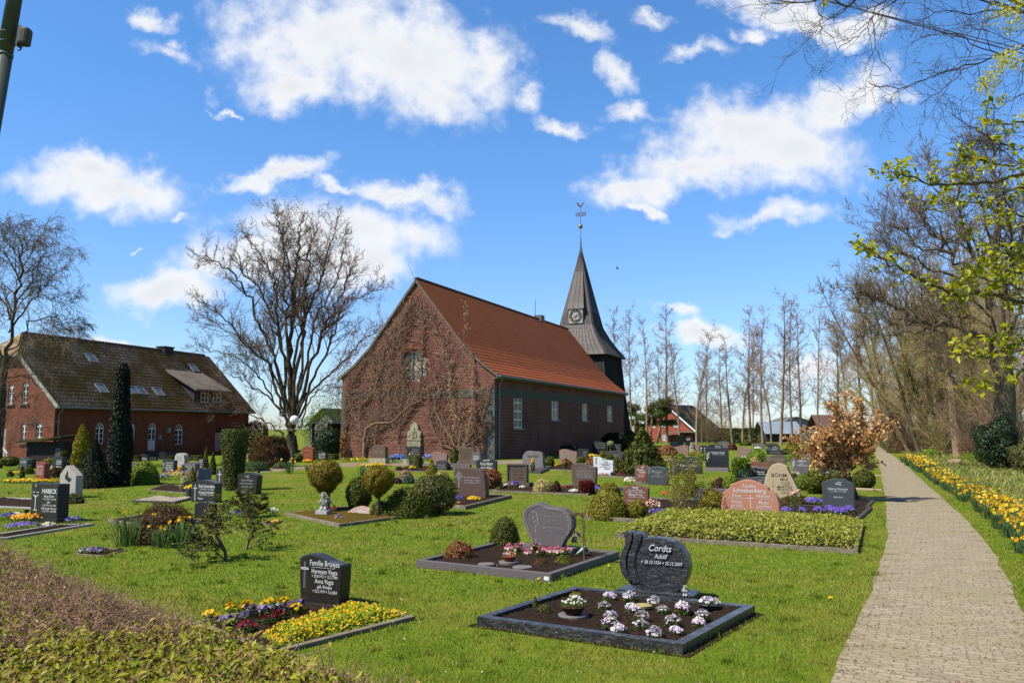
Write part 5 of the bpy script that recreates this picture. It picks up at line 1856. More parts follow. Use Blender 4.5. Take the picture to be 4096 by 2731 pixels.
for i, (sx, sy, s_) in enumerate(((258, 1866, 28), (236, 1870, 20), (279, 1868, 20), (248, 1876, 18), (268, 1880, 20))):
 shrub('cloud pruned dark ball on the bonsai bush by the shed', sx, sy, s_, s_ * .8, 'ball', 'yew', 'topiary_ball', 'topiary', 'cloud pruned balls by the shed', lift=(1.9, .9, 1.1, 1.0, .7)[i])
for i, (sx, sy, w_, h_) in enumerate(((543, 1845, 42, 22), (683, 1842, 34, 18), (778, 1842, 70, 20), (748, 1838, 16, 24))):
 shrub(['low clipped dark hedge left of the small black stones', 'low clipped dark hedge left of the rounded grey stone', 'low clipped hedge right of the rounded grey stone', 'small clipped thuja ball in the low hedge'][i], sx, sy, w_, h_, 'box' if i != 3 else 'ball', 'yew', 'hedge', 'hedge', depth=.4)
shrub('bushy leafless brown shrub left of the globe lamp', 1080, 1868, 170, 142, 'dome', 'brown', n=9000, leaf=.22, asp=.1, core=.45, rough=.25)
shrub('spreading blue green creeping juniper by the walkway', 1022, 1884, 118, 44, 'dome', 'creep', asp=.25, n=4000)
shrub('small leafy bush between juniper and lamp', 1120, 1874, 60, 30, 'dome', 'rhodo')
shrub('round dark green bush beside the lamp post', 1190, 1848, 46, 34, 'ball', 'box')
shrub('clipped light green hedge behind the red stone and the dark stone', 1300, 1838, 112, 22, 'box', 'box', 'hedge', 'hedge', depth=.3)
shrub('pink brown flowering bush beyond the house corner', 1015, 1812, 120, 130, 'ball', 'heather', n=4000, core=0, asp=.4)
shrub('tall yellow green leafing tree between the bare tree and the church', 1292, 1812, 190, 215, 'ball', 'bright', 'leafing_tree', 'tree', n=5200, leaf=.13, core=0, rough=.75)
shrub('dark ivy covered bush left of the church corner', 1310, 1830, 120, 120, 'ball', 'holly', n=4500, core=.5)
shrub('reddish brown climbing rose at the church corner', 1378, 1846, 44, 120, 'column', 'redtip', n=420, core=0)
# centre
shrub('tall olive box bush behind the bronze ball standard', 1432, 2050, 104, 138, 'ball', 'box', n=8000, rough=.22)
shrub('broad dark green box bush in the middle of the lawn', 1632, 2072, 205, 128, 'dome', 'box', n=11000, rough=.2)
shrub('small olive bush between the two box bushes', 1520, 2068, 90, 70, 'dome', 'box')
shrub('brown tipped rhododendron left of the brown boulder stone', 1735, 2062, 180, 162, 'ball', 'rhodo', 'rhododendron', n=5000, leaf=.075, asp=.4, core=.5)
shrub('shrub with red and cream young leaves right of the boulder stone', 1960, 1957, 92, 82, 'ball', 'redtip', n=3000, leaf=.075)
shrub('golden leaved bush behind the rhododendron', 1768, 1920, 60, 42, 'dome', 'hydr')
shrub('small yellow green cone conifer near the double arched stone', 1727, 1898, 52, 56, 'cone', 'yewgold', 'conifer', 'conifer', rough=.2)
shrub('dark green tuft shaped juniper before the black stone', 1673, 1875, 32, 50, 'column', 'yew', 'juniper')
shrub('slim dark juniper beside the pink stone', 1817, 1852, 34, 66, 'spire', 'yew', 'juniper', 'conifer')
shrub('bush with dry beige flower heads on the lawn', 1622, 1922, 68, 46, 'dome', 'beige', core=.4, leaf=.06)
shrub('grey green lavender bush beside the beige heads', 1632, 1934, 56, 34, 'dome', 'blue')
shrub('small brown heather cushion left of the lavender', 1588, 1934, 36, 26, 'dome', 'heather')
shrub('low brown tufted plant on the far grave bed', 1596, 1882, 28, 18, 'dome', 'maroon')
shrub('hydrangea bush with pale golden leaves and old heads', 2172, 1970, 88, 58, 'dome', 'hydr', n=2200, leaf=.06)
shrub('dark brown bush beside the pale hydrangea', 2224, 1970, 42, 50, 'dome', 'maroon')
shrub('tuft of dark red stems before the brown stone', 2346, 1978, 62, 50, 'column', 'redgrass', n=1500, asp=.12, leaf=.16, core=0)
shrub('round golden green yew ball with a small one beside it', 2432, 2080, 170, 128, 'dome', 'yewgold', n=11000, rough=.1)
shrub('small clipped yew ball before the red brown stone', 2551, 2080, 78, 78, 'ball', 'yewgold', rough=.06)
shrub('yellow green loose bush behind the round yew', 2440, 1985, 90, 60, 'dome', 'yewgold')
shrub('large dark green spreading conifer in the middle of the graves', 2572, 1899, 190, 186, 'cone', 'yew', 'conifer', 'conifer', n=11000, leaf=.15, asp=.35, rough=.55)
shrub('clipped box ball left of the grey rounded stone plot', 2198, 1868, 38, 42, 'ball', 'box', rough=.06)
shrub('clipped box ball right of the brown leaf carved stone', 2325, 1854, 34, 28, 'ball', 'box', rough=.06)
shrub('oval clipped bush right of the white stone', 2468, 1888, 34, 56, 'ball', 'box', rough=.06)
shrub('round bush before the arched grey stone', 2440, 1838, 28, 22, 'ball', 'box', rough=.08)
shrub('small round bush behind the arched grey stone', 2412, 1830, 24, 26, 'ball', 'yewgold', rough=.08)
shrub('thin leafed bush before the leaf carved stone', 2272, 1868, 46, 30, 'dome', 'rhodo')
shrub('low bush with dark red leaves by the path of graves', 2365, 1856, 34, 22, 'dome', 'redtip')
shrub('very dark rhododendron at the far church corner', 2460, 1806, 110, 78, 'ball', 'dark', 'rhododendron', n=4000)
shrub('grey leaved bush right of the dark rhododendron', 2520, 1790, 46, 70, 'ball', 'rhodo')
shrub('reddish brown azalea behind the large conifer', 2668, 1822, 88, 48, 'dome', 'redtip')
shrub('tall olive yew like bush left of the salmon stone', 2852, 2070, 100, 110, 'ball', 'yewgold', n=5000, rough=.2)
shrub('brown leafed bush behind the grey flat stone', 2880, 1975, 80, 66, 'dome', 'maroon')
shrub('bright green round bush behind the grey flat stone', 2925, 1978, 62, 74, 'ball', 'bright', n=2500, rough=.1)
shrub('dark ivy like bush under the black stone', 2985, 1912, 80, 42, 'dome', 'holly')
shrub('spiky light green grass tuft left of the rounded bush', 2965, 1900, 66, 60, 'column', 'bright', n=1200, asp=.1, leaf=.35, core=0)
shrub('large light green rounded bush among the far stones', 3030, 1848, 82, 54, 'dome', 'bright', n=3000)
shrub('pale gold bush before the large light green one', 3018, 1852, 40, 28, 'dome', 'hydr')
shrub('round yellow green cushion before the dark conifer', 2722, 1838, 42, 28, 'dome', 'bright')
shrub('low golden green juniper left of the black stone', 2785, 1824, 50, 24, 'dome', 'yewgold')
shrub('light green cushion bush beside the black stone', 2808, 1842, 36, 30, 'dome', 'bright')
shrub('dark green dome bush before the white van', 2982, 1782, 44, 26, 'dome', 'yew')
shrub('orange tipped small thuja near the van', 3047, 1774, 28, 24, 'cone', 'gold')
shrub('pink grey heather bush among the far stones', 2930, 1800, 38, 30, 'dome', 'heather')
shrub('olive bush in front of the far alders', 3170, 1812, 72, 42, 'dome', 'yewgold')
shrub('dark bush at the foot of the olive one', 3150, 1818, 60, 26, 'dome', 'yew')
shrub('light green bush right of the brown far stone', 3170, 1846, 62, 36, 'dome', 'bright')
shrub('yellow low bush before the wreath carved stone', 3110, 1856, 62, 18, 'dome', 'gold')
shrub('bronze cushion bush before the dark low stone', 3282, 1862, 60, 36, 'flat', 'bronze')
shrub('small golden bush right of the heart stone', 3278, 1884, 42, 32, 'dome', 'yewgold')
shrub('dark pointed bush at the foot of the far trees', 3238, 1788, 26, 34, 'dome', 'dark')
shrub('big clipped olive dome left of the speckled stone', 3263, 1976, 102, 90, 'ball', 'box', n=5500, rough=.05)
shrub('bright green ball half hidden by the olive dome', 3212, 1962, 52, 66, 'ball', 'bright', rough=.06)
shrub('rhododendron with pale leaves behind the speckled stone', 3355, 1950, 90, 74, 'ball', 'rhodo', 'rhododendron', n=2200, leaf=.09)
shrub('dark clipped dome right of the copper beech trunk', 3458, 1958, 88, 76, 'ball', 'yew', n=4000, rough=.08)
shrub('low dark red brown cushion in front of the sandstone boulder', 3170, 2022, 124, 44, 'dome', 'maroon', n=3000, leaf=.03, asp=.3)
shrub('tiny gnarled bush on the violet flower bed', 3180, 2046, 60, 66, 'ball', 'box', n=500, core=0, leaf=.04)
shrub('long dark clipped hedge wall before the far field', 2948, 1772, 150, 58, 'box', 'yew', 'hedge', 'hedge', n=5000, depth=.25, leaf=.3)
shrub('glossy dark holly bush round the oak trunk', 4000, 1892, 170, 230, 'ball', 'holly', 'holly', n=6500, rough=.7, leaf=.12, core=.4)
shrub('rhododendron at the right edge near the oak', 4110, 1900, 130, 130, 'ball', 'rhodo', 'rhododendron', n=3500, leaf=.11, rough=.5)
shrub('small beech bush with brown leaves near the stump', 3870, 1838, 66, 84, 'ball', 'redtip', n=1200, core=0)
shrub('fresh green undergrowth left of the pale trunk', 3720, 1832, 90, 44, 'dome', 'bright', n=2200, core=0)
shrub('fresh green undergrowth right of the pale trunk', 3900, 1852, 120, 50, 'dome', 'bright', n=2500, core=0)
shrub('tangled dry bush at the end of the path', 3600, 1812, 100, 60, 'dome', 'brown', n=2500, asp=.2, core=0)
for i, (cx, cz, r_) in enumerate(((40, 1405, 34), (55, 1380, 26), (15, 1400, 26))):
 pass
# standards: clipped ball on a stem
def standard(label, sx, sy, cx, cy, cw, ch, mk, n, trunk_r):
 p = G(sx, sy)
 m = mpp(p)
 o = empty('ball_standard', p, 0, label, 'tree')
 hz_ = (sy - cy) * m
 r = MB()
 r.tube([(0, 0, -.05), (.02, 0, hz_ * .5), ((cx - sx) * m, 0, hz_)], [trunk_r * 1.2, trunk_r, trunk_r * .9], 8)
 for k in range(7):
  a = k * .9
  r.tube([((cx - sx) * m, 0, hz_ - ch * m * .45), ((cx - sx) * m + math.cos(a) * cw * m * .3, math.sin(a) * cw * m * .3, hz_ + ch * m * .1)], [trunk_r * .6, trunk_r * .2], 5)
 r.build('trunk', BARK_GREY, o, True)
 _sd[0] += 1
 c = shrub_mesh('crown', 'egg', cw * m * .9, cw * m * .9, ch * m, n, max(.02, 7.5 * m), LV[mk], _sd[0], .5, .24, .5, o)
 c.location = ((cx - sx) * m, 0, hz_ - ch * m / 2)
 return o
standard('bronze green ball standard behind the white cherub', 1312, 2049, 1299, 1910, 136, 136, 'bronze', 9000, .035)
standard('bronze green ball standard with a pale stem near the box bushes', 1512, 2072, 1512, 1928, 122, 126, 'bronze', 8000, .035)
standard('tiny pale ball tree by the church wall', 2442, 1842, 2442, 1775, 24, 22, 'variegated', 700, .03)
for i, (sx, sy, cy, cw) in enumerate(((2258, 1895, 1852, 26),)):
 standard('very thin little standard rose on the grave lawn', sx, sy, sx + 4, cy, cw, 40, 'redtip', 220, .012)
# pines and the umbrella juniper by the church
def pine(label, sx, sy, pts_px, blobs, seed):
 p = G(sx, sy)
 m = mpp(p)
 o = empty('pine', p, 0, label, 'tree')
 mb_ = MB()
 P_ = [((x - sx) * m, 0, (sy - y) * m) for x, y in pts_px]
 mb_.tube(P_, [.2 - .1 * i / len(P_) for i in range(len(P_))], 7)
 rg = np.random.default_rng(seed)
 Vs, Ns = [], []
 for (x, y, w_, h_) in blobs:
  c = np.array([(x - sx) * m, rg.normal(0, .5), (sy - y) * m])
  near = min(P_, key=lambda q_: abs(q_[2] - c[2] + .6))
  mb_.tube([near, tuple(c)], [.07, .03], 5)
  D = unit_dirs(rg, int(w_ * h_ * .5) + 150)
  Vs.append(c + D * np.array([w_ / 2, w_ / 2, h_ / 2]) * m * rg.uniform(.35, 1.2, (len(D), 1)) + rg.normal(0, .12, (len(D), 3)))
  Ns.append(D + np.array([0, 0, .5]))
 mb_.build('trunk', BARK_BROWN, o, True)
 V, F = leaf_arrays(np.concatenate(Vs), np.concatenate(Ns), .34, .22, rg)
 mesh_np('crown', V, [F], leafmat('pine_needles', [lin(88, 102, 48), lin(112, 122, 62), lin(64, 80, 38)], .2) if 'pine_needles' not in bpy.data.materials else bpy.data.materials['pine_needles'], o)
pine('leaning pine with a flat dark crown before the distant house', 2628, 1772, [(2628, 1774), (2640, 1715), (2652, 1660), (2662, 1625)], [(2662, 1612, 52, 34), (2640, 1622, 46, 34), (2672, 1640, 40, 24), (2640, 1655, 50, 30), (2690, 1690, 56, 22), (2655, 1690, 44, 20), (2676, 1604, 34, 22)], 1)
pine('pine with loose crown left of the leaning one', 2600, 1768, [(2600, 1770), (2606, 1715), (2612, 1650)], [(2604, 1640, 40, 28), (2590, 1672, 46, 30), (2618, 1690, 40, 24), (2612, 1625, 30, 24), (2625, 1660, 36, 26)], 2)
pine('smaller pine standing against the timber tower', 2538, 1766, [(2538, 1768), (2540, 1700), (2546, 1640)], [(2546, 1630, 46, 28), (2530, 1650, 36, 30), (2556, 1668, 40, 28), (2540, 1690, 40, 26), (2560, 1705, 44, 24), (2520, 1620, 20, 26)], 3)
# loose tall shrub behind the ground cover hedge
PL = dict(seg=[1, 6, 5, 4], wig=[0, .1, .16, .2], trop=[0, .07, .05, .04], nch=[16, 8, 6], ang=[30, 36, 40], ratio=[7, .45, .5], fall=[0, .3, .3], start=[0, .3, .2], tip=[.9, .3, .4, .5], rr=[.45, .5, .6], rmin=.003)
ls, lo = tree('loose_shrub', 'tall open shrub with thin pale stems and yellowish new leaves', G(2735, 2082), 31, PL, .17, .03, (BARK_BROWN, BARK_BROWN), cat='shrub', split=1, sides=(5, 4, 3, 3))
rg = np.random.default_rng(9)
lp = np.array([tuple(q) for pts, rad, l_ in lo if l_ >= 2 for q in pts[2:]])
lp = np.repeat(lp, 3, axis=0) + rg.normal(0, .025, (len(lp) * 3, 3))
lp = lp[rg.random(len(lp)) < .85]
V, F = leaf_arrays(lp, np.tile([0, 0, .6], (len(lp), 1)), .042, .5, rg)
mesh_np('leaves', V, [F], LV['yewgold'], ls)
# two gnarled rhododendrons on the left lawn
def gnarled(label, sx, sy, seed, P, L, r, leaf, n, d0=(0, 0, 1), mk='rhodo'):
 o, out = tree('rhododendron', label, G(sx, sy), seed, P, L, r, (BARK_GREY, BARK_GREY), d0=d0, cat='shrub', split=1, sides=(6, 5, 4, 3))
 rg = np.random.default_rng(seed)
 last = max(b[2] for b in out)
 Pt, Nt = [], []
 for pts, rad, l_ in out:
  if l_ == last:
   e = np.array(pts[-1])
   for k in range(n):
    a = rg.uniform(0, 6.28)
    dd = np.array([math.cos(a), math.sin(a), rg.uniform(.0, .5)])
    Pt.append(e + dd * leaf * .5 - np.array([0, 0, rg.uniform(0, .03)]))
    Nt.append(np.array([0, 0, 1]) + dd * .4)
 V, F = leaf_arrays(np.array(Pt), np.array(Nt), leaf, .38, rg)
 mesh_np('leaves', V, [F], LV[mk], o)
 return o
PG = dict(seg=[3, 5, 4, 3], wig=[.12, .2, .22, .2], trop=[.02, .03, .04, .05], nch=[8, 8, 5], ang=[50, 48, 45], ratio=[1.3, .52, .5], fall=[.1, .3, .3], start=[.2, .3, .3], tip=[.7, .4, .5, .6], rr=[.55, .55, .6], rmin=.004)
gnarled('gnarled rhododendron with many leathery leaves on the left lawn', 905, 2240, 5, PG, .47, .03, .062, 9, (0, 0, 1))
gnarled('small crooked rhododendron with a bent pale stem beside the larger one', 985, 2196, 9, dict(PG, nch=[6, 6, 5]), .43, .026, .06, 8, (.45, 0, 1))
gnarled('bushy rhododendron standing behind the gnarled ones', 990, 2068, 14, dict(PG, nch=[9, 9, 5]), .33, .03, .08, 7, (0, 0, 1))
shrub('spreading maroon brown azalea above orange daffodils', 655, 2176, 280, 168, 'dome', 'maroon', 'azalea', n=11000, leaf=.036, asp=.5, rough=.2, core=.6)
# bed of clipped ground cover with pale tips
A_, B_, C_ = G(2520, 2146), G(3440, 2208), G(3450, 2085)
# ------------------------------------------------------------------ gravestones
YAW = R(-26)
EXCL = [PATH_POLY]
TEXTQ = []
ST = {
 'black': granite('black_granite', (.012, .012, .013), (.022, .022, .024), (.04, .04, .042), 300, .14, .55, .3),
 'anthra': granite('anthracite_granite', lin(58, 54, 48), lin(78, 73, 66), lin(104, 98, 90), 300, .3, .5),
 'coal': granite('near_black_granite', lin(38, 35, 31), lin(50, 46, 42), lin(68, 63, 58), 300, .25, .45, .3),
 'green': granite('dark_green_granite', lin(36, 42, 38), lin(54, 60, 54), lin(72, 78, 72), 300, .3, .5),
 'blue': granite('blue_grey_granite', lin(64, 66, 68), lin(84, 87, 88), lin(124, 126, 126), 220, .28, .5),
 'grey': granite('grey_granite', lin(112, 106, 104), lin(142, 134, 132), lin(168, 162, 160), 240, .55, .35),
 'ltgrey': granite('light_grey_granite', lin(176, 168, 158), lin(198, 190, 180), lin(214, 208, 198), 240, .7, .25, .2),
 'mauve': granite('mauve_grey_granite', lin(92, 84, 84), lin(122, 112, 110), lin(142, 134, 130), 180, .5, .35, .3),
 'brown': granite('olive_brown_granite', lin(92, 74, 58), lin(120, 98, 80), lin(150, 128, 106), 200, .4, .4, .5),
 'red': granite('red_granite', lin(128, 58, 38), lin(158, 78, 54), lin(176, 100, 76), 240, .4, .4),
 'redbrown': granite('red_brown_granite', lin(118, 72, 52), lin(136, 88, 66), lin(150, 104, 82), 260, .4, .35, .15),
 'pink': granite('salmon_granite', lin(198, 132, 100), lin(210, 148, 116), lin(182, 112, 84), 200, .5, .35, .2),
 'rose': granite('rose_brown_granite', lin(142, 108, 94), lin(164, 130, 114), lin(180, 150, 136), 240, .5, .35),
 'sand': granite('sandstone', lin(196, 174, 138), lin(212, 192, 160), lin(178, 156, 122), 60, .9, .1, .35),
 'white': plain('white_marble', (.5, .5, .49), (.44, .44, .44), 5, .4, .4),
 'para': granite('streaked_brown_gneiss', lin(74, 64, 56), lin(94, 80, 70), lin(112, 97, 86), 160, .42, .4, .4, lin(142, 84, 54)),
 'marble': granite('veined_dark_granite', lin(36, 36, 38), lin(52, 52, 55), lin(70, 70, 74), 240, .2, .5, .3, lin(112, 112, 112)),
 'epi': plain('old_sandstone', lin(196, 188, 158), lin(160, 154, 128), 6, .9, .1, bump=.5, bscale=40),
 'concrete': plain('kerb_concrete', lin(160, 148, 126), lin(116, 104, 86), 5, .9, .15, bump=.4, bscale=60),
 'kerbdark': granite('dark_kerb_granite', lin(70, 64, 60), lin(92, 84, 78), lin(110, 102, 96), 220, .5, .35),
}
PAINT = {'w': plain('white_lettering', (.5, .5, .49), (.44, .44, .42), 30, .6), 'g': plain('grey_lettering', lin(176, 172, 166), lin(150, 146, 140), 30, .6),
   'd': plain('dark_lettering', lin(70, 56, 42), lin(56, 46, 36), 30, .8), 'au': plain('gold_lettering', lin(190, 160, 100), lin(160, 132, 80), 30, .5, .5), 'm': plain('silver_letters', (.5, .49, .48), (.42, .42, .42), 30, .4, .5, .0),
   'k': plain('black_lettering', (.03, .03, .03), (.04, .04, .04), 30, .5)}
def arc(n, x0, x1, z0, zc):
 """shallow arch from (x0,z0) to (x1,z0) rising to zc"""
 return [(x0 + (x1 - x0) * i / n, z0 + (zc - z0) * math.sin(math.pi * i / n)) for i in range(n + 1)]
def spl(pts, n=6):
 """smooth closed outline through control points"""
 out = []
 k = len(pts)
 for i in range(k):
  p0, p1, p2, p3 = [Vector(pts[(i + j) % k]) for j in (-1, 0, 1, 2)]
  for s in range(n):
   t = s / n
   out.append(tuple(.5 * ((2 * p1) + (p2 - p0) * t + (2 * p0 - 5 * p1 + 4 * p2 - p3) * t * t + (3 * p1 - p0 - 3 * p2 + p3) * t ** 3)))
 return out
PROF = {
 'flat': [(-.5, 0), (.5, 0), (.5, 1), (-.5, 1)],
 'arch': [(-.5, 0), (.5, 0), (.5, .86)] + arc(14, .5, -.5, .86, 1)[1:-1] + [(-.5, .86)],
 'high': [(-.5, 0), (.5, 0), (.5, .62)] + [(.5 * math.cos(a), .62 + .38 * math.sin(a)) for a in np.linspace(.15, math.pi - .15, 12)] + [(-.5, .62)],
 'wave': [(-.46, 0), (.46, 0), (.48, .3), (.5, .6), (.5, .82), (.36, .83), (.2, .87), (.04, .93), (-.1, .98), (-.2, 1), (-.32, .99), (-.44, .95), (-.5, .9), (-.5, .5)],
 'wave2': [(-.48, 0), (.48, 0), (.5, .5), (.5, .86), (.42, .93), (.3, .985), (.18, 1), (.05, .985), (-.1, .93), (-.25, .87), (-.4, .84), (-.5, .83), (-.5, .5)],
 'peak': [(-.5, 0), (.5, 0), (.5, .86), (.3, .93), (0, 1), (-.3, .93), (-.5, .86)],
 'tilt': [(-.5, 0), (.5, 0), (.5, .9), (-.5, 1)],
 'taper': [(-.44, 0), (.44, 0), (.5, .85), (.4, .91), (0, 1), (-.4, .93), (-.5, .87)],
 'disc': spl([(-.3, 0), (.32, 0), (.49, .3), (.5, .6), (.36, .9), (0, 1), (-.36, .92), (-.5, .6), (-.47, .3)]),
 'rock': spl([(-.42, 0), (.46, 0), (.5, .4), (.48, .8), (.3, .97), (0, .98), (-.25, 1), (-.45, .8), (-.5, .4)]),
 'boulder': [(-.5, 0), (.5, 0), (.46, .1), (.41, .28), (.33, .48), (.24, .68), (.18, .82), (.16, .9), (.1, .95), (-.02, .995), (-.12, 1), (-.22, .96), (-.3, .88), (-.35, .78), (-.42, .6), (-.48, .34)],
 'para': [(-.26, 0), (.5, 0), (.49, .25), (.47, .5), (.44, .78), (.36, .9), (.25, .96), (.1, .985), (-.1, .995), (-.3, 1), (-.42, .985), (-.47, .92), (-.5, .8), (-.47, .55), (-.36, .2)],
 'house': [(-.5, 0), (.5, 0), (.5, .69), (-.12, 1), (-.5, .72)],
 'shoulder': [(-.47, 0), (.47, 0), (.5, .3), (.5, .42), (.47, .6), (.43, .68), (.34, .74), (.31, .82), (.22, .88), (.1, .96), (0, 1), (-.1, .99), (-.22, .93), (-.32, .88), (-.34, .79), (-.41, .71), (-.46, .66), (-.47, .5), (-.5, .3)],
 'heart': spl([(-.3, 0), (.28, 0), (.46, .45), (.5, .72), (.42, .92), (.2, .95), (.02, .93), (-.2, .99), (-.38, .97), (-.5, .74), (-.42, .4)]),
 'ovalflat': spl([(-.45, 0), (.45, 0), (.5, .3), (.3, .8), (0, 1), (-.3, .75), (-.5, .25)]),
 'slant': [(-.5, 0), (.5, 0), (.5, .72), (.2, .78), (-.2, .95), (-.5, 1)],
 'book': [(-.5, 0), (.5, 0), (.5, .93), (0, .985), (-.5, 1)],
}
def blur_lines(x0, x1, zs, hgt, rng):
 """rows of short strokes for an inscription too worn to read"""
 segs = []
 for z in zs:
  x = x0 + rng.uniform(0, .06) * (x1 - x0)
  e = x1 - rng.uniform(0, .06) * (x1 - x0)
  while x < e:
   w = hgt * rng.uniform(.25, .8)
   segs.append((x, min(e, x + w), z + rng.uniform(-.08, .08) * hgt, z + hgt * rng.uniform(.45, 1.0)))
   x += w + hgt * (rng.uniform(.12, .3) if rng.random() < .82 else .7)
 return segs
def stone(label, sx, sy, w_px, h_px, prof, mk, base=None, t=.14, yaw=YAW, text=(), tc='w', lines=None, bmk=None, rough=False, group=None, orn=(), lean=0.0, bev=.012, tx=0.0):
 """gravestone: sx, sy = foot of its front face in the photo, size in photo pixels"""
 gy_ = sy + (base[1] if base else 0)
 p = GZ(sx, gy_)
 m = mpp(p)
 nrm = np.array([math.sin(yaw), -math.cos(yaw)])
 v = p[:2] / np.linalg.norm(p[:2])
 c = max(.5, abs(float(nrm @ v)))
 w, h = w_px * m / c, h_px * m
 root = empty('gravestone', p, yaw, label, 'gravestone', group)
 bh = base[1] * m if base else 0.0
 if base:
  bw = base[0] * m / c
  mb_ = MB()
  mb_.box(-bw / 2, bw / 2, -.06 - (base[2] if len(base) > 2 else 0), t + .06, -.03, bh)
  mb_.build('plinth', ST[bmk or mk], root, bevel=.008)
 mb_ = MB()
 ol = [(x * w, bh + z * h) for x, z in PROF[prof]] if isinstance(prof, str) else [(x * w, bh + z * h) for x, z in prof]
 if not base:
  ol = [(x, z - .04 if z < bh + .001 else z) for x, z in ol]
 mb_.prism(ol, 0, t)
 s = mb_.build('slab', ST[mk], root, bevel=min(bev, w * .03))
 if lean:
  s.rotation_euler = (lean, 0, 0)
 if text:
  TEXTQ.append((root, [(a[0], a[1] * h, (a[2] + tx) * w, bh + a[3] * h) + tuple(a[4:]) for a in text], PAINT[tc], w))
 if lines:
  rng_ = random.Random(int(sx * 7 + sy))
  mb_ = MB()
  for a in blur_lines(lines[0] * w, lines[1] * w, [bh + z * h for z in lines[2]], lines[3] * h, rng_):
   mb_.box(a[0], a[1], -.003, .001, a[2], a[3])
  mb_.build('inscription', PAINT[tc], root)
 if orn:
  mb_ = MB()
  for k in orn:
   if k[0] == 'cross':
    _, x, z, hh, ww, th = k
    x, z, hh, ww, th = x * w, bh + z * h, hh * h, ww * h, th * h
    mb_.box(x - th / 2, x + th / 2, -.005, .001, z, z + hh)
    mb_.box(x - ww / 2, x + ww / 2, -.0055, .001, z + hh * .66, z + hh * .66 + th)
   elif k[0] == 'twig':
    _, x, z, hh = k
    x, z, hh = x * w, bh + z * h, hh * h
    mb_.bar((x, -.003, z), (x + hh * .12, -.003, z + hh), hh * .03, .006, (0, 1, 0))
    for i in range(6):
     f = .25 + .13 * i
     s_ = 1 if i % 2 else -1
     mb_.bar((x + hh * .12 * f, -.0035, z + hh * f), (x + hh * (.12 * f + s_ * .17), -.0035, z + hh * (f + .16)), hh * .07, .005, (0, 1, 0))
   elif k[0] == 'line':
    _, x0, z0, x1, z1, th = k
    mb_.bar((x0 * w, -.003, bh + z0 * h), (x1 * w, -.003, bh + z1 * h), th * h, .006, (0, 1, 0))
  mb_.build('ornament', PAINT[tc], root)
 root['w'], root['h'], root['bh'] = w, h, bh
 return root
def wh(o):
 r = (o['w'], o['h'], o['bh'])
 for k in ('w', 'h', 'bh'):
  del o[k]
 return r
ALLST = []
S = lambda *a, **k: ALLST.append(stone(*a, **k)) or ALLST[-1]
# -- foreground
s = S('dark stone with a wavy top and a slim double cross, by yellow flowers', 1278, 2408, 166, 186, 'wave', 'coal', base=(200, 12, .05), t=.2, bev=.022, text=[
 ('Familie Brünjes', .135, .10, .765, 'C', .78, .003), ('Hermann Vagts', .112, .10, .60, 'C', .8, .003), ('+ 30.8.1912 + 15.2.1984', .07, .105, .515, 'C', .8, .001),
 ('Anna Vagts', .112, .10, .395, 'C', .8, .003), ('geb. Brünjes', .08, .11, .295, 'C', .8, .001), ('+ 23.2.1919 + 7.6.2004', .07, .115, .2, 'C', .8, .001)],
 orn=[('line', -.378, .27, -.378, .83, .004), ('line', -.352, .27, -.352, .83, .004), ('line', -.46, .70, -.27, .70, .014), ('line', -.46, .672, -.27, .672, .014), ('line', -.2, .728, .33, .728, .004)])
MET = PAINT['m']
DISCW = [(-.31, 0), (.30, 0), (.42, .14), (.485, .32), (.5, .5), (.47, .68), (.39, .82), (.27, .92), (.13, .975), (0, .985), (-.12, .965), (-.19, .95), (-.2, .97), (-.21, 1.03), (-.25, 1.05), (-.33, 1.04), (-.36, 1.03), (-.37, 1.06), (-.42, 1.07), (-.49, 1.04), (-.52, 1.0), (-.49, .95), (-.485, .88), (-.505, .78), (-.55, .68), (-.585, .55), (-.585, .42), (-.55, .28), (-.47, .14), (-.4, .05)]
cst = S('glossy dark round stone with two flowing flame bands on its left side', 2628, 2362, 252, 212, DISCW, 'marble', base=(300, 34, .06), t=.2, bev=.02)
w, h, bh = wh(cst)
TEXTQ.append((cst, [('Cordts', .135 * h, .06 * w, bh + .735 * h, 'C', .92, .002, .25, .016), ('Adolf', .092 * h, .07 * w, bh + .6 * h, 'C', .95, .002, .25, .014), ('+ 28.10.1934 + 25.12.2009', .068 * h, .08 * w, bh + .49 * h, 'C', .86, .001, .25, .012)], MET, w))
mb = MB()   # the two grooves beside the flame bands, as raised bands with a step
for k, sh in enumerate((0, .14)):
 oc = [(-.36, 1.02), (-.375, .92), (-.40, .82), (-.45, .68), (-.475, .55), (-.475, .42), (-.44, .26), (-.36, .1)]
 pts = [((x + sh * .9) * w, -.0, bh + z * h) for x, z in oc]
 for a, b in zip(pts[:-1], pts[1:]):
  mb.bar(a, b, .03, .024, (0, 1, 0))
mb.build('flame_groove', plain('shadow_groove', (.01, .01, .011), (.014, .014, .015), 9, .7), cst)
mb = MB()
band = [(-.49, 1.04), (-.42, 1.07), (-.37, 1.05), (-.375, .92), (-.40, .82), (-.45, .68), (-.475, .55), (-.475, .42), (-.45, .28), (-.39, .14), (-.47, .15), (-.545, .28), (-.578, .42), (-.578, .55), (-.545, .68), (-.5, .78), (-.48, .88), (-.485, .95), (-.51, 1.0)]
mb.prism([(x * w, bh + z * h) for x, z in band[::-1]], -.035, .002)
band2 = [(-.345, 1.03), (-.25, 1.045), (-.215, 1.02), (-.225, .95), (-.25, .86), (-.31, .72), (-.345, .57), (-.35, .42), (-.32, .26), (-.26, .12), (-.35, .1), (-.425, .26), (-.455, .42), (-.455, .55), (-.43, .68), (-.38, .82), (-.355, .92)]
mb.prism([(x * w, bh + z * h) for x, z in band2[::-1]], -.02, .002)
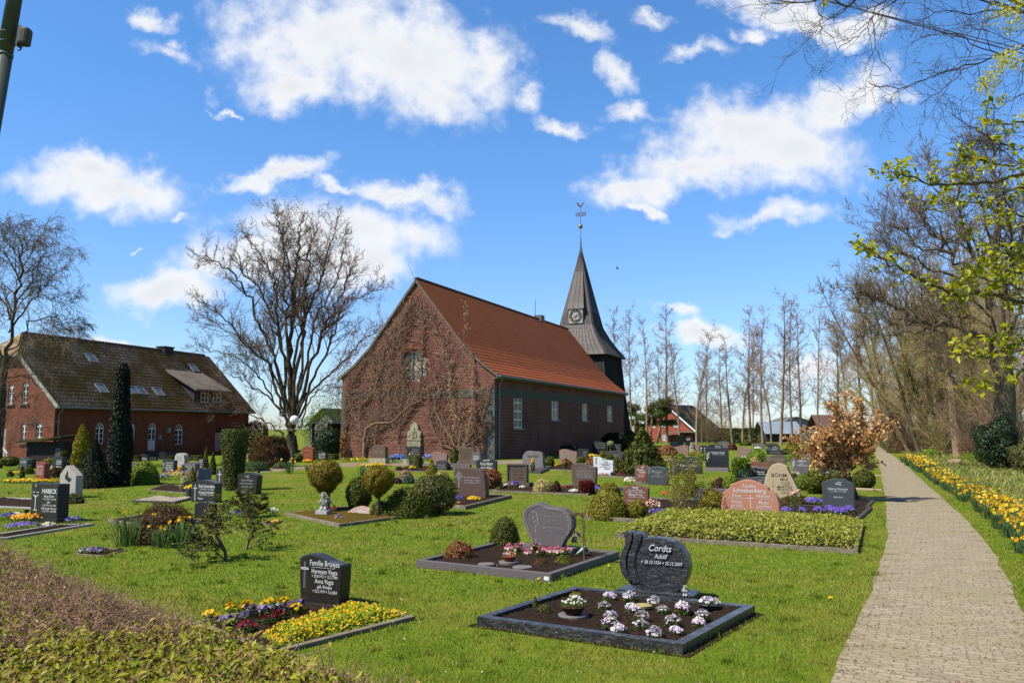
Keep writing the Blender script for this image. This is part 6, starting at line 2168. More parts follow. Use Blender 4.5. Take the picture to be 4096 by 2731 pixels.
mb.build('flame_band', ST['marble'], cst, bevel=.008)
TULIP = [(-.3, 0), (.28, 0), (.33, .14), (.42, .28), (.5, .45), (.5, .62), (.45, .76), (.35, .86), (.22, .9), (.05, .905), (-.08, .94), (-.19, 1.0), (-.26, .985), (-.34, .94), (-.44, .88), (-.5, .78), (-.52, .64), (-.5, .5), (-.44, .34), (-.36, .16)]
tst = S('mauve grey tulip shaped stone with carved rims and a twig, beside a praying figure', 2191, 2184, 196, 170, TULIP, 'mauve', base=(214, 34, .06), t=.2, bev=.014)
w, h, bh = wh(tst)
TEXTQ.append((tst, [('Helga Toborg', .072 * h, .1 * w, bh + .66 * h, 'C', .9, .002, .25), ('geb. Buss', .058 * h, .1 * w, bh + .575 * h, 'C', .9, .002, .25), ('* 30.1.1941  + 29.8.2011', .046 * h, .1 * w, bh + .5 * h, 'C', .9, 0, .2), ('Wilhelm Toborg', .072 * h, .11 * w, bh + .39 * h, 'C', .88, .002, .25), ('* 28.10.1938  + 17.12.2017', .046 * h, .1 * w, bh + .315 * h, 'C', .9, 0, .2)], PAINT['g'], w))
mb = MB()
for sc_, d_ in ((.93, -.012), (.86, -.02)):
 pts = [((x * sc_ - .0) * w, .0, bh + (z * .97 * (1 if sc_ > .9 else .975)) * h) for x, z in TULIP[3:] + TULIP[:1]]
 for a, b in zip(pts[:-1], pts[1:]):
  mb.bar(a, b, .016, .016, (0, 1, 0))
mb.build('carved_rim', plain('rim_stone', lin(152, 142, 140), lin(128, 120, 118), 9, .6), tst)
mb = MB()
for (x, z, a) in ((-.3, .78, 2.2), (-.22, .7, -1.0), (-.3, .64, -2.2), (-.2, .62, -1.2), (-.27, .56, -1.6), (-.2, .53, -1.2), (-.24, .44, -1.4), (-.25, .34, -1.5), (-.24, .14, -2.0), (-.16, .05, -1.0)):
 c_ = Vector((x * w, -.004, bh + z * h))
 dx = Vector((math.cos(a), 0, math.sin(a))) * .035
 nn = Vector((-math.sin(a), 0, math.cos(a))) * .013
 mb.add([c_ - dx, c_ + nn, c_ + dx, c_ - nn], [(0, 1, 2, 3)])
for (x0, z0, x1, z1) in ((-.36, .76, -.28, .83), (-.28, .83, -.22, .76), (-.22, .76, -.2, .5)):
 mb.bar((x0 * w, -.003, bh + z0 * h), (x1 * w, -.003, bh + z1 * h), .006, .004, (0, 1, 0))
mb.build('carved_twig', PAINT['g'], tst)
# -- left
hst = S('broad black polished stone with a large carved cross by blue and orange pansies', 172, 2068, 93, 132, 'flat', 'coal', base=(124, 18, .05), t=.3, text=[
 ('HABECK', .15, .18, .72, 'C', .95, .022), ('Klaus-Dieter', .085, .18, .6, 'C', .85), ('+ 14.1.1940 + 16.3.1973', .06, .19, .52, 'C', .85), ('Julia', .085, .17, .42, 'C', .85), ('+ 30.3.1913 + 20.1.1994', .06, .19, .335, 'C', .85), ('Roberta geb. Hermann', .075, .19, .24, 'C', .8), ('+ 12.12.1913 + 14.8.1998', .06, .19, .16, 'C', .85)],
 orn=[('line', -.33, .2, -.33, .66, .03), ('line', -.4, .2, -.25, .2, .02), ('line', -.44, .74, -.36, .74, .02), ('line', -.3, .74, -.22, .74, .02), ('line', -.34, .9, -.34, .98, .03), ('line', -.42, .66, -.33, .58, .02), ('line', -.33, .58, -.22, .67, .02)])
pst = S('pale pointed stone with a star shaped opening, behind the black stone', 267, 1990, 57, 128, 'house', 'ltgrey', t=.26, lines=(-.3, .42, [.16, .24], .05), tc='g')
w, h, bh = wh(pst)
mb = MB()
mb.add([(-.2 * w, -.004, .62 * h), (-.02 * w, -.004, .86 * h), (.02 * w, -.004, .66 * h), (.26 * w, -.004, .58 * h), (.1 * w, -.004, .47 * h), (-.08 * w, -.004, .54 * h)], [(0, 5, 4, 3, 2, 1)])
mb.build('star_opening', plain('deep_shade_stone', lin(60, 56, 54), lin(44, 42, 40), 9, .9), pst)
S('reddish brown tall stone beside yellow edging flowers', 158, 1914, 30, 68, 'tilt', 'red', t=.26, lines=(-.4, .35, [.25, .35, .48, .62, .72], .05))
S('dark square stone with a round white ornament and white name lines', 227, 1880, 37, 52, 'flat', 'green', t=.26, lines=(-.1, .42, [.1, .25, .45, .58, .7], .08))
_s = ALLST[-1]
mb = MB()
mb.ball((-.42 * _s['w'], -.03, .14 * _s['h']), .11, 12, 8, 0, (.8, .5, 1.3))
mb.build('round_ornament', ST['ltgrey'], _s)
S('blue grey stone with curved top leaning at the far left', 91, 1884, 27, 55, 'wave', 'blue', t=.3, lines=(-.35, .4, [.7, .62], .05))
S('black stone with an engraved line cross behind the gnarled rhododendron', 812, 2008, 90, 88, 'arch', 'black', t=.26, text=[
 ('Emil Schmidtke', .155, .13, .66, 'C', .82, .01), ('* 29.10.1921 + 10.1.1966', .085, .13, .55, 'C', .8), ('Annagret Schmidtke', .13, .13, .4, 'C', .72, .006), ('* 29.12.1923 + 13.12.1999', .085, .13, .3, 'C', .8), ('Horst', .12, -.12, .12, 'C', .85)],
 orn=[('line', -.345, .05, -.345, .78, .03), ('line', -.43, .62, -.26, .62, .03)])
S('low black stone seen behind the crooked rhododendron branches', 806, 2072, 56, 64, 'arch', 'black', t=.26)
S('rough grey stone with a broken top edge left of the yew block', 805, 1932, 38, 58, 'rock', 'grey', t=.26, text=[('Hermann', .13, 0, .5, 'C', .9), ('Mangels', .15, 0, .33, 'C', .9)], lines=(-.35, .35, [.2], .07), tc='g')
s = S('mauve grey stone carrying a dark metal cross at its left edge', 751, 1908, 53, 61, 'wave2', 'mauve', t=.26, lines=(-.2, .45, [.3, .4, .52, .62, .7], .06), tc='g')
w, h, bh = wh(s)
mb = MB()
mb.box(-.36 * w, -.3 * w, -.05, -.01, .1 * h, .78 * h)
mb.box(-.5 * w, -.1 * w, -.052, -.012, .58 * h, .64 * h)
mb.build('metal_cross', plain('bronze', (.06, .045, .03), (.09, .07, .05), 6, .5, .5, .5), s)
S('rounded rough grey stone before the brick house wall', 716, 1870, 37, 58, 'disc', 'ltgrey', t=.34, lines=(-.3, .3, [.5, .6, .7], .05), tc='g')
S('dark green tilted stone with small names above orange flowers', 672, 1890, 44, 54, 'tilt', 'green', t=.2, lines=(-.22, .4, [.15, .28, .4, .55, .7], .07), orn=[('cross', -.38, .3, .45, .16, .03)])
S('small black stone with a swept top before the house steps', 576, 1844, 27, 28, 'wave', 'black', lines=(-.3, .4, [.2, .4], .12))
S('low black arched stone next to the swept black one', 607, 1842, 34, 16, 'arch', 'black')
S('grey low stone half hidden behind the light green bush', 532, 1868, 34, 22, 'slant', 'mauve')
S('narrow black stone with white scroll ornament beside the pointed thuja', 803, 1875, 20, 42, 'high', 'black', t=.2, lines=(-.35, .35, [.15, .4, .62, .8], .1))
S('dark slab leaning by the house steps', 648, 1838, 24, 30, 'flat', 'black')
S('grey stone with a white cross half behind the yew block', 880, 1950, 34, 80, 'arch', 'anthra', t=.2, orn=[('cross', -.1, .25, .6, .28, .035)])
S('dark grey stone with a winged carving right of the yew block', 987, 1976, 76, 86, 'taper', 'coal', t=.26, tc='g', text=[('Gesine Mangels', .11, 0, .6, 'C', .85, .004), ('Anna Mangels', .11, 0, .3, 'C', .85, .004), ('geb. Behrens', .08, 0, .16, 'C', .9)], lines=(-.35, .35, [.47, .07], .06), orn=[('line', -.12, .82, .12, .88, .03), ('line', -.05, .8, .1, .78, .03)])
S('reddish stone behind the lamp post by the low hedge', 1228, 1842, 44, 57, 'arch', 'red', t=.26, lines=(-.3, .3, [.35, .7], .05), tc='au')
S('black stone with white letters before the clipped low hedge', 1287, 1840, 36, 38, 'slant', 'black', t=.2, lines=(-.36, .36, [.2, .34, .5, .64], .09))
S('small grey stone at the foot of the brown leafless shrub', 986, 1834, 16, 22, 'arch', 'mauve', lines=(-.3, .3, [.3, .5], .1))
S('narrow grey stone edge beside the lamp post', 1160, 1842, 12, 38, 'flat', 'mauve')
# flat lying stone of the child grave
s = S('flat rounded stone lying tilted on the mossy grave of the cherub', 1432, 2064, 104, 50, 'ovalflat', 'rose', t=.14, lean=R(-38), lines=(-.05, .35, [.42, .3], .1))
# -- centre
S('large brown streaked stone with a ringed carved cross, its top sloping right', 1878, 1994, 130, 124, 'para', 'para', t=.24, lines=(-.18, .32, [.66, .57, .5], .045), tc='g', bev=.02,
 orn=[('line', -.33, .34, -.33, .88, .03), ('line', -.45, .7, -.2, .7, .03), ('line', -.42, .62, -.4, .78, .02), ('line', -.4, .78, -.28, .8, .02), ('line', -.28, .8, -.23, .66, .02), ('line', -.25, .64, -.38, .6, .02)])
S('double arched small grey stone beside the yellow cone conifer', 1764, 1880, 44, 40, 'high', 'anthra', t=.3, lines=(-.35, .35, [.2, .35, .5], .08), tc='g')
S('long low grey stone with a wave top and small cross', 1832, 1880, 92, 27, 'wave', 'mauve', t=.24, orn=[('cross', -.3, .1, .7, .35, .09)])
S('brown arched stone with gold letters on a granite foot', 1512, 1832, 55, 52, 'arch', 'brown', base=(65, 21, .05), bmk='epi', t=.3, tc='au', lines=(-.4, .36, [.4, .55], .06), orn=[('cross', -.02, .68, .2, .12, .02)])
S('slanted blue grey plaque leaning against the church wall', 1577, 1822, 50, 44, 'flat', 'blue', t=.1, lean=R(-14), lines=(-.32, .34, [.2, .38, .55, .68, .78], .06), tc='k')
s = S('black stone with a dark side column and cross in front of the epitaph', 1650, 1836, 62, 50, 'flat', 'black', base=(72, 20, .04), bmk='epi', t=.2, tc='g', lines=(-.08, .38, [.4, .58, .74], .06), orn=[('cross', -.42, .03, .85, .2, .03)])
S('pink brown wavy stone left of the framed stone by the church', 1756, 1852, 62, 45, 'wave', 'rose', t=.2, tc='g', text=[('Kleen', .2, .08, .62, 'C', .9, .01, .25)], lines=(-.1, .35, [.42, .3, .15], .07))
s = S('olive grey stone in a raised frame before the right church corner', 1866, 1844, 60, 55, 'flat', 'brown', base=(72, 12, .04), t=.22, tc='d', lines=(-.25, .38, [.2, .34, .48, .62, .78], .07), orn=[('cross', -.36, .08, .86, .2, .03)])
S('small dark pointed arch stone behind the black slanted one', 1903, 1860, 38, 54, 'high', 'mauve', t=.2, lines=(-.3, .3, [.4, .52, .64], .07))
S('black stone leaning forward with white names above the red tipped shrub', 1944, 1896, 80, 62, 'arch', 'black', t=.16, text=[('Ernst Albers', .17, .02, .62, 'C', .85, .008), ('* 8.7.1898  + 27.8.1969', .08, .02, .54, 'C', .85), ('Anna Albers', .16, .03, .36, 'C', .85, .008), ('geb. Ahlers', .12, .03, .2, 'C', .85)], orn=[('line', -.15, .86, .2, .92, .04)])
s = S('framed brown stone with raised cross standing on two feet', 2068, 1928, 76, 70, 'flat', 'brown', base=(106, 18, .05), t=.2, tc='d', lines=(-.24, .4, [.12, .24, .4, .54, .64, .76], .07), orn=[('line', -.36, .05, -.36, .95, .035), ('line', -.48, .72, -.26, .72, .03)])
w, h, bh = wh(s)
mb = MB()
for a, b in (((-.5, 1.0), (.5, 1.0)), ((-.5, .04), (.5, .04)), ((-.49, 0), (-.49, 1)), ((.49, 0), (.49, 1))):
 mb.bar((a[0] * w, -.02, bh + a[1] * h), (b[0] * w, -.02, bh + b[1] * h), .05, .05, (0, 1, 0))
mb.build('frame', ST['brown'], s)
S('rounded rough grey stone with a name in large letters behind a terracotta pot', 2130, 1878, 82, 74, 'rock', 'grey', t=.26, tc='k', text=[('von Holt', .17, .02, .66, 'C', .85, .02, .2)], lines=(-.15, .2, [.52, .36], .06))
S('brown stone with carved leaf stalks near the church wall', 2272, 1850, 70, 54, 'wave', 'rose', t=.2, tc='g', text=[('Meyer', .19, .1, .62, 'C', .9, .01, .2), ('Erich', .12, .1, .45, 'C', .9)], lines=(-.1, .4, [.34], .06), orn=[('twig', -.36, .2, .7), ('twig', -.28, .1, .45)])
S('black round topped stone in the shade of the church wall', 2270, 1820, 62, 42, 'high', 'black', lines=(-.3, .3, [.35, .5], .1), tc='g')
S('dark stone with a swept top behind the round topped black stone', 2298, 1816, 44, 38, 'wave', 'anthra')
S('black square stone with a small emblem in the shade', 2332, 1834, 42, 39, 'flat', 'black', lines=(0, .35, [.3, .5, .65], .08), tc='g')
S('wide black stone in deep shade by the far church corner', 2400, 1818, 60, 55, 'wave', 'black', lines=(-.35, .35, [.5, .65, .8], .06), tc='g')
S('dark stone behind the tiny ball tree', 2464, 1810, 36, 34, 'flat', 'anthra', lines=(-.35, .35, [.3, .5, .7], .08), tc='g')
S('low wide arched grey stone between clipped balls', 2456, 1836, 68, 34, 'arch', 'anthra', lines=(-.1, .4, [.3, .5], .1), tc='g')
S('small gabled grey stone with a white cross before the big conifer', 2496, 1850, 42, 40, 'peak', 'anthra', orn=[('cross', .1, .2, .6, .3, .06)])
S('white marble stone with engraved roses and black letters', 2413, 1887, 78, 61, 'slant', 'white', base=(64, 13, .05), t=.16, tc='k', text=[('Stolten', .16, .12, .78, 'C', .9, .004, .2), ('Uwe', .13, .13, .6, 'C', .9, .006, .2), ('Herbert', .14, .13, .4, 'C', .9, .006, .2), ('Hanna', .14, .2, .16, 'C', .9, .006, .2)], lines=(-.2, .42, [.52, .3], .05), orn=[('twig', -.38, .55, .38), ('twig', -.36, .4, .25)])
S('olive brown stone with a wavy top before the white marble one', 2335, 1937, 98, 85, 'wave', 'brown', base=(110, 14, .05), t=.2, tc='g', text=[('In Frieden', .075, -.02, .74, 'C', .9), ('Frieda Herzer', .115, 0, .6, 'C', .86, .006), ('Helene Herzer', .115, 0, .4, 'C', .86, .006)], lines=(-.3, .35, [.53, .33], .045))
S('red brown stone with a carved bird and white gothic words', 2543, 2024, 98, 84, 'arch', 'redbrown', t=.16, text=[('Hier ruht in Frieden', .085, .0, .72, 'C', .85, .004), ('unsere liebe Tochter u. Schwester', .07, .0, .64, 'C', .8, .004), ('Margrit Frey', .125, 0, .5, 'C', .88, .004), ('+ 20.9.1951 + 16.1.1966', .075, .03, .4, 'C', .9, .004), ('Zu früh bist du von', .07, -.12, .24, 'C', .85)], orn=[('line', -.14, .9, .02, .84, .035), ('line', -.02, .84, .12, .92, .035), ('line', -.08, .9, .1, .8, .03)])
S('reddish stone with a tapering foot behind white and red flowers', 2570, 1926, 62, 66, 'taper', 'redbrown', base=(56, 8, .03), bmk='grey', t=.16, text=[('Sandra', .15, -.12, .66, 'C', .9, .008), ('Heitmann', .15, .12, .52, 'C', .85, .008), ('* 20.4.1968', .09, -.1, .38, 'C', .9), ('+ 8.4.1984', .09, -.1, .27, 'C', .9)], orn=[('line', -.06, .86, .1, .9, .05)])
S('blue grey heart rounded stone overlapping the reddish one', 2627, 1940, 90, 74, 'disc', 'blue', t=.22, text=[('Mangels', .17, .02, .66, 'C', .85, .006), ('Stadtlander', .08, .02, .54, 'C', .85)], lines=(-.26, .3, [.45], .05), tc='g', orn=[('twig', -.34, .5, .4)])
S('wide dark stone with bold white gothic letters', 2752, 1894, 108, 52, 'flat', 'green', t=.2, text=[('Horst Harms', .25, .02, .52, 'C', .78, .003), ('* 29.7.1938 + 9.3.1991', .12, .0, .3, 'C', .8, .004)])
S('narrow carved stone pillar with leaf relief left of the wide dark stone', 2692, 1900, 24, 62, 'peak', 'anthra', t=.22, tc='g', orn=[('twig', 0, .1, .6), ('line', -.2, .85, .2, .85, .05)])
S('low arched green black stone behind the wide dark one', 2764, 1856, 50, 30, 'arch', 'green', tc='g', lines=(-.35, .35, [.25], .14), orn=[('line', -.1, .62, .1, .72, .08)])
S('big square black stone with an engraved ear of wheat on a grey foot', 2868, 1869, 89, 78, 'flat', 'black', base=(91, 16, .03), bmk='grey', t=.2, text=[('Herbert Dock', .105, .06, .72, 'C', .9, .006, .2), ('+ 18.10.1928 + 13.1.2000', .055, .08, .64, 'C', .88)], orn=[('twig', -.41, .3, .45)])
for i, (sx, yw) in enumerate(((2722, R(18)), (2754, R(-42)))):
 S(['left leaf of the tall black open book stone', 'right leaf of the tall black open book stone'][i], sx, 1790, 27, 50 - 2 * i, 'book' if i == 0 else [(-.5, 0), (.5, 0), (.5, 1), (-.5, .93)], 'black', t=.16, yaw=yw, lines=(-.3, .3, [.72, .64], .05) if i else None)
S('rose grey stone with a broken corner behind the reddish azalea', 2724, 1822, 58, 42, 'wave2', 'rose', t=.2, tc='g', lines=(-.3, .35, [.5, .62, .74], .04))
S('pale low slanted stone at the foot of the leaning pine', 2706, 1784, 54, 17, 'wave', 'ltgrey')
S('grey stone behind the white statue', 2780, 1805, 40, 28, 'flat', 'rose')
S('black arched stone with white cross and names before the alders', 2816, 1812, 36, 32, 'arch', 'black', lines=(0, .42, [.2, .4, .6], .12), orn=[('cross', -.3, .2, .6, .3, .05)])
S('wide black stone with white letters behind the wheat stone', 2862, 1800, 55, 22, 'flat', 'black', lines=(-.05, .4, [.4, .66], .14))
S('grey stone with slanted top by the far bare bush', 2894, 1792, 42, 28, 'peak', 'mauve', tc='g', lines=(-.3, .3, [.3, .5], .08))
S('brown slanted stone beside the far lawn strip', 2978, 1832, 54, 46, 'wave', 'rose', t=.2, tc='g', text=[('Heinrich Otten', .11, 0, .72, 'C', .85)], lines=(-.3, .3, [.4, .52, .62], .05))
S('grey arched stone far behind the light green rounded bush', 3034, 1796, 42, 26, 'wave2', 'mauve', tc='g', lines=(-.35, .35, [.25, .45, .65], .1))
S('far dark stone with a peaked top before the sheds', 3084, 1786, 48, 14, 'peak', 'anthra')
S('far dark low stone with white letters', 3096, 1796, 44, 16, 'flat', 'black', lines=(-.1, .4, [.4], .25))
S('far grey wave topped dark stone', 3092, 1806, 56, 17, 'wave2', 'blue', lines=(-.1, .3, [.4], .2))
S('wide flat black stone in front of the far dark ones', 3100, 1818, 66, 19, 'flat', 'black', tc='g', lines=(-.3, .3, [.4], .16))
S('brown stone with a carved wreath behind the yellow low bush', 3104, 1858, 80, 40, 'wave2', 'brown', t=.2, tc='g', text=[('Hinrich Brümmer', .17, .12, .5, 'C', .85, .006)], lines=(-.1, .4, [.36], .08), orn=[('line', -.4, .55, -.34, .8, .05), ('line', -.34, .8, -.26, .55, .05), ('line', -.4, .55, -.33, .42, .05), ('line', -.33, .42, -.26, .55, .05)])
S('dark brown stone with a swept right top before the brown wreath one', 3038, 1888, 84, 42, 'wave', 'redbrown', t=.2, tc='g', text=[('Otto Dock', .24, .08, .4, 'C', .85, .008, .15)], lines=(-.1, .4, [.2], .1), orn=[('line', -.36, .3, -.28, .6, .08), ('line', -.28, .6, -.22, .3, .08)])
S('black stone with a white cross and curved top before the swept one', 3034, 1906, 68, 36, 'wave', 'black', t=.16, text=[('Theodor', .22, .12, .45, 'C', .85, .008, .15)], lines=(-.05, .4, [.26], .1), orn=[('cross', -.28, .12, .65, .4, .035)])
S('wide speckled blue black stone behind the salmon stone', 3032, 1982, 142, 74, 'arch', 'blue', t=.2, tc='g', orn=[('line', .02, .8, .16, .86, .03), ('line', 0, .74, .12, .72, .03)])
bst = S('sandstone boulder with dark carved capitals and a thin cross', 3128, 1990, 146, 136, 'boulder', 'sand', t=.35, tc='d', bev=.03, text=[('BÖHM', .125, -.06, .6, 'C', 1.0, .002), ('MAX', .085, .07, .5, 'C', 1.0, .002), ('+ 12.3.1904', .05, .1, .43, 'C', .9), ('+ 11.8.1987', .05, .1, .37, 'C', .9), ('MARTHA', .085, .08, .28, 'C', 1.0, .002), ('GEB. BRÜCKNER', .055, .08, .22, 'C', .9), ('+ 4.2.1910', .05, .08, .155, 'C', .9), ('+ 2.7.1977', .05, .08, .1, 'C', .9)], orn=[('cross', -.22, .0, .52, .14, .004)])
S('salmon pink granite stone with shoulders and a slim white cross', 3000, 2078, 226, 158, 'shoulder', 'pink', t=.24, bev=.02, text=[('Familie', .1, .0, .8, 'C', .95, .006), ('Schnakenberg', .125, .0, .68, 'C', .95, .01), ('Claus', .085, -.22, .56, 'C', .95, .005), ('* 20.1.1871 + 30.3.1943', .045, -.25, .5, 'C', .8), ('Emma', .085, -.22, .4, 'C', .95, .005), ('geb. Hüll', .07, -.22, .315, 'C', .95), ('* 7.11.1881 + 29.7.1957', .045, -.25, .26, 'C', .8), ('Wilhelm', .085, .24, .56, 'C', .95, .005), ('* 7.7.1907 + 27.5.1945', .045, .25, .5, 'C', .8), ('Minna', .085, .24, .4, 'C', .95, .005), ('geb. Meyer', .07, .25, .315, 'C', .95), ('* 4.5.1912 + 2.12.1991', .045, .25, .26, 'C', .8), ('Siegfried', .085, .25, .15, 'C', .95, .005), ('* 15.9.1939 + 25.1.2001', .045, .26, .09, 'C', .8)], orn=[('line', .02, .05, .02, .62, .014), ('line', -.05, .54, .09, .54, .014)])
S('grey plain low stone behind the loose shrub', 2845, 2012, 132, 58, 'flat', 'mauve', t=.2)
S('grey wave topped stone among spiky grass left of the light bush', 2955, 1864, 58, 30, 'arch', 'mauve', tc='g', lines=(-.3, .3, [.3, .6], .1))
S('blue grey heart shaped stone with a rose carving', 3202, 1896, 78, 66, 'heart', 'mauve', t=.2, text=[('Albers', .16, .08, .74, 'C', .9, .004, .2), ('Uwe', .1, .06, .6, 'C', .9)], lines=(-.16, .36, [.5], .05), orn=[('twig', -.36, .3, .5)])
S('brown grey stone with a white relief near the copper beech', 3234, 1830, 50, 40, 'wave', 'mauve', text=[('Peters', .17, .1, .6, 'C', .9, .006)], lines=(-.2, .4, [.3, .42], .06), orn=[('twig', -.36, .2, .5)])
S('dark low stone with a flat arch left of the copper beech', 3296, 1836, 54, 27, 'arch', 'anthra', tc='g', lines=(-.35, .35, [.2, .5], .13))
S('black stone with a white line cross under the copper beech', 3370, 1872, 78, 42, 'flat', 'black', t=.16, text=[('Heinz', .17, -.02, .7, 'C', .85), ('Rusch', .17, -.02, .48, 'C', .85, .006), ('Margarete', .17, .05, .2, 'C', .8)], orn=[('line', -.38, .08, -.38, .9, .03), ('line', -.45, .64, -.31, .64, .03)])
S('dark stone with a bird carving behind the olive dome', 3310, 1902, 76, 28, 'arch', 'black', orn=[('line', -.1, .4, .15, .6, .07), ('line', -.02, .6, .12, .4, .07)])
S('brown wavy stone edge right behind the dark bird stone', 3325, 1888, 76, 22, 'wave', 'redbrown')
S('speckled blue black stone with white letters at the violet flowers', 3354, 2020, 118, 104, 'arch', 'blue', base=(122, 14, .04), bmk='anthra', t=.18, text=[('Helmut Karsten', .1, -.0, .58, 'C', .9, .004), ('* 13.1.1898  + 7.12.1983', .055, 0, .5, 'C', .9), ('Anja Karl', .075, .0, .28, 'C', .95, 0, .2)], orn=[('line', -.08, .82, .12, .78, .025), ('line', -.02, .87, .14, .87, .02)])
S('dark stone half hidden behind the copper beech stem', 3480, 1880, 28, 26, 'flat', 'anthra')
S('grey round disc stone behind the copper beech', 3400, 1842, 44, 36, 'disc', 'blue')
for o in ALLST:
 for k in ('w', 'h', 'bh'):
  if k in o:
   del o[k]
# old carved epitaph against the gable
ep = CH.hit('y', -.2, 1655, 1829)
e0 = CH.o + CH.ex * ep[0] - CH.ey * .2
epi = empty('epitaph', e0, CH.yaw, 'weathered carved sandstone epitaph with round top against the church gable', 'epitaph')
m = mpp(e0)
w, h = 56 * m / .93, 143 * m
mb = MB()
mb.prism([(x * w, z * h) for x, z in [(-.5, 0), (.5, 0), (.5, .74), (.42, .77), (.3, .78), (.3, .86), (.22, .95), (.1, .99), (0, 1), (-.1, .99), (-.22, .95), (-.3, .86), (-.3, .78), (-.42, .77), (-.5, .74)]], 0, .16)
mb.build('slab', ST['epi'], epi, bevel=.015)
mb = MB()
mb.box(-.52 * w, .52 * w, -.05, 0, .51 * h, .54 * h)
for s_ in (-1, 1):
 mb.box(s_ * .42 * w - .08 * w, s_ * .42 * w + .08 * w, -.04, 0, .0, .3 * h)
 mb.box(s_ * .42 * w - .07 * w, s_ * .42 * w + .07 * w, -.035, 0, .33 * h, .48 * h)
 mb.box(s_ * .24 * w - .012 * w, s_ * .24 * w + .012 * w, -.03, 0, 0, .5 * h)
 mb.ball((s_ * .4 * w, -.0, .64 * h), .1 * w, 10, 6, 0, (1, .5, 1.3))
 mb.ball((s_ * .3 * w, -.0, .7 * h), .08 * w, 10, 6, 0, (1, .5, 1))
mb.bar((-.3 * w, -.02, .54 * h), (0, -.02, .58 * h), .03, .05)
mb.bar((.3 * w, -.02, .54 * h), (0, -.02, .58 * h), .03, .05)
mb.box(-.02 * w, .02 * w, -.06, 0, .58 * h, .86 * h)
mb.box(-.18 * w, .18 * w, -.055, 0, .74 * h, .765 * h)
mb.ball((0, -.03, .8 * h), .05 * w)
for x in (-.16, -.09, .1, .17):
 mb.tube([(x * w, -.02, .58 * h), (x * w, -.03, .66 * h), (x * w * .9, -.02, .71 * h)], [.05 * w, .04 * w, .025 * w], 6)
mb.build('relief', ST['epi'], epi, bevel=.006)
mb = MB()
rng_ = random.Random(2)
for a in blur_lines(-.2 * w, .2 * w, [(.04 + i * .042) * h for i in range(10)], .022 * h, rng_):
 mb.box(a[0], a[1], -.004, .001, a[2], a[3])
mb.build('inscription', plain('carved_lines', lin(112, 106, 88), lin(96, 92, 76), 9, .9), epi)
# ------------------------------------------------------------------ grave borders with their beds
def plot(label, A, B, C, h=.09, bw=.1, mk='kerbdark', fill=None, fname='soil', fz=.6):
 A, B, C = [np.array(G(*q)[:2]) if len(q) == 2 and abs(q[0]) + abs(q[1]) > 60 else np.array(q) for q in (A, B, C)]
 Dd = A + C - B
 ring = [A, B, C, Dd]
 cen = (A + C) / 2
 u1 = (B - A) / np.linalg.norm(B - A)
 u2 = (C - B) / np.linalg.norm(C - B)
 inn = [A + (u1 + u2) * bw, B + (-u1 + u2) * bw, C + (-u1 - u2) * bw, Dd + (u1 - u2) * bw]
 root = empty('grave_border', (cen[0], cen[1], 0), 0, label, 'grave border')
 rel = lambda q, z: (q[0] - cen[0], q[1] - cen[1], z)
 mb_ = MB()
 for i in range(4):
  j = (i + 1) % 4
  V = [rel(ring[i], -.05), rel(ring[j], -.05), rel(inn[j], -.05), rel(inn[i], -.05), rel(ring[i], h), rel(ring[j], h), rel(inn[j], h), rel(inn[i], h)]
  mb_.add(V, [(0, 1, 5, 4), (4, 5, 6, 7), (2, 3, 7, 6)])
 mb_.build('kerb', ST[mk], root, bevel=.006)
 n = 40
 V = []
 rg = np.random.default_rng(int(abs(cen[0]) * 100))
 for i in range(n + 1):
  for k in range(n + 1):
   f, g_ = i / n, k / n
   q_ = inn[0] * (1 - f) * (1 - g_) + inn[1] * f * (1 - g_) + inn[2] * f * g_ + inn[3] * (1 - f) * g_
   V.append(rel(q_, h * fz + rg.normal(0, .008) + .02 * math.sin(f * 9) * math.sin(g_ * 8)))
 a = np.arange(n)
 ii, jj = np.meshgrid(a, a, indexing='ij')
 q_ = (ii * (n + 1) + jj).ravel()
 mesh_np(fname, np.array(V), [np.stack([q_, q_ + n + 1, q_ + n + 2, q_ + 1], 1)], fill or SOIL, root)
 EXCL.append(np.array(ring))
 return ring, h * fz
GRAV = plain('white_gravel', lin(214, 200, 180), lin(150, 138, 122), 70, .9, .1, bump=.9, bscale=70, bdist=.03)
MOSSBED = plain('moss_bed', lin(116, 84, 34), lin(96, 92, 36), 9, .95, .05, bump=.8, bscale=60, bdist=.03)
RC, zC = plot('polished dark grave border around white and violet pansies', (1909, 2502), (2732, 2619), (3021, 2456), .105, .11, 'marble')
RT, zT = plot('grey granite grave border with pink flowers and a terracotta bowl', (1663, 2268), (2203, 2327), (2478, 2232), .115, .1, 'mauve')
RB, zB = plot('plain concrete grave border with pansies and yellow flowering cover', (760, 2500), (1085, 2628), (1660, 2478), .045, .09, 'concrete')
RM, zM = plot('mossy grave border of the white cherub with two ball standards', (1138, 2060), (1356, 2108), (1621, 2072), .07, .09, 'concrete', MOSSBED, 'moss_bed', .9)
RP, zP = plot('concrete grave border before the large brown streaked stone', (1640, 2012), (1862, 2038), (2047, 1992), .1, .1, 'concrete')
plot('narrow grave border along the row of framed brown and olive stones', (1960, 1966), (2352, 1982), (2420, 1950), .06, .08, 'concrete')
plot('grave border of the rounded grey stone with a flat paved front', (2100, 1890), (2162, 1895), (2210, 1872), .12, .1, 'kerbdark', ST['kerbdark'], 'cover_slab', 1.0)
plot('long grave border before the leaf carved stone and its bushes', (2165, 1878), (2300, 1884), (2380, 1858), .06, .08, 'concrete')
plot('grave border of the white marble stone with spring flowers', (2280, 1900), (2560, 1915), (2600, 1888), .07, .1, 'concrete')
plot('grave border around the yew balls and the red brown stone', (2340, 2078), (2760, 2102), (2850, 2010), .09, .1, 'concrete')
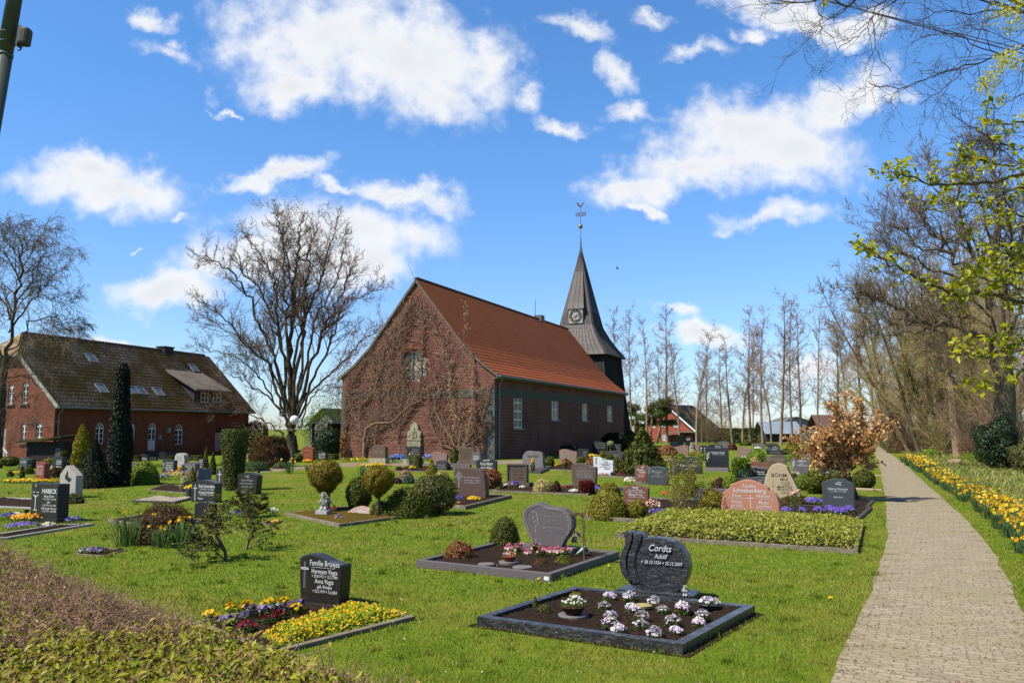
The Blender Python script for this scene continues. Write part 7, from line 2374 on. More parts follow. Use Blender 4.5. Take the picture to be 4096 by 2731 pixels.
plot('dark grave border with violet flowers before the speckled stone', (3070, 2070), (3440, 2082), (3490, 2036), .07, .1, 'kerbdark')
plot('low dark grave border behind the speckled stone', (3100, 2030), (3470, 2034), (3500, 2006), .05, .1, 'kerbdark')
plot('grave border with blue, white and orange pansies at the left edge', (-160, 2166), (30, 2158), (379, 2100), .05, .09, 'ltgrey')
plot('grave border at the left edge behind the black cross stone', (-160, 2024), (130, 2036), (240, 2002), .05, .08, 'ltgrey')
plot('gravel filled grave border beside the black line cross stone', (527, 2008), (700, 2014), (776, 1995), .06, .08, 'kerbdark', GRAV, 'gravel', .95)
plot('low grave border with bare soil left of the flower tub', (590, 1962), (745, 1974), (800, 1950), .04, .07, 'concrete')
plot('grave border under the dark azalea', (425, 2088), (640, 2120), (830, 2090), .07, .08, 'concrete')
plot('thin grave border with yellow pansies among the church graves', (1572, 1884), (1720, 1888), (1770, 1864), .04, .07, 'concrete')
plot('grave border with small yellow flowers beside the bushy rhododendron', (1040, 2098), (1090, 2102), (1132, 2086), .04, .05, 'concrete')
plot('little round edged bed with violets on the left lawn', (300, 2218), (420, 2226), (510, 2200), .02, .04, 'concrete')
plot('grave border among the far stones beside the light bush', (2880, 1930), (3005, 1936), (3040, 1912), .05, .08, 'concrete')
plot('grave border before the heart shaped stone', (3130, 1915), (3290, 1918), (3330, 1896), .05, .08, 'concrete')
# ---- clipped ground cover bed beside the path
RG, zG = plot('concrete edged grave bed filled with clipped pale tipped ground cover', (2460, 2150), (3432, 2215), (3456, 2105), .08, .08, 'concrete')
A, B, C_, D_ = RG
rg = np.random.default_rng(21)
n = 16000
f, g_ = rg.random(n), rg.random(n)
Q = A[None] * ((1 - f) * (1 - g_))[:, None] + B[None] * (f * (1 - g_))[:, None] + C_[None] * (f * g_)[:, None] + D_[None] * ((1 - f) * g_)[:, None]
edge = np.minimum(np.minimum(f * 9, (1 - f) * 9), np.minimum(g_ * 4, (1 - g_) * 4))
top = .1 + .2 * np.clip(edge, 0, 1) ** .5 + .03 * np.sin(Q[:, 0] * 5) * np.sin(Q[:, 1] * 6)
Z = np.where(rg.random(n) < .75, top + rg.normal(0, .025, n), rg.uniform(.05, 1, n) * top)
Pt = np.stack([Q[:, 0], Q[:, 1], Z], 1)
V, F = leaf_arrays(Pt, np.tile([-.1, -.3, .9], (n, 1)), .062, .42, rg)
tag(mesh_np('ground_cover', V, [F], LV['ground']), 'thick clipped evergreen cover with pale tips filling the long grave bed', 'ground cover', kind='stuff')
# ------------------------------------------------------------------ flowers
def disc_arrays(P, N, r, k, rng, cup=.25):
 n = len(P)
 N = N + rng.normal(0, .35, (n, 3))
 N /= np.linalg.norm(N, axis=1, keepdims=True)
 T = np.cross(N, rng.normal(0, 1, (n, 3)))
 T /= np.linalg.norm(T, axis=1, keepdims=True) + 1e-9
 B = np.cross(N, T)
 s = r * (1 + rng.uniform(-.25, .25, n))
 a = np.arange(k) * 2 * np.pi / k
 rad = (1 + .18 * np.cos(a * 2.5))[None, :] * s[:, None]
 ring = P[:, None] + T[:, None] * (np.cos(a) * rad)[..., None] + B[:, None] * (np.sin(a) * rad)[..., None] + N[:, None] * (cup * s)[:, None, None]
 V = np.concatenate([P[:, None], ring], 1).reshape(-1, 3)
 i = np.arange(n)[:, None] * (k + 1)
 j = np.arange(k)[None]
 F = np.stack([np.broadcast_to(i, (n, k)), i + 1 + j, i + 1 + (j + 1) % k], -1).reshape(-1, 3)
 return V, F
def petalmat(name, cols):
 return leafmat(name, cols, .25, .6, .2, k=1.15, patch=0)
PT = {
 'daffy': petalmat('pale_yellow_petals', [lin(240, 206, 84), lin(246, 216, 60), lin(232, 190, 50)]),
 'violwhite': petalmat('violet_white_petals', [lin(236, 224, 238), lin(156, 112, 178), lin(244, 238, 240), lin(206, 176, 216), lin(240, 230, 214), lin(240, 234, 240)]),
 'yellow': petalmat('yellow_petals', [lin(240, 190, 16), lin(248, 212, 30), lin(226, 166, 10)]),
 'orange': petalmat('orange_petals', [lin(246, 170, 18), lin(250, 190, 30), lin(238, 146, 16)]),
 'violet': petalmat('violet_petals', [lin(84, 66, 170), lin(112, 96, 196), lin(64, 48, 132), lin(150, 140, 210)]),
 'lilac': petalmat('lilac_petals', [lin(120, 92, 196), lin(150, 124, 214), lin(96, 66, 172)]),
 'darkmix': petalmat('dark_pansy_petals', [lin(58, 34, 92), lin(180, 166, 206), lin(96, 22, 40), lin(74, 58, 140), lin(206, 196, 214)]),
 'wine': petalmat('wine_petals', [lin(112, 16, 34), lin(86, 14, 30), lin(136, 30, 46)]),
 'pinkwhite': petalmat('pink_white_petals', [lin(196, 54, 106), lin(236, 214, 208), lin(216, 108, 140), lin(160, 30, 74), lin(240, 226, 200)]),
 'white': petalmat('white_petals', [lin(238, 236, 230), lin(220, 218, 210), lin(244, 240, 220)]),
 'red': petalmat('red_petals', [lin(206, 24, 36), lin(176, 18, 40), lin(226, 60, 40)]),
 'mix': petalmat('mixed_petals', [lin(240, 200, 40), lin(110, 90, 180), lin(236, 232, 224), lin(176, 40, 60), lin(240, 150, 30)]),
 'blue': petalmat('blue_petals', [lin(112, 124, 206), lin(90, 100, 186), lin(146, 156, 224)]),
 'palepink': petalmat('pale_pink_petals', [lin(244, 206, 190), lin(250, 170, 110), lin(246, 226, 214), lin(236, 130, 130)]),
}
FLEAF = leafmat('flower_leaves', [lin(72, 98, 34), lin(94, 120, 44), lin(54, 76, 28)], .25)
def flowers(label, x, y, z, w, d, h, mk, n, r=.022, name='pansy', cat='flower', group=None, yaw=0, k=6, nleaf=None, lift=.0, seed=None):
 _sd[0] += 1
 rg = np.random.default_rng(seed or _sd[0])
 root = empty(name, (x, y, z), yaw, label, cat, group)
 a, q_ = rg.uniform(0, 6.28, n), np.sqrt(rg.random(n))
 Pt = np.stack([np.cos(a) * q_ * w / 2, np.sin(a) * q_ * d / 2, h * (.55 + .45 * (1 - q_ ** 2)) + rg.normal(0, h * .08, n) + lift], 1)
 Nn = np.stack([np.cos(a) * q_ * .7, np.sin(a) * q_ * .7 - .55, np.full(n, .7)], 1)
 V, F = disc_arrays(Pt, Nn, r, k, rg)
 mesh_np('blooms', V, [F], PT[mk], root)
 m = nleaf or n * 2
 a, q_ = rg.uniform(0, 6.28, m), np.sqrt(rg.random(m)) * 1.05
 Pl = np.stack([np.cos(a) * q_ * w / 2, np.sin(a) * q_ * d / 2, rg.random(m) * h * .75 * (1.1 - q_ ** 2 * .6)], 1)
 V, F = leaf_arrays(Pl, np.tile([0, -.2, .8], (m, 1)), r * 2.1, .5, rg)
 mesh_np('leaves', V, [F], FLEAF, root)
 return root
def gxy(sx, sy, z=0.0):
 p = G(sx, sy, z)
 return p[0], p[1], z
# the seventeen pansies of the dark bordered grave
PX = [(2438, 2402), (2520, 2404), (2416, 2442), (2530, 2452), (2618, 2425), (2652, 2455), (2731, 2454), (2442, 2478), (2566, 2484), (2440, 2510), (2475, 2538), (2565, 2518), (2690, 2506), (2703, 2540), (2619, 2556), (2811, 2478), (2797, 2512)]
pz = zC
p0 = None
for i, (sx, sy) in enumerate(PX):
 x, y, z = gxy(sx, sy - 2, pz)
 if i == 0:
  p0 = flowers('bushy white and violet pansy on the dark soil of the polished border', x, y, z, .17, .16, .1, 'violwhite', 64, .0135, group='white and violet pansies of the dark bordered grave')
  p1 = flowers('bushy white and violet pansy on the dark soil of the polished border', x, y, z, .18, .16, .11, 'violwhite', 70, .0135, group='white and violet pansies of the dark bordered grave')
  place(p1, gxy(PX[1][0], PX[1][1] - 2, pz), .8)
 elif i > 1:
  o = copy_tree(p0 if i % 2 else p1)
  place(o, (x, y, z), i * 1.9, 1 + .12 * math.sin(i * 2.3))
def bowl(label, sx, sy, z, rpx, hpx, mat_, fl, n, r=.02, name='flower_bowl', cat='flower bowl', saucer=None, wick=False, fh=1.0, nl=None):
 x, y, z = gxy(sx, sy, z)
 m = mpp((x, y, z))
 R_, H_ = rpx * m, hpx * m
 o = empty(name, (x, y, z), 0, label, cat)
 mb_ = MB()
 mb_.lathe([(R_ * .55, 0), (R_ * .8, H_ * .35), (R_ * .95, H_ * .8), (R_ * 1.02, H_ * .86), (R_ * 1.02, H_), (R_ * .92, H_), (R_ * .88, H_ * .8)], 20)
 mb_.build('bowl', mat_, o, True)
 if saucer:
  mb_ = MB()
  mb_.lathe([(saucer * m, -.02), (saucer * m, .015), (saucer * m * .98, .02), (0.001, .02)], 18, sy=.9)
  s_ = mb_.build('stone_disc', ST['grey'], None)
  s_.name = 'stone_disc'
  s_.location = (x, y, z)
  tag(s_, 'flat round stone disc under the ' + label.split(' with')[0], 'stone disc')
  o.location.z = z + .021
 f_ = flowers(fl[1], x, y, z + H_ * .85 + (.02 if saucer else 0), R_ * 2, R_ * 2, H_ * fh, fl[0], n, r, nleaf=nl)
 return o
TERRA = plain('terracotta', lin(176, 92, 62), lin(146, 72, 48), 8, .85, .2)
WICK = plain('dark_wicker', lin(96, 62, 44), lin(58, 38, 28), 40, .8, .2, bump=.8, bscale=80)
PLAST = plain('dark_plastic', (.03, .03, .032), (.045, .045, .047), 5, .4)
bowl('brown wicker bowl with white blossoms on the dark bordered grave', 2293, 2462, zC, 50, 34, WICK, ('white', 'small white flowers with green leaves growing in the wicker bowl'), 46, .013, saucer=62, fh=1.2, nl=260)
bowl('terracotta bowl with yellow flowers in the grey bordered grave', 2037, 2248, zT, 29, 20, TERRA, ('mix', 'yellow and pink flowers growing in the terracotta bowl'), 40, .014, saucer=42, fh=1.0)
bowl('dark plastic bowl with pansies at the right of the round stone', 2834, 2438, zC, 42, 26, PLAST, ('violwhite', 'white and violet pansy growing in the dark plastic bowl'), 38, .019, fh=1.0)
bowl('large grey flower tub with yellow pansies beside the black stone', 757, 1990, 0, 18, 39, plain('grey_tub', lin(112, 120, 122), lin(92, 100, 102), 4, .5), ('yellow', 'yellow pansies growing in the large grey tub'), 40, .04, name='flower_tub', cat='flower tub', fh=.35)
bowl('terracotta pot with grasses before the rounded grey stone', 2131, 1884, .1, 9, 13, TERRA, ('orange', 'orange tinted dried flowers growing in the terracotta pot'), 24, .03, name='flower_pot', cat='flower pot', fh=2.8, nl=260)
for (sx, sy, rr_) in ((1915, 2258, 34), (2035, 2270, 40)):
 x, y, z = gxy(sx + 30 if sx < 1950 else sx + 55, sy, zT)
 m = mpp((x, y, z))
 mb = MB()
 mb.lathe([(rr_ * m, -.01), (rr_ * m, .015), (rr_ * m * .95, .02), (.001, .02)], 16)
 o = mb.build('stepping_stone', ST['grey'], None)
 o.location = (x, y, z + .002)
 tag(o, 'flat round stepping stone on the soil left of the terracotta bowl' if sx < 1950 else 'flat round stepping stone in front of the terracotta bowl', 'stepping stone')
# pale rough stone bowl among the pansies
x, y, z = gxy(2573, 2438, zC)
rg = np.random.default_rng(3)
Vr = unit_dirs(rg, 500) * np.array([.105, .08, .045])
mb = MB()
mb.lathe([(.06, 0), (.1, .03), (.108, .055), (.08, .068), (.002, .074)], 18, sy=.8)
o = mb.build('offering_stone', plain('pale_rough_stone', lin(226, 208, 150), lin(196, 176, 116), 40, .9, .1, bump=1, bscale=60, bdist=.03), None)
o.location = (x, y, z)
tag(o, 'pale yellow rough stone ornament among the pansies', 'stone')
# little dark conifers
shrub('tiny dwarf conifer on the dark bordered grave, left of the wicker bowl', 2177, 2478, 58, 58, 'ball', 'yew', 'dwarf_conifer', 'conifer', n=900, leaf=.016, rough=.3)
shrub('thin pointed dwarf conifer behind the tiny one', 2141, 2448, 44, 60, 'cone', 'yew', 'dwarf_conifer', 'conifer', n=700, leaf=.016, rough=.3)
shrub('small dwarf conifer standing behind the wicker bowl', 2302, 2412, 52, 44, 'ball', 'yewgold', 'dwarf_conifer', 'conifer', n=800, leaf=.016, rough=.3)
# grey bordered grave
shrub('clipped dark yew dome at the left of the tulip shaped stone', 2020, 2196, 126, 138, 'dome', 'yew', 'yew_ball', 'shrub', n=8000, leaf=.03, rough=.08)
shrub('skimmia bush with reddish flower heads at the border corner', 1838, 2252, 132, 96, 'dome', 'redtip', 'skimmia', n=2600, leaf=.045, asp=.42, core=.5)
shrub('small dry brown heather cushion on the grey bordered grave', 2162, 2276, 80, 44, 'dome', 'brown', 'heather', n=1800, leaf=.03, asp=.2, core=.4)
shrub('creeping dark green juniper before the tulip shaped stone', 2255, 2262, 140, 42, 'dome', 'box', 'juniper', n=2600, leaf=.025, core=.5, depth=.6)
for i, (sx, sy) in enumerate(((2030, 2196), (2066, 2204), (2075, 2186), (2105, 2212), (2130, 2196), (2160, 2216), (2196, 2206), (2172, 2200), (2262, 2214), (2224, 2210))):
 x, y, z = gxy(sx + 6, sy + 10, zT)
 if i == 0:
  pk = flowers('pink and white pansy in the row before the tulip shaped stone', x, y, z, .17, .14, .12, 'pinkwhite', 26, .024, group='pink pansies before the tulip stone')
 else:
  place(copy_tree(pk), (x, y, z), i * 2.1, 1 + .15 * math.sin(i * 1.7))
# Vagts grave: pansies and the yellow cover
zb = zB
VP = [('yellow', 843, 2478), ('yellow', 928, 2450), ('yellow', 985, 2442), ('yellow', 1078, 2430), ('yellow', 1135, 2418), ('darkmix', 912, 2498), ('darkmix', 982, 2478), ('darkmix', 1000, 2462), ('darkmix', 1062, 2462), ('darkmix', 1120, 2455), ('darkmix', 1160, 2440), ('wine', 985, 2520), ('wine', 1062, 2492), ('wine', 1112, 2478), ('darkmix', 1190, 2440), ('yellow', 1180, 2452)]
pr_ = {}
for i, (mk, sx, sy) in enumerate(VP):
 x, y, z = gxy(sx, sy, zb)
 lab = {'yellow': 'yellow pansy along the back of the concrete bordered bed', 'darkmix': 'dark violet and white pansy in the concrete bordered bed', 'wine': 'wine red pansy between violets and yellow cover'}[mk]
 if mk not in pr_:
  pr_[mk] = flowers(lab, x, y, z, .2, .17, .1, mk, 26, .021, group=mk + ' pansies of the concrete bordered bed' if mk != 'darkmix' else 'dark pansies of the concrete bordered bed')
 else:
  place(copy_tree(pr_[mk]), (x, y, z), i * 2.3, 1 + .12 * math.sin(i))
# yellow flowering carpet
YA, YB, YC, YD = [np.array(G(*q)[:2]) for q in ((1050, 2555), (1120, 2598), (1640, 2474), (1420, 2430))]
n = 5200
f, g_ = rg.random(n), rg.random(n)
Q = YA[None] * ((1 - f) * (1 - g_))[:, None] + YB[None] * ((1 - f) * g_)[:, None] + YC[None] * (f * g_)[:, None] + YD[None] * (f * (1 - g_))[:, None]
e = np.clip(np.minimum(np.minimum(f, 1 - f) * 8, np.minimum(g_, 1 - g_) * 5), .15, 1)
Pt = np.stack([Q[:, 0], Q[:, 1], zb + e * .11 * rg.uniform(.35, 1.1, n)], 1)
V1, F1 = leaf_arrays(Pt, np.tile([0, -.2, .8], (n, 1)), .034, .55, rg)
nb = 850
k = rg.integers(0, n, nb)
V2, F2 = disc_arrays(Pt[k] + np.array([0, 0, .03]), np.tile([0, -.5, .8], (nb, 1)), .012, 5, rg)
o = mesh_np('flower_carpet', np.concatenate([V1, V2]), [F1, F2 + len(V1)], None, mats=[LV['fresh'], PT['yellow']], midx=np.concatenate([np.zeros(len(F1), int), np.ones(len(F2), int)]))
tag(o, 'dense yellow flowering carpet on the front half of the concrete bordered grave', 'ground cover', kind='stuff')
# other flower patches: label, kind, sx, sy, width px, depth m, height px, n
FP = [('orange pansies massed before the black cross stone', 'orange', 110, 2086, 160, .5, 26, 260), ('blue violet pansies at the left end of the black cross stone bed', 'violet', 14, 2080, 60, .4, 22, 90), ('violet pansies in front of the orange ones', 'lilac', 85, 2118, 150, .3, 22, 110),
  ('white pansies among the violet ones by the black cross stone', 'white', 190, 2110, 44, .2, 16, 40), ('violet pansies beside the border corner right of the black cross stone', 'violet', 285, 2094, 60, .3, 22, 50), ('white pansies behind the orange ones', 'white', 60, 2068, 50, .2, 14, 36),
  ('yellow flowers edging the lawn at the far left', 'yellow', 120, 1932, 240, .4, 14, 260), ('yellow daffodil like flowers before the dark stone', 'yellow', 190, 1868, 60, .6, 28, 60), ('yellow flowers left of the flat topped shrub', 'yellow', 66, 1898, 42, .4, 10, 50),
  ('orange yellow flowers beneath the dark green tilted stone', 'orange', 700, 1884, 110, .5, 14, 140), ('red tulips and blue grape hyacinths before the dark green stone', 'mix', 690, 1920, 90, .8, 34, 60), ('blue hyacinths beside the light green bush', 'violet', 652, 1920, 36, .4, 22, 40),
  ('violet and white violas in the little round edged bed', 'darkmix', 360, 2214, 108, .25, 16, 90), ('orange pansies beneath the red stone at the hedge', 'orange', 1230, 1850, 40, .4, 10, 50), ('yellow flowers by the bushy rhododendron border', 'yellow', 1098, 2094, 34, .25, 10, 36),
  ('violet crocuses behind the gnarled rhododendron', 'violet', 940, 2070, 70, .4, 22, 50), ('white hydrangea like bloom on the lawn edge', 'white', 1090, 2060, 30, .3, 22, 34),
  ('red pansies at the foot of the first ball standard', 'wine', 1332, 2052, 44, .3, 22, 34), ('white and red pansies at the front of the mossy bed', 'darkmix', 1352, 2084, 44, .2, 22, 26), ('blue and violet pansies right of the pale stem', 'violet', 1546, 2066, 58, .3, 32, 44),
  ('yellow pansies before the brown streaked stone', 'yellow', 1895, 2004, 58, .35, 14, 80), ('violet pansies left of the yellow ones before the streaked stone', 'violet', 1836, 2004, 34, .3, 16, 26), ('orange pansies at the streaked stone border edge', 'orange', 1832, 2020, 34, .2, 8, 14),
  ('blue bluebells along the foot of the church gable', 'blue', 1590, 1838, 66, .8, 18, 220), ('bright green leafy ground cover left along the gable foot', 'yellow', 1430, 1846, 86, .6, 14, 20), ('blue flowers in the leaves right of the black church stone', 'blue', 1716, 1842, 60, .6, 22, 50), ('white flowering leafy patch at the gable foot', 'blue', 1610, 1852, 90, .6, 14, 30),
  ('yellow pansies in the thin border among church graves', 'yellow', 1648, 1878, 24, .3, 12, 36), ('wine and yellow pansies by the cone conifer', 'wine', 1698, 1880, 20, .3, 8, 20), ('low yellow flowering strip on the church lawn', 'yellow', 1500, 1868, 130, .5, 12, 90),
  ('wine red and white flowers left below the framed brown stone', 'wine', 1998, 1952, 36, .4, 16, 30), ('white primroses in the framed stone bed', 'white', 2022, 1950, 30, .3, 12, 30), ('violet crocuses before the framed brown stone', 'violet', 2060, 1948, 36, .3, 20, 30), ('purple flowers along the framed stone bed', 'wine', 2036, 1956, 40, .3, 12, 30), ('single white primrose patch right of the framed stone', 'white', 2088, 1954, 22, .3, 8, 14),
  ('violet flowers right of the pale hydrangea', 'wine', 2270, 1960, 50, .3, 14, 40), ('white flowers before the olive brown stone', 'white', 2300, 1972, 50, .3, 12, 40), ('blue flowers right of the red stems', 'violet', 2384, 1970, 40, .3, 22, 40), ('blue flowers behind the round yew', 'violet', 2480, 1968, 40, .3, 14, 30),
  ('pink and violet flowers beside the rounded grey stone', 'lilac', 2178, 1866, 18, .3, 22, 30), ('orange pansies before the clipped box ball', 'orange', 2222, 1868, 20, .3, 12, 30), ('yellow cushion flowers by the black shade stone', 'yellow', 2370, 1828, 36, .4, 10, 40),
  ('white tulips before the white marble stone', 'white', 2412, 1890, 32, .3, 30, 26), ('yellow and dark pansies below the white tulips', 'mix', 2425, 1896, 30, .3, 18, 36), ('orange pansies right of the white marble stone', 'orange', 2466, 1888, 40, .3, 14, 40), ('mixed low flowers along the white stone border', 'mix', 2405, 1904, 60, .3, 8, 40), ('wine red low flowers before the big conifer', 'wine', 2486, 1902, 36, .3, 10, 40), ('dark red flowers right of the leaf carved stone bushes', 'wine', 2350, 1850, 40, .4, 16, 40),
  ('white freesias before the reddish tapering stone', 'white', 2520, 1942, 46, .3, 30, 30), ('red flowers beside the white ones at the reddish stone', 'red', 2586, 1936, 30, .3, 36, 24), ('orange red tulips inside the loose shrub bed', 'red', 2668, 1990, 40, .4, 24, 18), ('white and lilac flowers behind the ground cover bed', 'lilac', 2640, 2062, 90, .5, 20, 60), ('salmon feathery foliage left of the loose shrub', 'palepink', 2612, 2050, 70, .4, 44, 60),
  ('pale pink bouquet on the sandstone boulder side', 'palepink', 3190, 1992, 40, .3, 34, 60), ('lilac aubrieta cushion left of the speckled stone', 'lilac', 3262, 2020, 72, .4, 24, 150), ('lilac cushion under the tiny gnarled bush, leftmost', 'lilac', 3150, 2050, 44, .3, 16, 70), ('lilac cushion right of the tiny gnarled bush', 'lilac', 3212, 2050, 36, .3, 16, 60), ('lilac cushion left before the speckled stone', 'lilac', 3282, 2050, 40, .3, 16, 60),
  ('large lilac cushion before the speckled stone', 'lilac', 3360, 2062, 66, .4, 28, 150), ('lilac cushion on the right before the speckled stone', 'lilac', 3402, 2054, 40, .35, 26, 80), ('lilac cushion directly below the speckled stone', 'lilac', 3326, 2048, 40, .3, 22, 70),
  ('white and wine flowers below the heart shaped stone', 'mix', 3180, 1902, 76, .4, 12, 60), ('white flowers at the far wave topped stones', 'white', 3030, 1800, 30, .4, 10, 24), ('yellow flowers on the dark low stone', 'yellow', 3288, 1812, 26, .4, 9, 20), ('lilac flowers beside the dark low stone', 'lilac', 3326, 1832, 24, .4, 18, 30), ('pinkish pebbles and flowers below the yellow green cushion', 'palepink', 2676, 1846, 44, .5, 10, 40), ('wine red flowers beside the yellow green cushion', 'wine', 2700, 1838, 30, .4, 12, 24), ('white flowers before the brown far stone', 'white', 2980, 1834, 30, .4, 6, 20)]
for lab, mk, sx, sy, w_, d_, h_, n_ in FP:
 p = GZ(sx, sy)
 m = mpp(p)
 flowers(lab, p[0], p[1] + d_ * .3, p[2] + .02, w_ * m, d_ * 1.6, h_ * m, mk, n_, max(.02, 3.4 * m), name='flower_patch', cat='flowers')
# daffodils
DAFL = leafmat('daffodil_leaves', [lin(84, 112, 66), lin(104, 130, 84), lin(66, 94, 52)], .3, .4, .4)
def daffodil(seed, nl, nf, h, mk, w=.3, fr=.036):
 rg = np.random.default_rng(seed)
 root = empty('daffodil_clump', (0, 0, 0))
 V, F = [], []
 for i in range(nl):
  a = rg.uniform(0, 6.28)
  q_ = rg.random() * w * .4
  b = np.array([math.cos(a) * q_, math.sin(a) * q_, 0])
  o_ = np.array([math.cos(a), math.sin(a), 0]) * rg.uniform(.03, .16) + rg.normal(0, .03, 3) * np.array([1, 1, 0])
  s_ = np.array([-math.sin(a), math.cos(a), 0]) * .007
  hh = h * rg.uniform(.65, 1.05)
  k = len(V)
  bend = rg.uniform(.3, 1.1)
  pts = [b, b + o_ * .35 + np.array([0, 0, hh * .5]), b + o_ * bend + np.array([0, 0, hh * .88]), b + o_ * bend * 1.7 + np.array([0, 0, hh * (.95 if bend < .7 else .75)])]
  for j, p in enumerate(pts):
   ww = (1, 1.1, .8, .15)[j]
   V += [p - s_ * ww, p + s_ * ww]
  for j in range(3):
   F.append((k + 2 * j, k + 2 * j + 1, k + 2 * j + 3, k + 2 * j + 2))
 mesh_np('leaves', np.array(V), [np.array(F)], DAFL, root)
 Pt = np.stack([rg.normal(0, w * .42, nf), rg.normal(0, w * .36, nf), h * rg.uniform(.85, 1.12, nf)], 1)
 Nn = np.stack([rg.normal(-.3, .5, nf), rg.normal(-.7, .4, nf), rg.uniform(0, .4, nf)], 1)
 V1, F1 = disc_arrays(Pt, Nn, fr, 6, rg, .05)
 Nu = Nn / np.linalg.norm(Nn, axis=1, keepdims=True)
 V2, F2 = disc_arrays(Pt + Nu * fr * .5, Nn, fr * .5, 6, rg, .9)
 V3, F3 = [], []
 for p in Pt:
  k = len(V3)
  b = p * np.array([.5, .5, 0])
  for q_ in (b, (b + p) / 2 + np.array([0, 0, .02]), p):
   V3 += [q_ + np.array([-.003, 0, 0]), q_ + np.array([.003, 0, 0])]
  F3 += [(k, k + 1, k + 3, k + 2), (k + 2, k + 3, k + 5, k + 4)]
 mesh_np('blooms', np.concatenate([V1, V2]), [F1, F2 + len(V1)], None, root, mats=[PT['daffy'] if mk == 'y' else PT['yellow'], PT['orange']], midx=np.concatenate([np.zeros(len(F1), int), np.ones(len(F2), int)]))
 mesh_np('stems', np.array(V3), [np.array(F3)], DAFL, root)
 return root
dprot = [daffodil(1, 54, 6, .34, 'y'), daffodil(2, 50, 4, .36, 'y'), daffodil(3, 56, 6, .32, 'o')]
rng = random.Random(4)
cl = resample([G(*p)[:2] for p in DAFF_C], 240)
cnt = 0
seglen = np.linalg.norm(np.diff(cl, axis=0), axis=1)
s_ = np.concatenate([[0], np.cumsum(seglen)])
pos, u = [], 0.0
while u < s_[-1]:
 for k in (0, 1, 2):
  if rng.random() < .82:
   x = np.interp(u + rng.uniform(-.1, .1), s_, cl[:, 0])
   y = np.interp(u + rng.uniform(-.1, .1), s_, cl[:, 1])
   off = (k - 1) * .3 + rng.uniform(-.12, .12)
   pos.append((x + off * .9, y - off * .45))
 u += .26 if u < 12 else .42 if u < 26 else .9
pos = pos[:235]
for i, (x, y) in enumerate(pos):
 o = dprot[i] if i < 3 else copy_tree(dprot[rng.randrange(3)])
 tag(o, 'clump of orange yellow daffodils in the band along the right of the path', 'daffodils', 'daffodils along the path')
 place(o, (x, y, 0), rng.random() * 6.28, rng.uniform(.8, 1.15) if y < 40 else rng.uniform(1.2, 1.6))
for i, (sx, sy, sc_, lab) in enumerate(((1155, 1893, 1.9, 'daffodil clump on the lawn edge before the lamp post'), (1450, 1903, 1.5, 'daffodil clump behind the second ball standard'), (1645, 1858, 1.9, 'daffodil clump before the black church stone'), (1230, 1884, 1.1, 'few daffodils at the walkway edge right of the lamp'),
         (508, 2182, 1.75, 'tall daffodil clump at the left end of the maroon azalea'), (715, 2192, 1.55, 'daffodil clump in front of the maroon azalea'), (640, 2190, 1.1, 'small daffodil tuft under the middle of the azalea'), (265, 1870, 1.3, 'daffodils right of the dark stone with the round ornament'), (895, 1862, 1.2, 'pale daffodils left of the yew block'))):
 o = daffodil(20 + i, 46, 9, .34, 'o' if i % 2 else 'y', .34, .024)
 p = G(sx, sy)
 place(o, p, i * 1.1, sc_)
 tag(o, lab, 'daffodils')
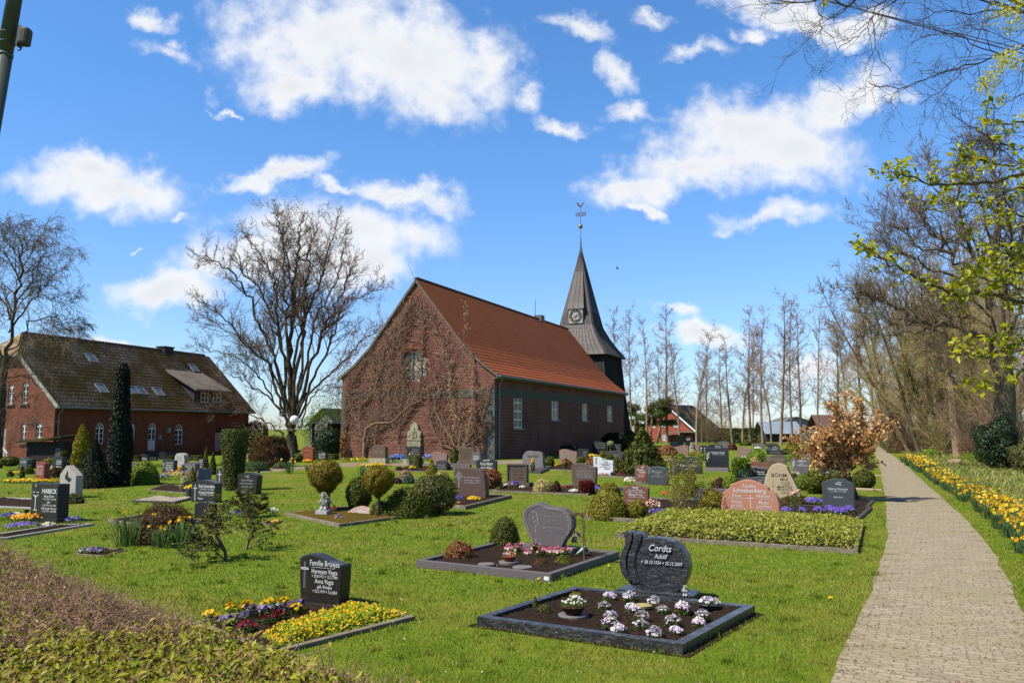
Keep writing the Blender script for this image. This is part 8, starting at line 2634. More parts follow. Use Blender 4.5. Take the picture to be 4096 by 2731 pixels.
# ------------------------------------------------------------------ figures, pots, lamp
PLASTER = plain('white_plaster', lin(222, 218, 210), lin(180, 176, 168), 14, .8, .2)
def cherub(label, x, y, z, h, yaw, base=True, kneel=True, col=None):
 """kneeling winged child praying with joined hands"""
 o = empty('cherub_statue', (x, y, z), yaw, label, 'statue')
 me = bpy.data.meshes.new('figure')
 # skeleton (unit height 1): pelvis, chest, neck, head, arms folded to the chin, legs tucked under
 J = {'pel': (0, .08, .24), 'bel': (0, .03, .36), 'che': (0, -.01, .5), 'nec': (0, -.03, .62), 'hea': (0, -.05, .74), 'top': (0, -.03, .86),
   'shl': (.12, -.01, .54), 'ell': (.17, -.11, .4), 'hal': (.03, -.2, .56), 'shr': (-.12, -.01, .54), 'elr': (-.17, -.11, .4), 'har': (-.03, -.2, .56),
   'hil': (.09, .06, .2), 'knl': (.1, -.16, .1), 'anl': (.1, .14, .06), 'fol': (.1, .26, .04), 'hir': (-.09, .06, .2), 'knr': (-.1, -.16, .1), 'anr': (-.1, .14, .06), 'for': (-.1, .26, .04)}
 rad = {'pel': .13, 'bel': .13, 'che': .12, 'nec': .055, 'hea': .125, 'top': .075, 'shl': .06, 'ell': .047, 'hal': .034, 'shr': .06, 'elr': .047, 'har': .034, 'hil': .1, 'knl': .075, 'anl': .05, 'fol': .035, 'hir': .1, 'knr': .075, 'anr': .05, 'for': .035}
 E = [('pel', 'bel'), ('bel', 'che'), ('che', 'nec'), ('nec', 'hea'), ('hea', 'top'), ('che', 'shl'), ('shl', 'ell'), ('ell', 'hal'), ('che', 'shr'), ('shr', 'elr'), ('elr', 'har'), ('pel', 'hil'), ('hil', 'knl'), ('knl', 'anl'), ('anl', 'fol'), ('pel', 'hir'), ('hir', 'knr'), ('knr', 'anr'), ('anr', 'for')]
 ks = list(J)
 me.from_pydata([Vector(J[k]) * h for k in ks], [(ks.index(a), ks.index(b)) for a, b in E], [])
 f = bpy.data.objects.new('figure', me)
 link(f, o)
 me.materials.append(col or PLASTER)
 sk = f.modifiers.new('skin', 'SKIN')
 sv = me.skin_vertices[0].data
 for i, k in enumerate(ks):
  sv[i].radius = (rad[k] * h, rad[k] * h)
 sv[0].use_root = True
 sb = f.modifiers.new('sub', 'SUBSURF')
 sb.levels = sb.render_levels = 2
 rg = np.random.default_rng(6)
 mb_ = MB()      # curls of hair, face, fingers joined in prayer
 for k in range(46):
  d_ = unit_dirs(rg, 1)[0]
  if d_[1] < -.35 and d_[2] < .45:
   continue
  mb_.ball(tuple((np.array([0, -.04, .79]) + d_ * .12 * np.array([1, 1, .9])) * h), .036 * h, 6, 4)
 mb_.build('hair', col or PLASTER, f, True)
 mb_ = MB()
 for s in (-1, 1):
  mb_.ball((s * .045 * h, -.165 * h, .765 * h), .018 * h, 6, 4)
  mb_.ball((s * .11 * h, -.045 * h, .75 * h), .024 * h, 6, 4)
 mb_.ball((0, -.18 * h, .735 * h), .022 * h, 6, 4)
 mb_.ball((0, -.165 * h, .695 * h), .022 * h, 6, 4, 0, (1.5, .7, .5))
 mb_.build('face', col or PLASTER, f, True)
 mb_ = MB()
 for s in (-1, 1):
  for j in range(4):
   L_ = (.085, .095, .09, .075)[j]
   b = Vector((s * .014, -.2 - .012 * (j - 1.5), .57)) * h
   mb_.tube([b, b + Vector((-s * .004, -.006, L_ * .55)) * h, b + Vector((-s * .008, .004, L_)) * h], [.011 * h, .0105 * h, .007 * h], 5)
  b = Vector((s * .022, -.178, .56)) * h
  mb_.tube([b, b + Vector((-s * .006, .02, .035)) * h, b + Vector((-s * .014, .024, .06)) * h], [.011 * h, .01 * h, .007 * h], 5)
 mb_.build('fingers', col or PLASTER, f, True)
 for s in (-1, 1):
  mb_ = MB()
  for j in range(6):
   a = Vector((s * .05, .1, .5)) * h
   b = Vector((s * (.2 + .035 * j), .2 + .01 * j, .68 - .075 * j)) * h
   mb_.tube([a, (a + b) / 2 + Vector((0, .03, .03)) * h, b], [.03 * h, .035 * h, .014 * h], 5)
  mb_.build('wing', col or PLASTER, o, True)
 if base:
  mb_ = MB()
  mb_.box(-.3 * h, .3 * h, -.28 * h, .34 * h, -.06, .035)
  mb_.build('pedestal', col or PLASTER, o, bevel=.006)
 return o
x, y, z = gxy(1291, 2056, zM)
cherub('white plaster cherub kneeling in prayer below the first ball standard', x, y + .1, z + .06, .52, R(-14))
p = G(2291, 2218)
t0 = tst.matrix_basis @ Vector((.315 * 1.2, -.0, 0))
x, y, z = gxy(2294, 2206, 0)
m = mpp((x, y, 0))
cherub('small pale praying angel on the plinth of the tulip shaped stone', x + .02, y + .06, 34 * m - .01, .3, R(-26), False, col=plain('pale_ceramic', lin(214, 196, 176), lin(170, 156, 140), 20, .6))
x, y, z = gxy(2746, 2418, 0)
cherub('tiny white cherub sitting at the right end of the round dark stone plinth', x + .0, y + .06, .085, .16, R(-30), False)
p = AT(2770, 1802, 80)
p = GZ(2768, 1805)
cherub('white statue standing among the far stones before the alders', p[0], p[1], 0, .9, R(-20), True)
# slim grafted stem with a drooping top, tied to a cane
p = G(2338, 2258)
m = mpp(p)
o = empty('grafted_stem', (p[0], p[1], zT), 0, 'slim tied stem with drooping reddish shoots at the right of the tulip shaped stone', 'small tree')
mb = MB()
mb.tube([(0, 0, -.03), (-.015, 0, 82 * m), (-.03, 0, 178 * m)], [.014, .012, .011], 6)
mb.tube([(.02, .01, -.03), (.01, .01, 150 * m)], .006, 5)
for f in (30, 82, 130):
 mb.tube([(-.02, -.0, f * m), (.03, 0, f * m)], .009, 5)
rg = np.random.default_rng(12)
Pt = []
for k in range(16):
 a = rg.uniform(0, 6.28)
 q_ = Vector((-.03, 0, 178 * m))
 L_ = rg.uniform(.08, .24)
 d_ = Vector((math.cos(a) - .5, math.sin(a) * .6, .12))
 pts = [q_, q_ + d_ * L_ * .5 + Vector((0, 0, .03)), q_ + d_ * L_ + Vector((0, 0, -.03))]
 mb.tube(pts, [.008, .005, .003], 4)
 for f in np.linspace(.2, 1, 7):
  pt = pts[1] + (pts[2] - pts[1]) * f
  Pt += [tuple(pt + Vector(rg.normal(0, .02, 3)))] * 1
mb.build('stem', BARK_GREY, o)
V, F = leaf_arrays(np.array(Pt), np.tile([0, 0, .7], (len(Pt), 1)), .035, .5, rg)
mesh_np('shoots', V, [F], LV['redtip'], o)
# green cone vase lying on the bed
x, y, z = gxy(2325, 2225, zT)
mb = MB()
a, b = Vector((0, 0, .03)), Vector((.17, .06, .13))
mb.tube([a, a + (b - a) * .15, b, b + (b - a) * .05], [.012, .022, .062, .064], 14)
o = mb.build('cone_vase', plain('green_plastic', lin(86, 120, 106), lin(70, 102, 90), 4, .35, .4), None, True)
o.location = (x - .09, y, z)
tag(o, 'green cone shaped grave vase lying behind the slim stem', 'vase')
x, y, z = gxy(105, 2070, .03)
mb = MB()
mb.lathe([(.03, 0), (.045, .16), (.07, .2), (.06, .2), (.03, .05)], 12)
o = mb.build('grave_vase', plain('black_vase', (.02, .02, .02)), None, True)
o.location = (x, y, z)
tag(o, 'black flower vase left of the black cross stone', 'vase')
# number plate on the granite corner
q_ = np.array(RT[1])
u1 = (np.array(RT[0]) - q_) / np.linalg.norm(np.array(RT[0]) - q_)
mb = MB()
a = q_ + u1 * .03
b = q_ + u1 * .11
nn = np.array([u1[1], -u1[0]])
if nn[1] > 0:
 nn = -nn
mb.add([(a[0] + nn[0] * .004, a[1] + nn[1] * .004, .02), (b[0] + nn[0] * .004, b[1] + nn[1] * .004, .02), (b[0] + nn[0] * .004, b[1] + nn[1] * .004, .075), (a[0] + nn[0] * .004, a[1] + nn[1] * .004, .075)], [(0, 1, 2, 3)])
o = mb.build('sticker', WHITE, None)
tag(o, 'small white sticker on the corner of the grey granite border', 'sticker')
# globe lamp
p = G(1173, 1857)
m = mpp(p)
lamp = empty('globe_lamp', p, 0, 'black post lamp with a white globe before the bare tree', 'lamp')
mb = MB()
hL = (1857 - 1700) * m
mb.tube([(0, 0, -.05), (0, 0, .5)], .07, 10)
mb.tube([(0, 0, .5), (0, 0, hL)], .042, 10)
mb.tube([(0, 0, hL - .02), (0, 0, hL + .08)], [.09, .13], 12)
mb.build('post', plain('black_lacquer', (.015, .015, .004), (.02, .02, .02), 4, .4), lamp)
mb = MB()
mb.ball((0, 0, hL + .3), .28, 24, 14)
mb.build('globe', plain('opal_globe', (.56, .56, .55), (.52, .52, .51), 2, .25, .5), lamp, True)
# stump by the wood
p = G(3822, 1862)
mb = MB()
mb.lathe([(.55, -.1), (.4, .1), (.36, .3)], 12)
o = mb.build('tree_stump', BARK_BROWN, None)
o.location = p
o.rotation_euler = (R(10), R(-16), 0)
tag(o, 'sawn tree stump in the rough grass behind the daffodils', 'stump')
# lying solar lamp / small border stones by the path
for i, (sx, sy) in enumerate(((3470, 1962), (3490, 1905), (3475, 2000))):
 p = G(sx, sy)
 mb = MB()
 mb.prism([(-.5, 0), (.5, 0), (.46, .07), (-.4, .09)], 0, .12)
 o = mb.build('border_stone', ST['sand'], None, bevel=.02)
 o.location = p
 o.rotation_euler = (0, 0, R(-30 + 12 * i))
 tag(o, ['pale border stone lying by the path under the copper beech', 'pale border stone farther up the path edge', 'pale border stone nearest the dark bordered violet bed'][i], 'border stone')
# ------------------------------------------------------------------ hedge in the foreground
HA, HB = np.array([-6.9, 9.95]), np.array([.45, 2.36])     # outer top edge
hd = (HB - HA) / np.linalg.norm(HB - HA)
hn = np.array([hd[1], -hd[0]])                              # towards the lawn is -hn
if hn @ np.array([-1, -1]) < 0:
 hn = -hn
HL = np.linalg.norm(HB - HA)
rg = np.random.default_rng(33)
hedge = empty('hedge', (0, 0, 0), 0, 'clipped hornbeam hedge in the foreground, brown twigs with fresh green leaves', 'hedge')
HT = 1.13
def hedge_z(u, v):
 return HT + .035 * np.sin(u * 2.1 + 1) * np.sin(v * 3.3) + .05 * np.sin(u * .9) - .10 * np.clip(.22 - v, 0, 1)
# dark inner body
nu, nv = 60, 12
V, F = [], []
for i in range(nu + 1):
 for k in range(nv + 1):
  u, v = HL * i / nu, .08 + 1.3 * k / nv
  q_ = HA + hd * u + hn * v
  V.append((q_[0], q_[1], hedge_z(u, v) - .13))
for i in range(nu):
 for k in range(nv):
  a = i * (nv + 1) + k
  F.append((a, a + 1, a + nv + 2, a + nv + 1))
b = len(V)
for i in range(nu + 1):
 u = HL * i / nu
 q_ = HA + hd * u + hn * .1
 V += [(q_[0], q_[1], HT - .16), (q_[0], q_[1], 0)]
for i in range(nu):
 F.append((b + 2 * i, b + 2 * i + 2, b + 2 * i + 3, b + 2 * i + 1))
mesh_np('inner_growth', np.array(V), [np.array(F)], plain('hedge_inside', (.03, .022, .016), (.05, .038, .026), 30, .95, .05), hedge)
# the stretch of hedge already in leaf, and the still bare part beyond it
GREEN = [G(sx, sy, HT)[:2] for sx, sy in [(-500, 2700), (80, 2640), (250, 2555), (480, 2545), (690, 2585), (780, 2505), (880, 2515), (1010, 2600), (1300, 2760), (1900, 3300), (-2500, 3400)]]
def in_poly(poly, X, Y):
 c = np.zeros(len(X), bool)
 j = len(poly) - 1
 for i in range(len(poly)):
  xi, yi, xj, yj = poly[i][0], poly[i][1], poly[j][0], poly[j][1]
  if abs(yi - yj) > 1e-12:
   c ^= ((yi > Y) != (yj > Y)) & (X < (xj - xi) * (Y - yi) / (yj - yi) + xi)
  j = i
 return c
def hedge_pts(n, vmin=-.03):
 u, v = HL * rg.random(n) ** .75, rg.uniform(vmin, 1.38, n)
 Q = HA[None] + hd[None] * u[:, None] + hn[None] * v[:, None]
 return u, v, Q, in_poly(GREEN, Q[:, 0] + rg.normal(0, .035, n), Q[:, 1] + rg.normal(0, .035, n))
# twigs
n = 62000
u, v, Q, gr = hedge_pts(n)
side = rg.random(n) < .12
v = np.where(side, rg.normal(.03, .03, n), v)
Q = HA[None] + hd[None] * u[:, None] + hn[None] * v[:, None]
z = np.where(side, rg.uniform(.1, HT, n), hedge_z(u, v) + rg.normal(-.06, .035, n) - .05 * gr)
P0 = np.stack([Q[:, 0], Q[:, 1], z], 1)
dd = rg.normal(0, 1, (n, 3)) * np.array([1, 1, .5]) + np.array([0, 0, .3])
dd[side] += np.array([-hn[0], -hn[1], 0]) * 1.0
dd /= np.linalg.norm(dd, axis=1, keepdims=True)
Ln = rg.uniform(.05, .17, n)[:, None]
P1 = P0 + dd * Ln * .5 + rg.normal(0, .012, (n, 3))
P2 = P0 + dd * Ln + rg.normal(0, .02, (n, 3))
tw = [((P0[i], P1[i], P2[i]), [.0026, .0023, .0015], 0) for i in range(n)]
tubes_mesh('twigs', tw, bark_mat('hornbeam_twigs', lin(208, 170, 136), lin(104, 76, 60)), hedge, (3,))
# curled young leaves: dense where the hedge is in leaf, scattered elsewhere
n = 76000
u, v, Q, gr = hedge_pts(n)
keep = rg.random(n) < np.where(gr, .8, .06 + .4 * (np.sin(u * 2.3 + 2) * np.sin(v * 5 + u) > .15))
u, v, Q, gr = u[keep], v[keep], Q[keep], gr[keep]
n = len(u)
Pt = np.stack([Q[:, 0], Q[:, 1], hedge_z(u, v) + rg.normal(-.015, .05, n) - .02 * (~gr)], 1)
Vl, Fl = leaf_arrays(Pt, np.tile([-.3, -.3, .8], (n, 1)), .036, .42, rg, 0, .5)
mesh_np('leaves', Vl, [Fl], leafmat('hornbeam_leaves', [lin(134, 142, 32), lin(164, 166, 46), lin(96, 106, 24), lin(186, 176, 74), lin(140, 108, 62), lin(120, 128, 30)], .3, .5, .12, k=1.2, patch=.15), hedge)
n = 16000
u, v, Q, gr = hedge_pts(n)
Pt = np.stack([Q[:, 0], Q[:, 1], hedge_z(u, v) + rg.normal(-.03, .03, n)], 1)
Vl, Fl = leaf_arrays(Pt, np.tile([0, 0, 1.0], (n, 1)), .034, .3, rg, 0, .4)
mesh_np('buds', Vl, [Fl], leafmat('hornbeam_buds', [lin(196, 160, 124), lin(140, 104, 80), lin(220, 190, 154)], .2, .5, .3), hedge)
# ------------------------------------------------------------------ pole at the left edge
PY = 3.6
a, b = AT(57, 0, PY), AT(-46, 600, PY)
d_ = (a - b) / np.linalg.norm(a - b)
top = a + d_ * .8
bot = b - d_ * ((b[2] + .1) / d_[2])
pole = empty('utility_pole', (bot[0], bot[1], 0), 0, 'leaning grey metal pole with a small box at the left edge', 'pole')
o_ = np.array([bot[0], bot[1], 0])
mb = MB()
mb.tube([bot - o_, a - d_ * .27 - o_], [.037, .0336], 18)
mb.tube([a - d_ * .272 - o_, a - d_ * .258 - o_], [.0354, .0354], 18)
mb.tube([a - d_ * .258 - o_, top - o_], [.0328, .031], 18)
mb.build('shaft', plain('galvanised_pole', lin(112, 122, 112), lin(84, 92, 84), 3, .55, .4, .3), pole, True)
c = AT(100, 150, PY - .01)
mb = MB()
q0 = c - o_
ax = Vector(d_)
mb.bar(q0 - d_ * .039, q0 + d_ * .042, .042, .05, (0, 1, 0))
mb.build('junction_box', plain('weathered_box', lin(96, 92, 80), lin(66, 64, 54), 9, .7), pole, bevel=.012)
mb = MB()
mb.bar(q0 - d_ * .045 - np.array([.025, 0, 0]), q0 + d_ * .051 - np.array([.025, 0, 0]), .007, .03, (0, 1, 0))
for f in (.018, -.027):
 k = AT(31, 150, PY) - o_ + d_ * f
 mb.tube([k - d_ * .003, k + d_ * .003], .0365, 18)
pts = [q0 - d_ * .042 + np.array([-.006, 0, 0]), q0 - d_ * .06 + np.array([-.011, 0, 0]), q0 - d_ * .063 + np.array([-.024, 0, 0])]
mb.tube(pts, .0036, 6)
mb.build('clamp', plain('dark_steel', (.04, .04, .042), (.06, .06, .06), 9, .6), pole)
# ------------------------------------------------------------------ boughs hanging into the picture from a tree on the right
PM = dict(seg=[1, 7, 5, 3], wig=[0, .2, .24, .2], trop=[0, .03, .04, .06], nch=[0, 6, 3], ang=[0, 45, 45], ratio=[0, .45, .4], fall=[0, .3, .3], start=[0, .15, .2], tip=[0, .4, .5, .6], rr=[0, .6, .7], rmin=.0014)
def bough_tree(name, label, foot, boughs, seed, leafkind=None, leaf=.05, twigden=1.0, bark=None, leafn=5, cat='tree', trunk_r=.16, height=6, blooms=None):
 rng_ = random.Random(seed)
 rg_ = np.random.default_rng(seed)
 root = empty(name, foot, 0, label, cat)
 o_ = Vector(foot)
 tr = [Vector((0, 0, -.2))] + [Vector((rng_.gauss(0, .06), rng_.gauss(0, .06), height * i / 6)) for i in range(1, 7)]
 tubes_mesh('trunk', [(tr, [trunk_r * (1.25 - .13 * i) for i in range(7)], 0)], bark, root, (9,))
 out, tips = [], []
 for path, Y, r0 in boughs:
  pts = [Vector(AT(sx, sy, yy)) - o_ for (sx, sy), yy in zip(path, np.linspace(Y[0], Y[1], len(path)))]
  z0 = min(height * .95, max(.8, pts[0].z - .6))
  st = Vector((0, 0, z0))
  fine = [st, st.lerp(pts[0], .5) + Vector((0, 0, .12))]
  for a_, b_ in zip(pts[:-1], pts[1:]):
   k = max(3, int((b_ - a_).length / .09))
   for i in range(k):
    fine.append(a_.lerp(b_, i / k) + Vector((rng_.gauss(0, .008), rng_.gauss(0, .008), rng_.gauss(0, .008))))
  fine.append(pts[-1])
  n_ = len(fine)
  rad = [max(.0035, r0 * (1 - .85 * i / n_)) for i in range(n_)]
  out.append((fine, rad, 0))
  for i in range(2, n_):
   for _ in range(2):
    if rng_.random() > .55 * twigden:
     continue
    t_ = (fine[i] - fine[i - 1]).normalized()
    nd = (t_ * .7 + Vector((rng_.gauss(0, .6), rng_.gauss(0, .5), rng_.gauss(.1, .6)))).normalized()
    if not leafkind:
     if rng_.random() < .6:
      grow(rng_, out, fine[i], nd, rng_.uniform(.25, .75), min(.006, rad[i] * .6), 1, PM)
     continue
    L_ = rng_.uniform(.04, .15)
    q_ = [fine[i]]
    p_ = fine[i]
    for k in range(4):
     nd = (nd + Vector((rng_.gauss(0, .16), rng_.gauss(0, .16), rng_.gauss(.03, .16)))).normalized()
     p_ = p_ + nd * L_ / 4
     q_.append(p_)
    out.append((q_, [min(.005, rad[i] * .7), .0032, .0026, .0022, .0017], 1))
    tips.append((p_, nd))
  tips.append((fine[-1], (fine[-1] - fine[-2]).normalized()))
 tubes_mesh('branches', out, bark, root, (6, 4, 3, 3))
 if leafkind:
  Pt, Nn = [], []
  for p_, nd in tips:
   for k in range(leafn):
    Pt.append(np.array(p_) + np.array(nd) * rg_.uniform(-.05, .03) + rg_.normal(0, leaf * .5, 3))
    Nn.append(np.array([0, -.3, .7]) + rg_.normal(0, .3, 3))
  V_, F_ = leaf_arrays(np.array(Pt), np.array(Nn), leaf, .55, rg_, 0, .4)
  mesh_np('leaves', V_, [F_], leafkind, root)
 if blooms:
  Pt = []
  for (sx, sy, yy, rr, n_) in blooms:
   c_ = AT(sx, sy, yy) - np.array(foot)
   for k in range(n_):
    Pt.append(c_ + unit_dirs(rg_, 1)[0] * rr * rg_.random() ** .5)
  Pt = np.array(Pt)
  V_, F_ = leaf_arrays(Pt, np.tile([0, -.5, .5], (len(Pt), 1)), .022, .7, rg_)
  mesh_np('blossom', V_, [F_], leafmat('maple_blossom', [lin(196, 190, 40), lin(216, 206, 60), lin(170, 168, 40)], .4, .5, .3), root)
 return root
bough_tree('hawthorn', 'hawthorn at the right edge with boughs of fresh bright green leaves', (5.6, 6.0, 0), [
 ([(4140, 1215), (3960, 1180), (3800, 1168), (3690, 1120), (3610, 1088), (3530, 1030), (3455, 990)], (5.6, 5.0), .018),
 ([(4140, 690), (4000, 715), (3900, 735), (3797, 742), (3680, 722), (3606, 706), (3545, 690)], (5.4, 5.0), .014),
 ([(4140, 740), (4020, 770), (3920, 812), (3800, 814), (3710, 808)], (5.6, 5.2), .011),
 ([(4140, 470), (4060, 500), (3990, 490), (3945, 470)], (5.2, 5.0), .009),
 ([(4140, 1330), (4020, 1395), (3930, 1425), (3840, 1412)], (5.4, 5.0), .011),
 ([(4140, 1455), (4060, 1500), (3990, 1525), (3935, 1536)], (5.3, 5.0), .010),
 ([(4140, 1100), (4040, 1085), (3960, 1090), (3880, 1110), (3800, 1160)], (5.8, 5.4), .012),
 ([(4140, 1040), (4060, 1020), (4000, 1010), (3930, 1040)], (5.6, 5.2), .010),
 ([(4140, 1180), (4080, 1150), (4020, 1120), (3960, 1125)], (5.5, 5.1), .010),
 ([(4140, 880), (4060, 850), (3990, 870), (3900, 930)], (5.9, 5.5), .010),
 ([(4140, 640), (4060, 660), (3990, 655), (3900, 640), (3850, 625)], (5.5, 5.2), .009),
 ([(4140, 1290), (4060, 1330), (4000, 1345)], (5.5, 5.2), .009)], 51, leafmat('hawthorn_leaves', [lin(176, 174, 26), lin(200, 192, 40), lin(128, 140, 22), lin(214, 206, 90)], .45, .35, .4, k=1.15), .044, 1.25, BARK_GREY, 10, trunk_r=.12, height=5)
bough_tree('maple', 'bare maple at the upper right with thin twigs and yellow blossom', (7.2, 8.0, 0), [
 ([(4300, 60), (4100, 20), (3900, -60), (3700, -60), (3480, -40), (3390, 30), (3310, -10), (3160, 12), (3085, 0)], (7.4, 6.6), 0.0210),
 ([(3700, -60), (3560, -10), (3500, 30), (3490, 100), (3500, 190), (3530, 250), (3565, 285)], (7.0, 6.6), 0.0084),
 ([(3500, 60), (3450, 130), (3400, 165), (3350, 200)], (6.8, 6.5), 0.0056),
 ([(4300, 140), (4060, 200), (3960, 235), (3880, 255), (3800, 280), (3700, 315), (3600, 350), (3520, 350), (3475, 330)], (7.3, 6.6), 0.0112),
 ([(4000, 220), (3900, 180), (3840, 140), (3760, 130), (3680, 150)], (7.2, 6.7), 0.0070),
 ([(3960, 0), (3920, 120), (3880, 210), (3840, 300), (3760, 370), (3680, 420)], (7.2, 6.6), 0.0070),
 ([(4300, -20), (4000, 40), (3880, 60), (3780, 40), (3680, 80), (3640, 150)], (7.4, 6.8), 0.0098),
 ([(4300, 300), (4080, 380), (4000, 430), (3930, 440)], (7.2, 6.8), 0.0070),
 ([(4300, 560), (4060, 600), (3980, 560), (3900, 520), (3820, 470), (3808, 455)], (7.6, 7.0), 0.0098),
 ([(4300, 620), (4100, 660), (4000, 600), (3950, 540)], (7.8, 7.2), 0.0084),
 ([(3300, 0), (3270, 40), (3290, 90), (3280, 130)], (6.7, 6.5), 0.0042)], 52, None, .05, 1.25, BARK_DARK, trunk_r=.2, height=8,
 blooms=[(4010, 50, 6.9, .16, 260), (4050, 240, 6.8, .13, 220), (3960, 310, 6.7, .1, 180), (3945, 350, 6.7, .1, 180), (4010, 250, 6.7, .1, 160), (4080, 30, 6.9, .15, 220), (3300, 8, 6.7, .05, 60), (4060, 110, 6.9, .1, 120), (4010, 395, 6.7, .06, 60), (4085, 470, 6.6, .07, 80)])
# ------------------------------------------------------------------ grass
inside = in_poly
def blades(n, ymin, ymax, hmin, hmax, seed, power=1.0, tuft=False):
 rg_ = np.random.default_rng(seed)
 y = ymin * (ymax / ymin) ** (rg_.random(n) ** power)
 x = rg_.uniform(-.68, .72, n) * y
 ok = np.ones(n, bool)
 for q_ in EXCL:
  ok &= ~inside(q_, x, y)
 hx_ = (np.stack([x, y], 1) - HA) @ hn
 ok &= (hx_ < .05)
 e = np.interp(y, dc[:, 1], dc[:, 0])
 ok &= ~((x > e + .5) & (y > 8))
 x, y = x[ok], y[ok]
 n = len(x)
 if tuft:
  k = rg_.integers(0, max(1, n // 45), n)
  cxs, cys = x[:n // 45 + 1], y[:n // 45 + 1]
  x, y = cxs[k] + rg_.normal(0, .035, n), cys[k] + rg_.normal(0, .035, n)
 sc = np.clip(y / 9, .75, 2.2)
 patch = .5 + .5 * np.sin(x * 1.7 + np.sin(y * 1.3) * 2) * np.sin(y * 2.1 + np.cos(x * .9) * 2)
 h = rg_.uniform(hmin, hmax, n) * (.75 + .5 * patch) * np.where(rg_.random(n) < .05, 1.7, 1)
 w = .0032 * sc
 a = rg_.uniform(0, 6.28, n)
 b = rg_.uniform(0, 6.28, n)
 lean = h * rg_.uniform(.25, 1.0, n)
 base = np.stack([x, y, np.full(n, -.003)], 1)
 s_ = np.stack([np.cos(a) * w, np.sin(a) * w, np.zeros(n)], 1)
 mid = base + np.stack([np.cos(b) * lean * .3, np.sin(b) * lean * .3, h * .6], 1)
 tip = base + np.stack([np.cos(b) * lean, np.sin(b) * lean, h], 1)
 V_ = np.stack([base - s_, base + s_, mid + s_ * .8, mid - s_ * .8, tip], 1).reshape(-1, 3)
 i = np.arange(n) * 5
 return V_, np.stack([i, i + 1, i + 2, i + 3], 1), np.stack([i + 3, i + 2, i + 4], 1)
def grass_mat():
 t = NT('grass_blades')
 isl = t.island()
 p = t.world()
 c1 = t.ramp(isl, [(.1, lin(102, 134, 22)), (.45, lin(130, 156, 32)), (.75, lin(154, 170, 46)), (.97, lin(220, 210, 130))])
 n1 = t.noise(.45, 6, .68, p)
 n2 = t.noise(1.6, 5, .65, p)
 c2 = t.mix(t.ramp(n1, [(.48, (0, 0, 0)), (.64, (.65, .65, .65))]), c1, lin(192, 180, 80))
 c3 = t.mix(t.ramp(n2, [(.5, (0, 0, 0)), (.64, (.7, .7, .7))]), c2, lin(88, 122, 20))
 t.fin(c3, .6, .12)
 tr = t.n('BsdfTranslucent')
 t.l(c3, tr.inputs['Color'])
 mx = t.n('MixShader')
 mx.inputs[0].default_value = .35
 t.l(t.b.outputs[0], mx.inputs[1])
 t.l(tr.outputs[0], mx.inputs[2])
 t.l(mx.outputs[0], t.out.inputs[0])
 return t.mat
Vg, Fq, Ft = blades(430000, 3.6, 42, .015, .045, 1, 1.0)
Vt, Fq2, Ft2 = blades(22000, 3.8, 30, .035, .075, 2, 1.0, True)
Vg, Fq, Ft = np.concatenate([Vg, Vt]), np.concatenate([Fq, Fq2 + len(Vg)]), np.concatenate([Ft, Ft2 + len(Vg)])
tag(mesh_np('grass', Vg, [Fq, Ft], grass_mat()), 'short mown spring grass covering the churchyard lawn', 'grass', kind='stuff')
# rough tall grass behind the daffodils
rg = np.random.default_rng(71)
n = 90000
y = 9 * (75 / 9) ** rg.random(n)
e = np.interp(y, dc[:, 1], dc[:, 0])
x = e + .5 + np.abs(rg.normal(0, 1, n)) * (2.0 + y * .22)
h = rg.uniform(.06, .26, n) * np.clip(y / 22, .8, 1.8)
w = .004 * np.clip(y / 9, 1, 4)
a, b = rg.uniform(0, 6.28, n), rg.uniform(0, 6.28, n)
base = np.stack([x, y, np.zeros(n)], 1)
s_ = np.stack([np.cos(a) * w, np.sin(a) * w, np.zeros(n)], 1)
lean = h * rg.uniform(.3, 1.4, n)
mid = base + np.stack([np.cos(b) * lean * .35, np.sin(b) * lean * .35, h * .6], 1)
tip = base + np.stack([np.cos(b) * lean, np.sin(b) * lean, h * rg.uniform(.5, 1, n)], 1)
V = np.stack([base - s_, base + s_, mid + s_ * .8, mid - s_ * .8, tip], 1).reshape(-1, 3)
i = np.arange(n) * 5
tag(mesh_np('rough_grass', V, [np.stack([i, i + 1, i + 2, i + 3], 1), np.stack([i + 3, i + 2, i + 4], 1)], leafmat('rough_grass_blades', [lin(104, 136, 34), lin(160, 150, 88), lin(92, 126, 30), lin(206, 186, 134), lin(124, 146, 44), lin(100, 130, 32)], .3, .6, .1, k=1.25)),
 'rough grass with dry straw at the foot of the woodland', 'grass', kind='stuff')
# a flying insect over the churchyard, built in the shape of a bird
p = AT(2470, 1074, 45)
mb = MB()
mb.tube([(-.16, 0, 0), (-.05, 0, .01), (.1, 0, .01), (.17, 0, .02)], [.008, .05, .045, .01], 8)
mb.add([(-.05, 0, .03), (.07, 0, .03), (.0, -.3, .09), (-.1, -.28, .08)], [(0, 1, 2, 3)])
mb.add([(-.05, 0, .03), (.07, 0, .03), (.0, .3, .09), (-.1, .28, .08)], [(0, 1, 2, 3)])
o = mb.build('bird', plain('dark_insect', (.03, .028, .026)), None)
o.location = p
o.rotation_euler = (R(20), R(25), R(150))
o.scale = (.5, .5, .5)
tag(o, 'tiny dark bird flying in the sky right of the spire', 'bird')
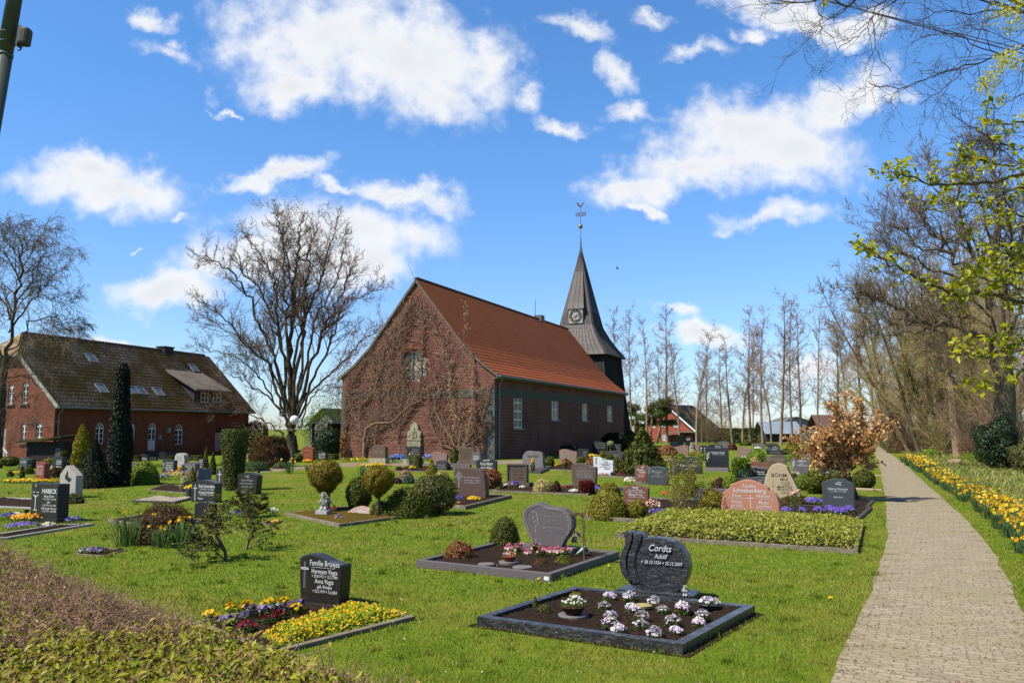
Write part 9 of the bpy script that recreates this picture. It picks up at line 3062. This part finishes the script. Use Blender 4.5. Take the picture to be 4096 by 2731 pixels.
# bits of leaf and twig strewn over the paving
rg = np.random.default_rng(72)
n = 9000
k = (rg.random(n) ** 1.5 * 60).astype(int)
f = rg.random(n)
edge = rg.random(n) < .4
f = np.where(edge, np.where(rg.random(n) < .5, rg.random(n) * .07, 1 - rg.random(n) * .07), f)
Q = pl[k] * (1 - f)[:, None] + pr[k] * f[:, None] + rg.normal(0, .08, (n, 2))
Vd, Fd = leaf_arrays(np.stack([Q[:, 0], Q[:, 1], np.full(n, .016)], 1), np.tile([0, 0, 3.0], (n, 1)), .024, .35, rg, .25, .6)
tag(mesh_np('leaf_litter', Vd, [Fd], leafmat('litter', [lin(120, 88, 58), lin(160, 128, 88), lin(92, 70, 50), lin(190, 170, 130)], .1, .8, .1)), 'scattered dry leaf bits lying on the paved path', 'leaf litter', kind='stuff')
# daisies and dandelions in the lawn
n = 170
y = 5 * (30 / 5) ** rg.random(n)
x = rg.uniform(-.5, .32, n) * y
Vd, Fd = disc_arrays(np.stack([x, y, np.full(n, .05)], 1), np.tile([0, -.2, 1.0], (n, 1)), .008, 6, rg, .1)
tag(mesh_np('daisies', Vd, [Fd], PT['white']), 'tiny white daisies sprinkled in the lawn', 'flowers', kind='stuff')
for i, (sx, sy) in enumerate(((2436, 2276), (3318, 2405), (2160, 2330), (1262, 1820))):
 if i == 3:
  continue
 x, y, z = gxy(sx, sy, 0)
 flowers(['yellow pansy sown in the grass between the two granite borders', 'single yellow dandelion in the lawn beside the path', 'orange pansies growing in the grass below the border corner'][i], x, y, .02, .08, .06, .05, 'yellow', 5, .014, name='lawn_flower')
# soil rim round the polished border
ring = [np.array(q_) for q_ in RC]
cen = sum(ring) / 4
o_ = [q_ + (q_ - cen) / np.linalg.norm(q_ - cen) * .12 for q_ in ring]
mb = MB()
for i in range(4):
 j = (i + 1) % 4
 mb.add([(ring[i][0], ring[i][1], .006), (ring[j][0], ring[j][1], .006), (o_[j][0], o_[j][1], .005), (o_[i][0], o_[i][1], .005)], [(0, 3, 2, 1)])
tag(mb.build('soil_rim', SOIL), kind='structure')
# ------------------------------------------------------------------ all inscriptions, turned into meshes in one go
jobs = []
for root, rows, mt, w in TEXTQ:
 for r_ in rows:
  s, size, x, z = r_[:4]
  sxq = r_[5] if len(r_) > 5 else 1.0
  bold = r_[6] if len(r_) > 6 else 0.0
  shear = r_[7] if len(r_) > 7 else 0.0
  ext = r_[8] if len(r_) > 8 else .0025
  cu = bpy.data.curves.new('inscription', 'FONT')
  cu.body = s
  cu.size = size * 1.25
  cu.align_x = 'CENTER'
  cu.extrude = ext
  cu.offset = bold * size
  cu.shear = shear
  cu.resolution_u = 2
  ob = bpy.data.objects.new('inscription', cu)
  COL.objects.link(ob)
  jobs.append((ob, root, x, z, sxq, ext, mt))
bpy.context.view_layer.update()
dg = bpy.context.evaluated_depsgraph_get()
byroot = {}
for ob, root, x, z, sxq, ext, mt in jobs:
 me = bpy.data.meshes.new_from_object(ob.evaluated_get(dg))
 M_ = Matrix.Translation((x, -.001 - ext * .6, z)) @ Matrix.Rotation(math.pi / 2, 4, 'X') @ Matrix.Diagonal((sxq, 1, 1, 1))
 me.transform(M_)
 byroot.setdefault(root.name, (root, mt, []))[2].append(me)
for ob, *_ in jobs:
 cu = ob.data
 bpy.data.objects.remove(ob, do_unlink=True)
 bpy.data.curves.remove(cu)
for root, mt, ms in byroot.values():
 bm = bmesh.new()
 for me in ms:
  bm.from_mesh(me)
  bpy.data.meshes.remove(me)
 me = bpy.data.meshes.new('inscription')
 bm.to_mesh(me)
 bm.free()
 me.materials.clear()
 me.materials.append(mt)
 for p_ in me.polygons:
  p_.material_index = 0
 link(bpy.data.objects.new('inscription', me), root)
# the year on the weathervane
cu = bpy.data.curves.new('year', 'FONT')
cu.body = '18 03'
cu.size = .62
cu.align_x = 'CENTER'
cu.extrude = .015
cu.offset = .02
ob = bpy.data.objects.new('year', cu)
COL.objects.link(ob)
bpy.context.view_layer.update()
me = bpy.data.meshes.new_from_object(ob.evaluated_get(bpy.context.evaluated_depsgraph_get()))
bpy.data.objects.remove(ob, do_unlink=True)
me.transform(Matrix.Translation((0, 0, 27.24)) @ Matrix.Rotation(math.pi / 2, 4, 'X'))
me.materials.clear()
me.materials.append(bpy.data.materials['iron'])
link(bpy.data.objects.new('year', me), fin)
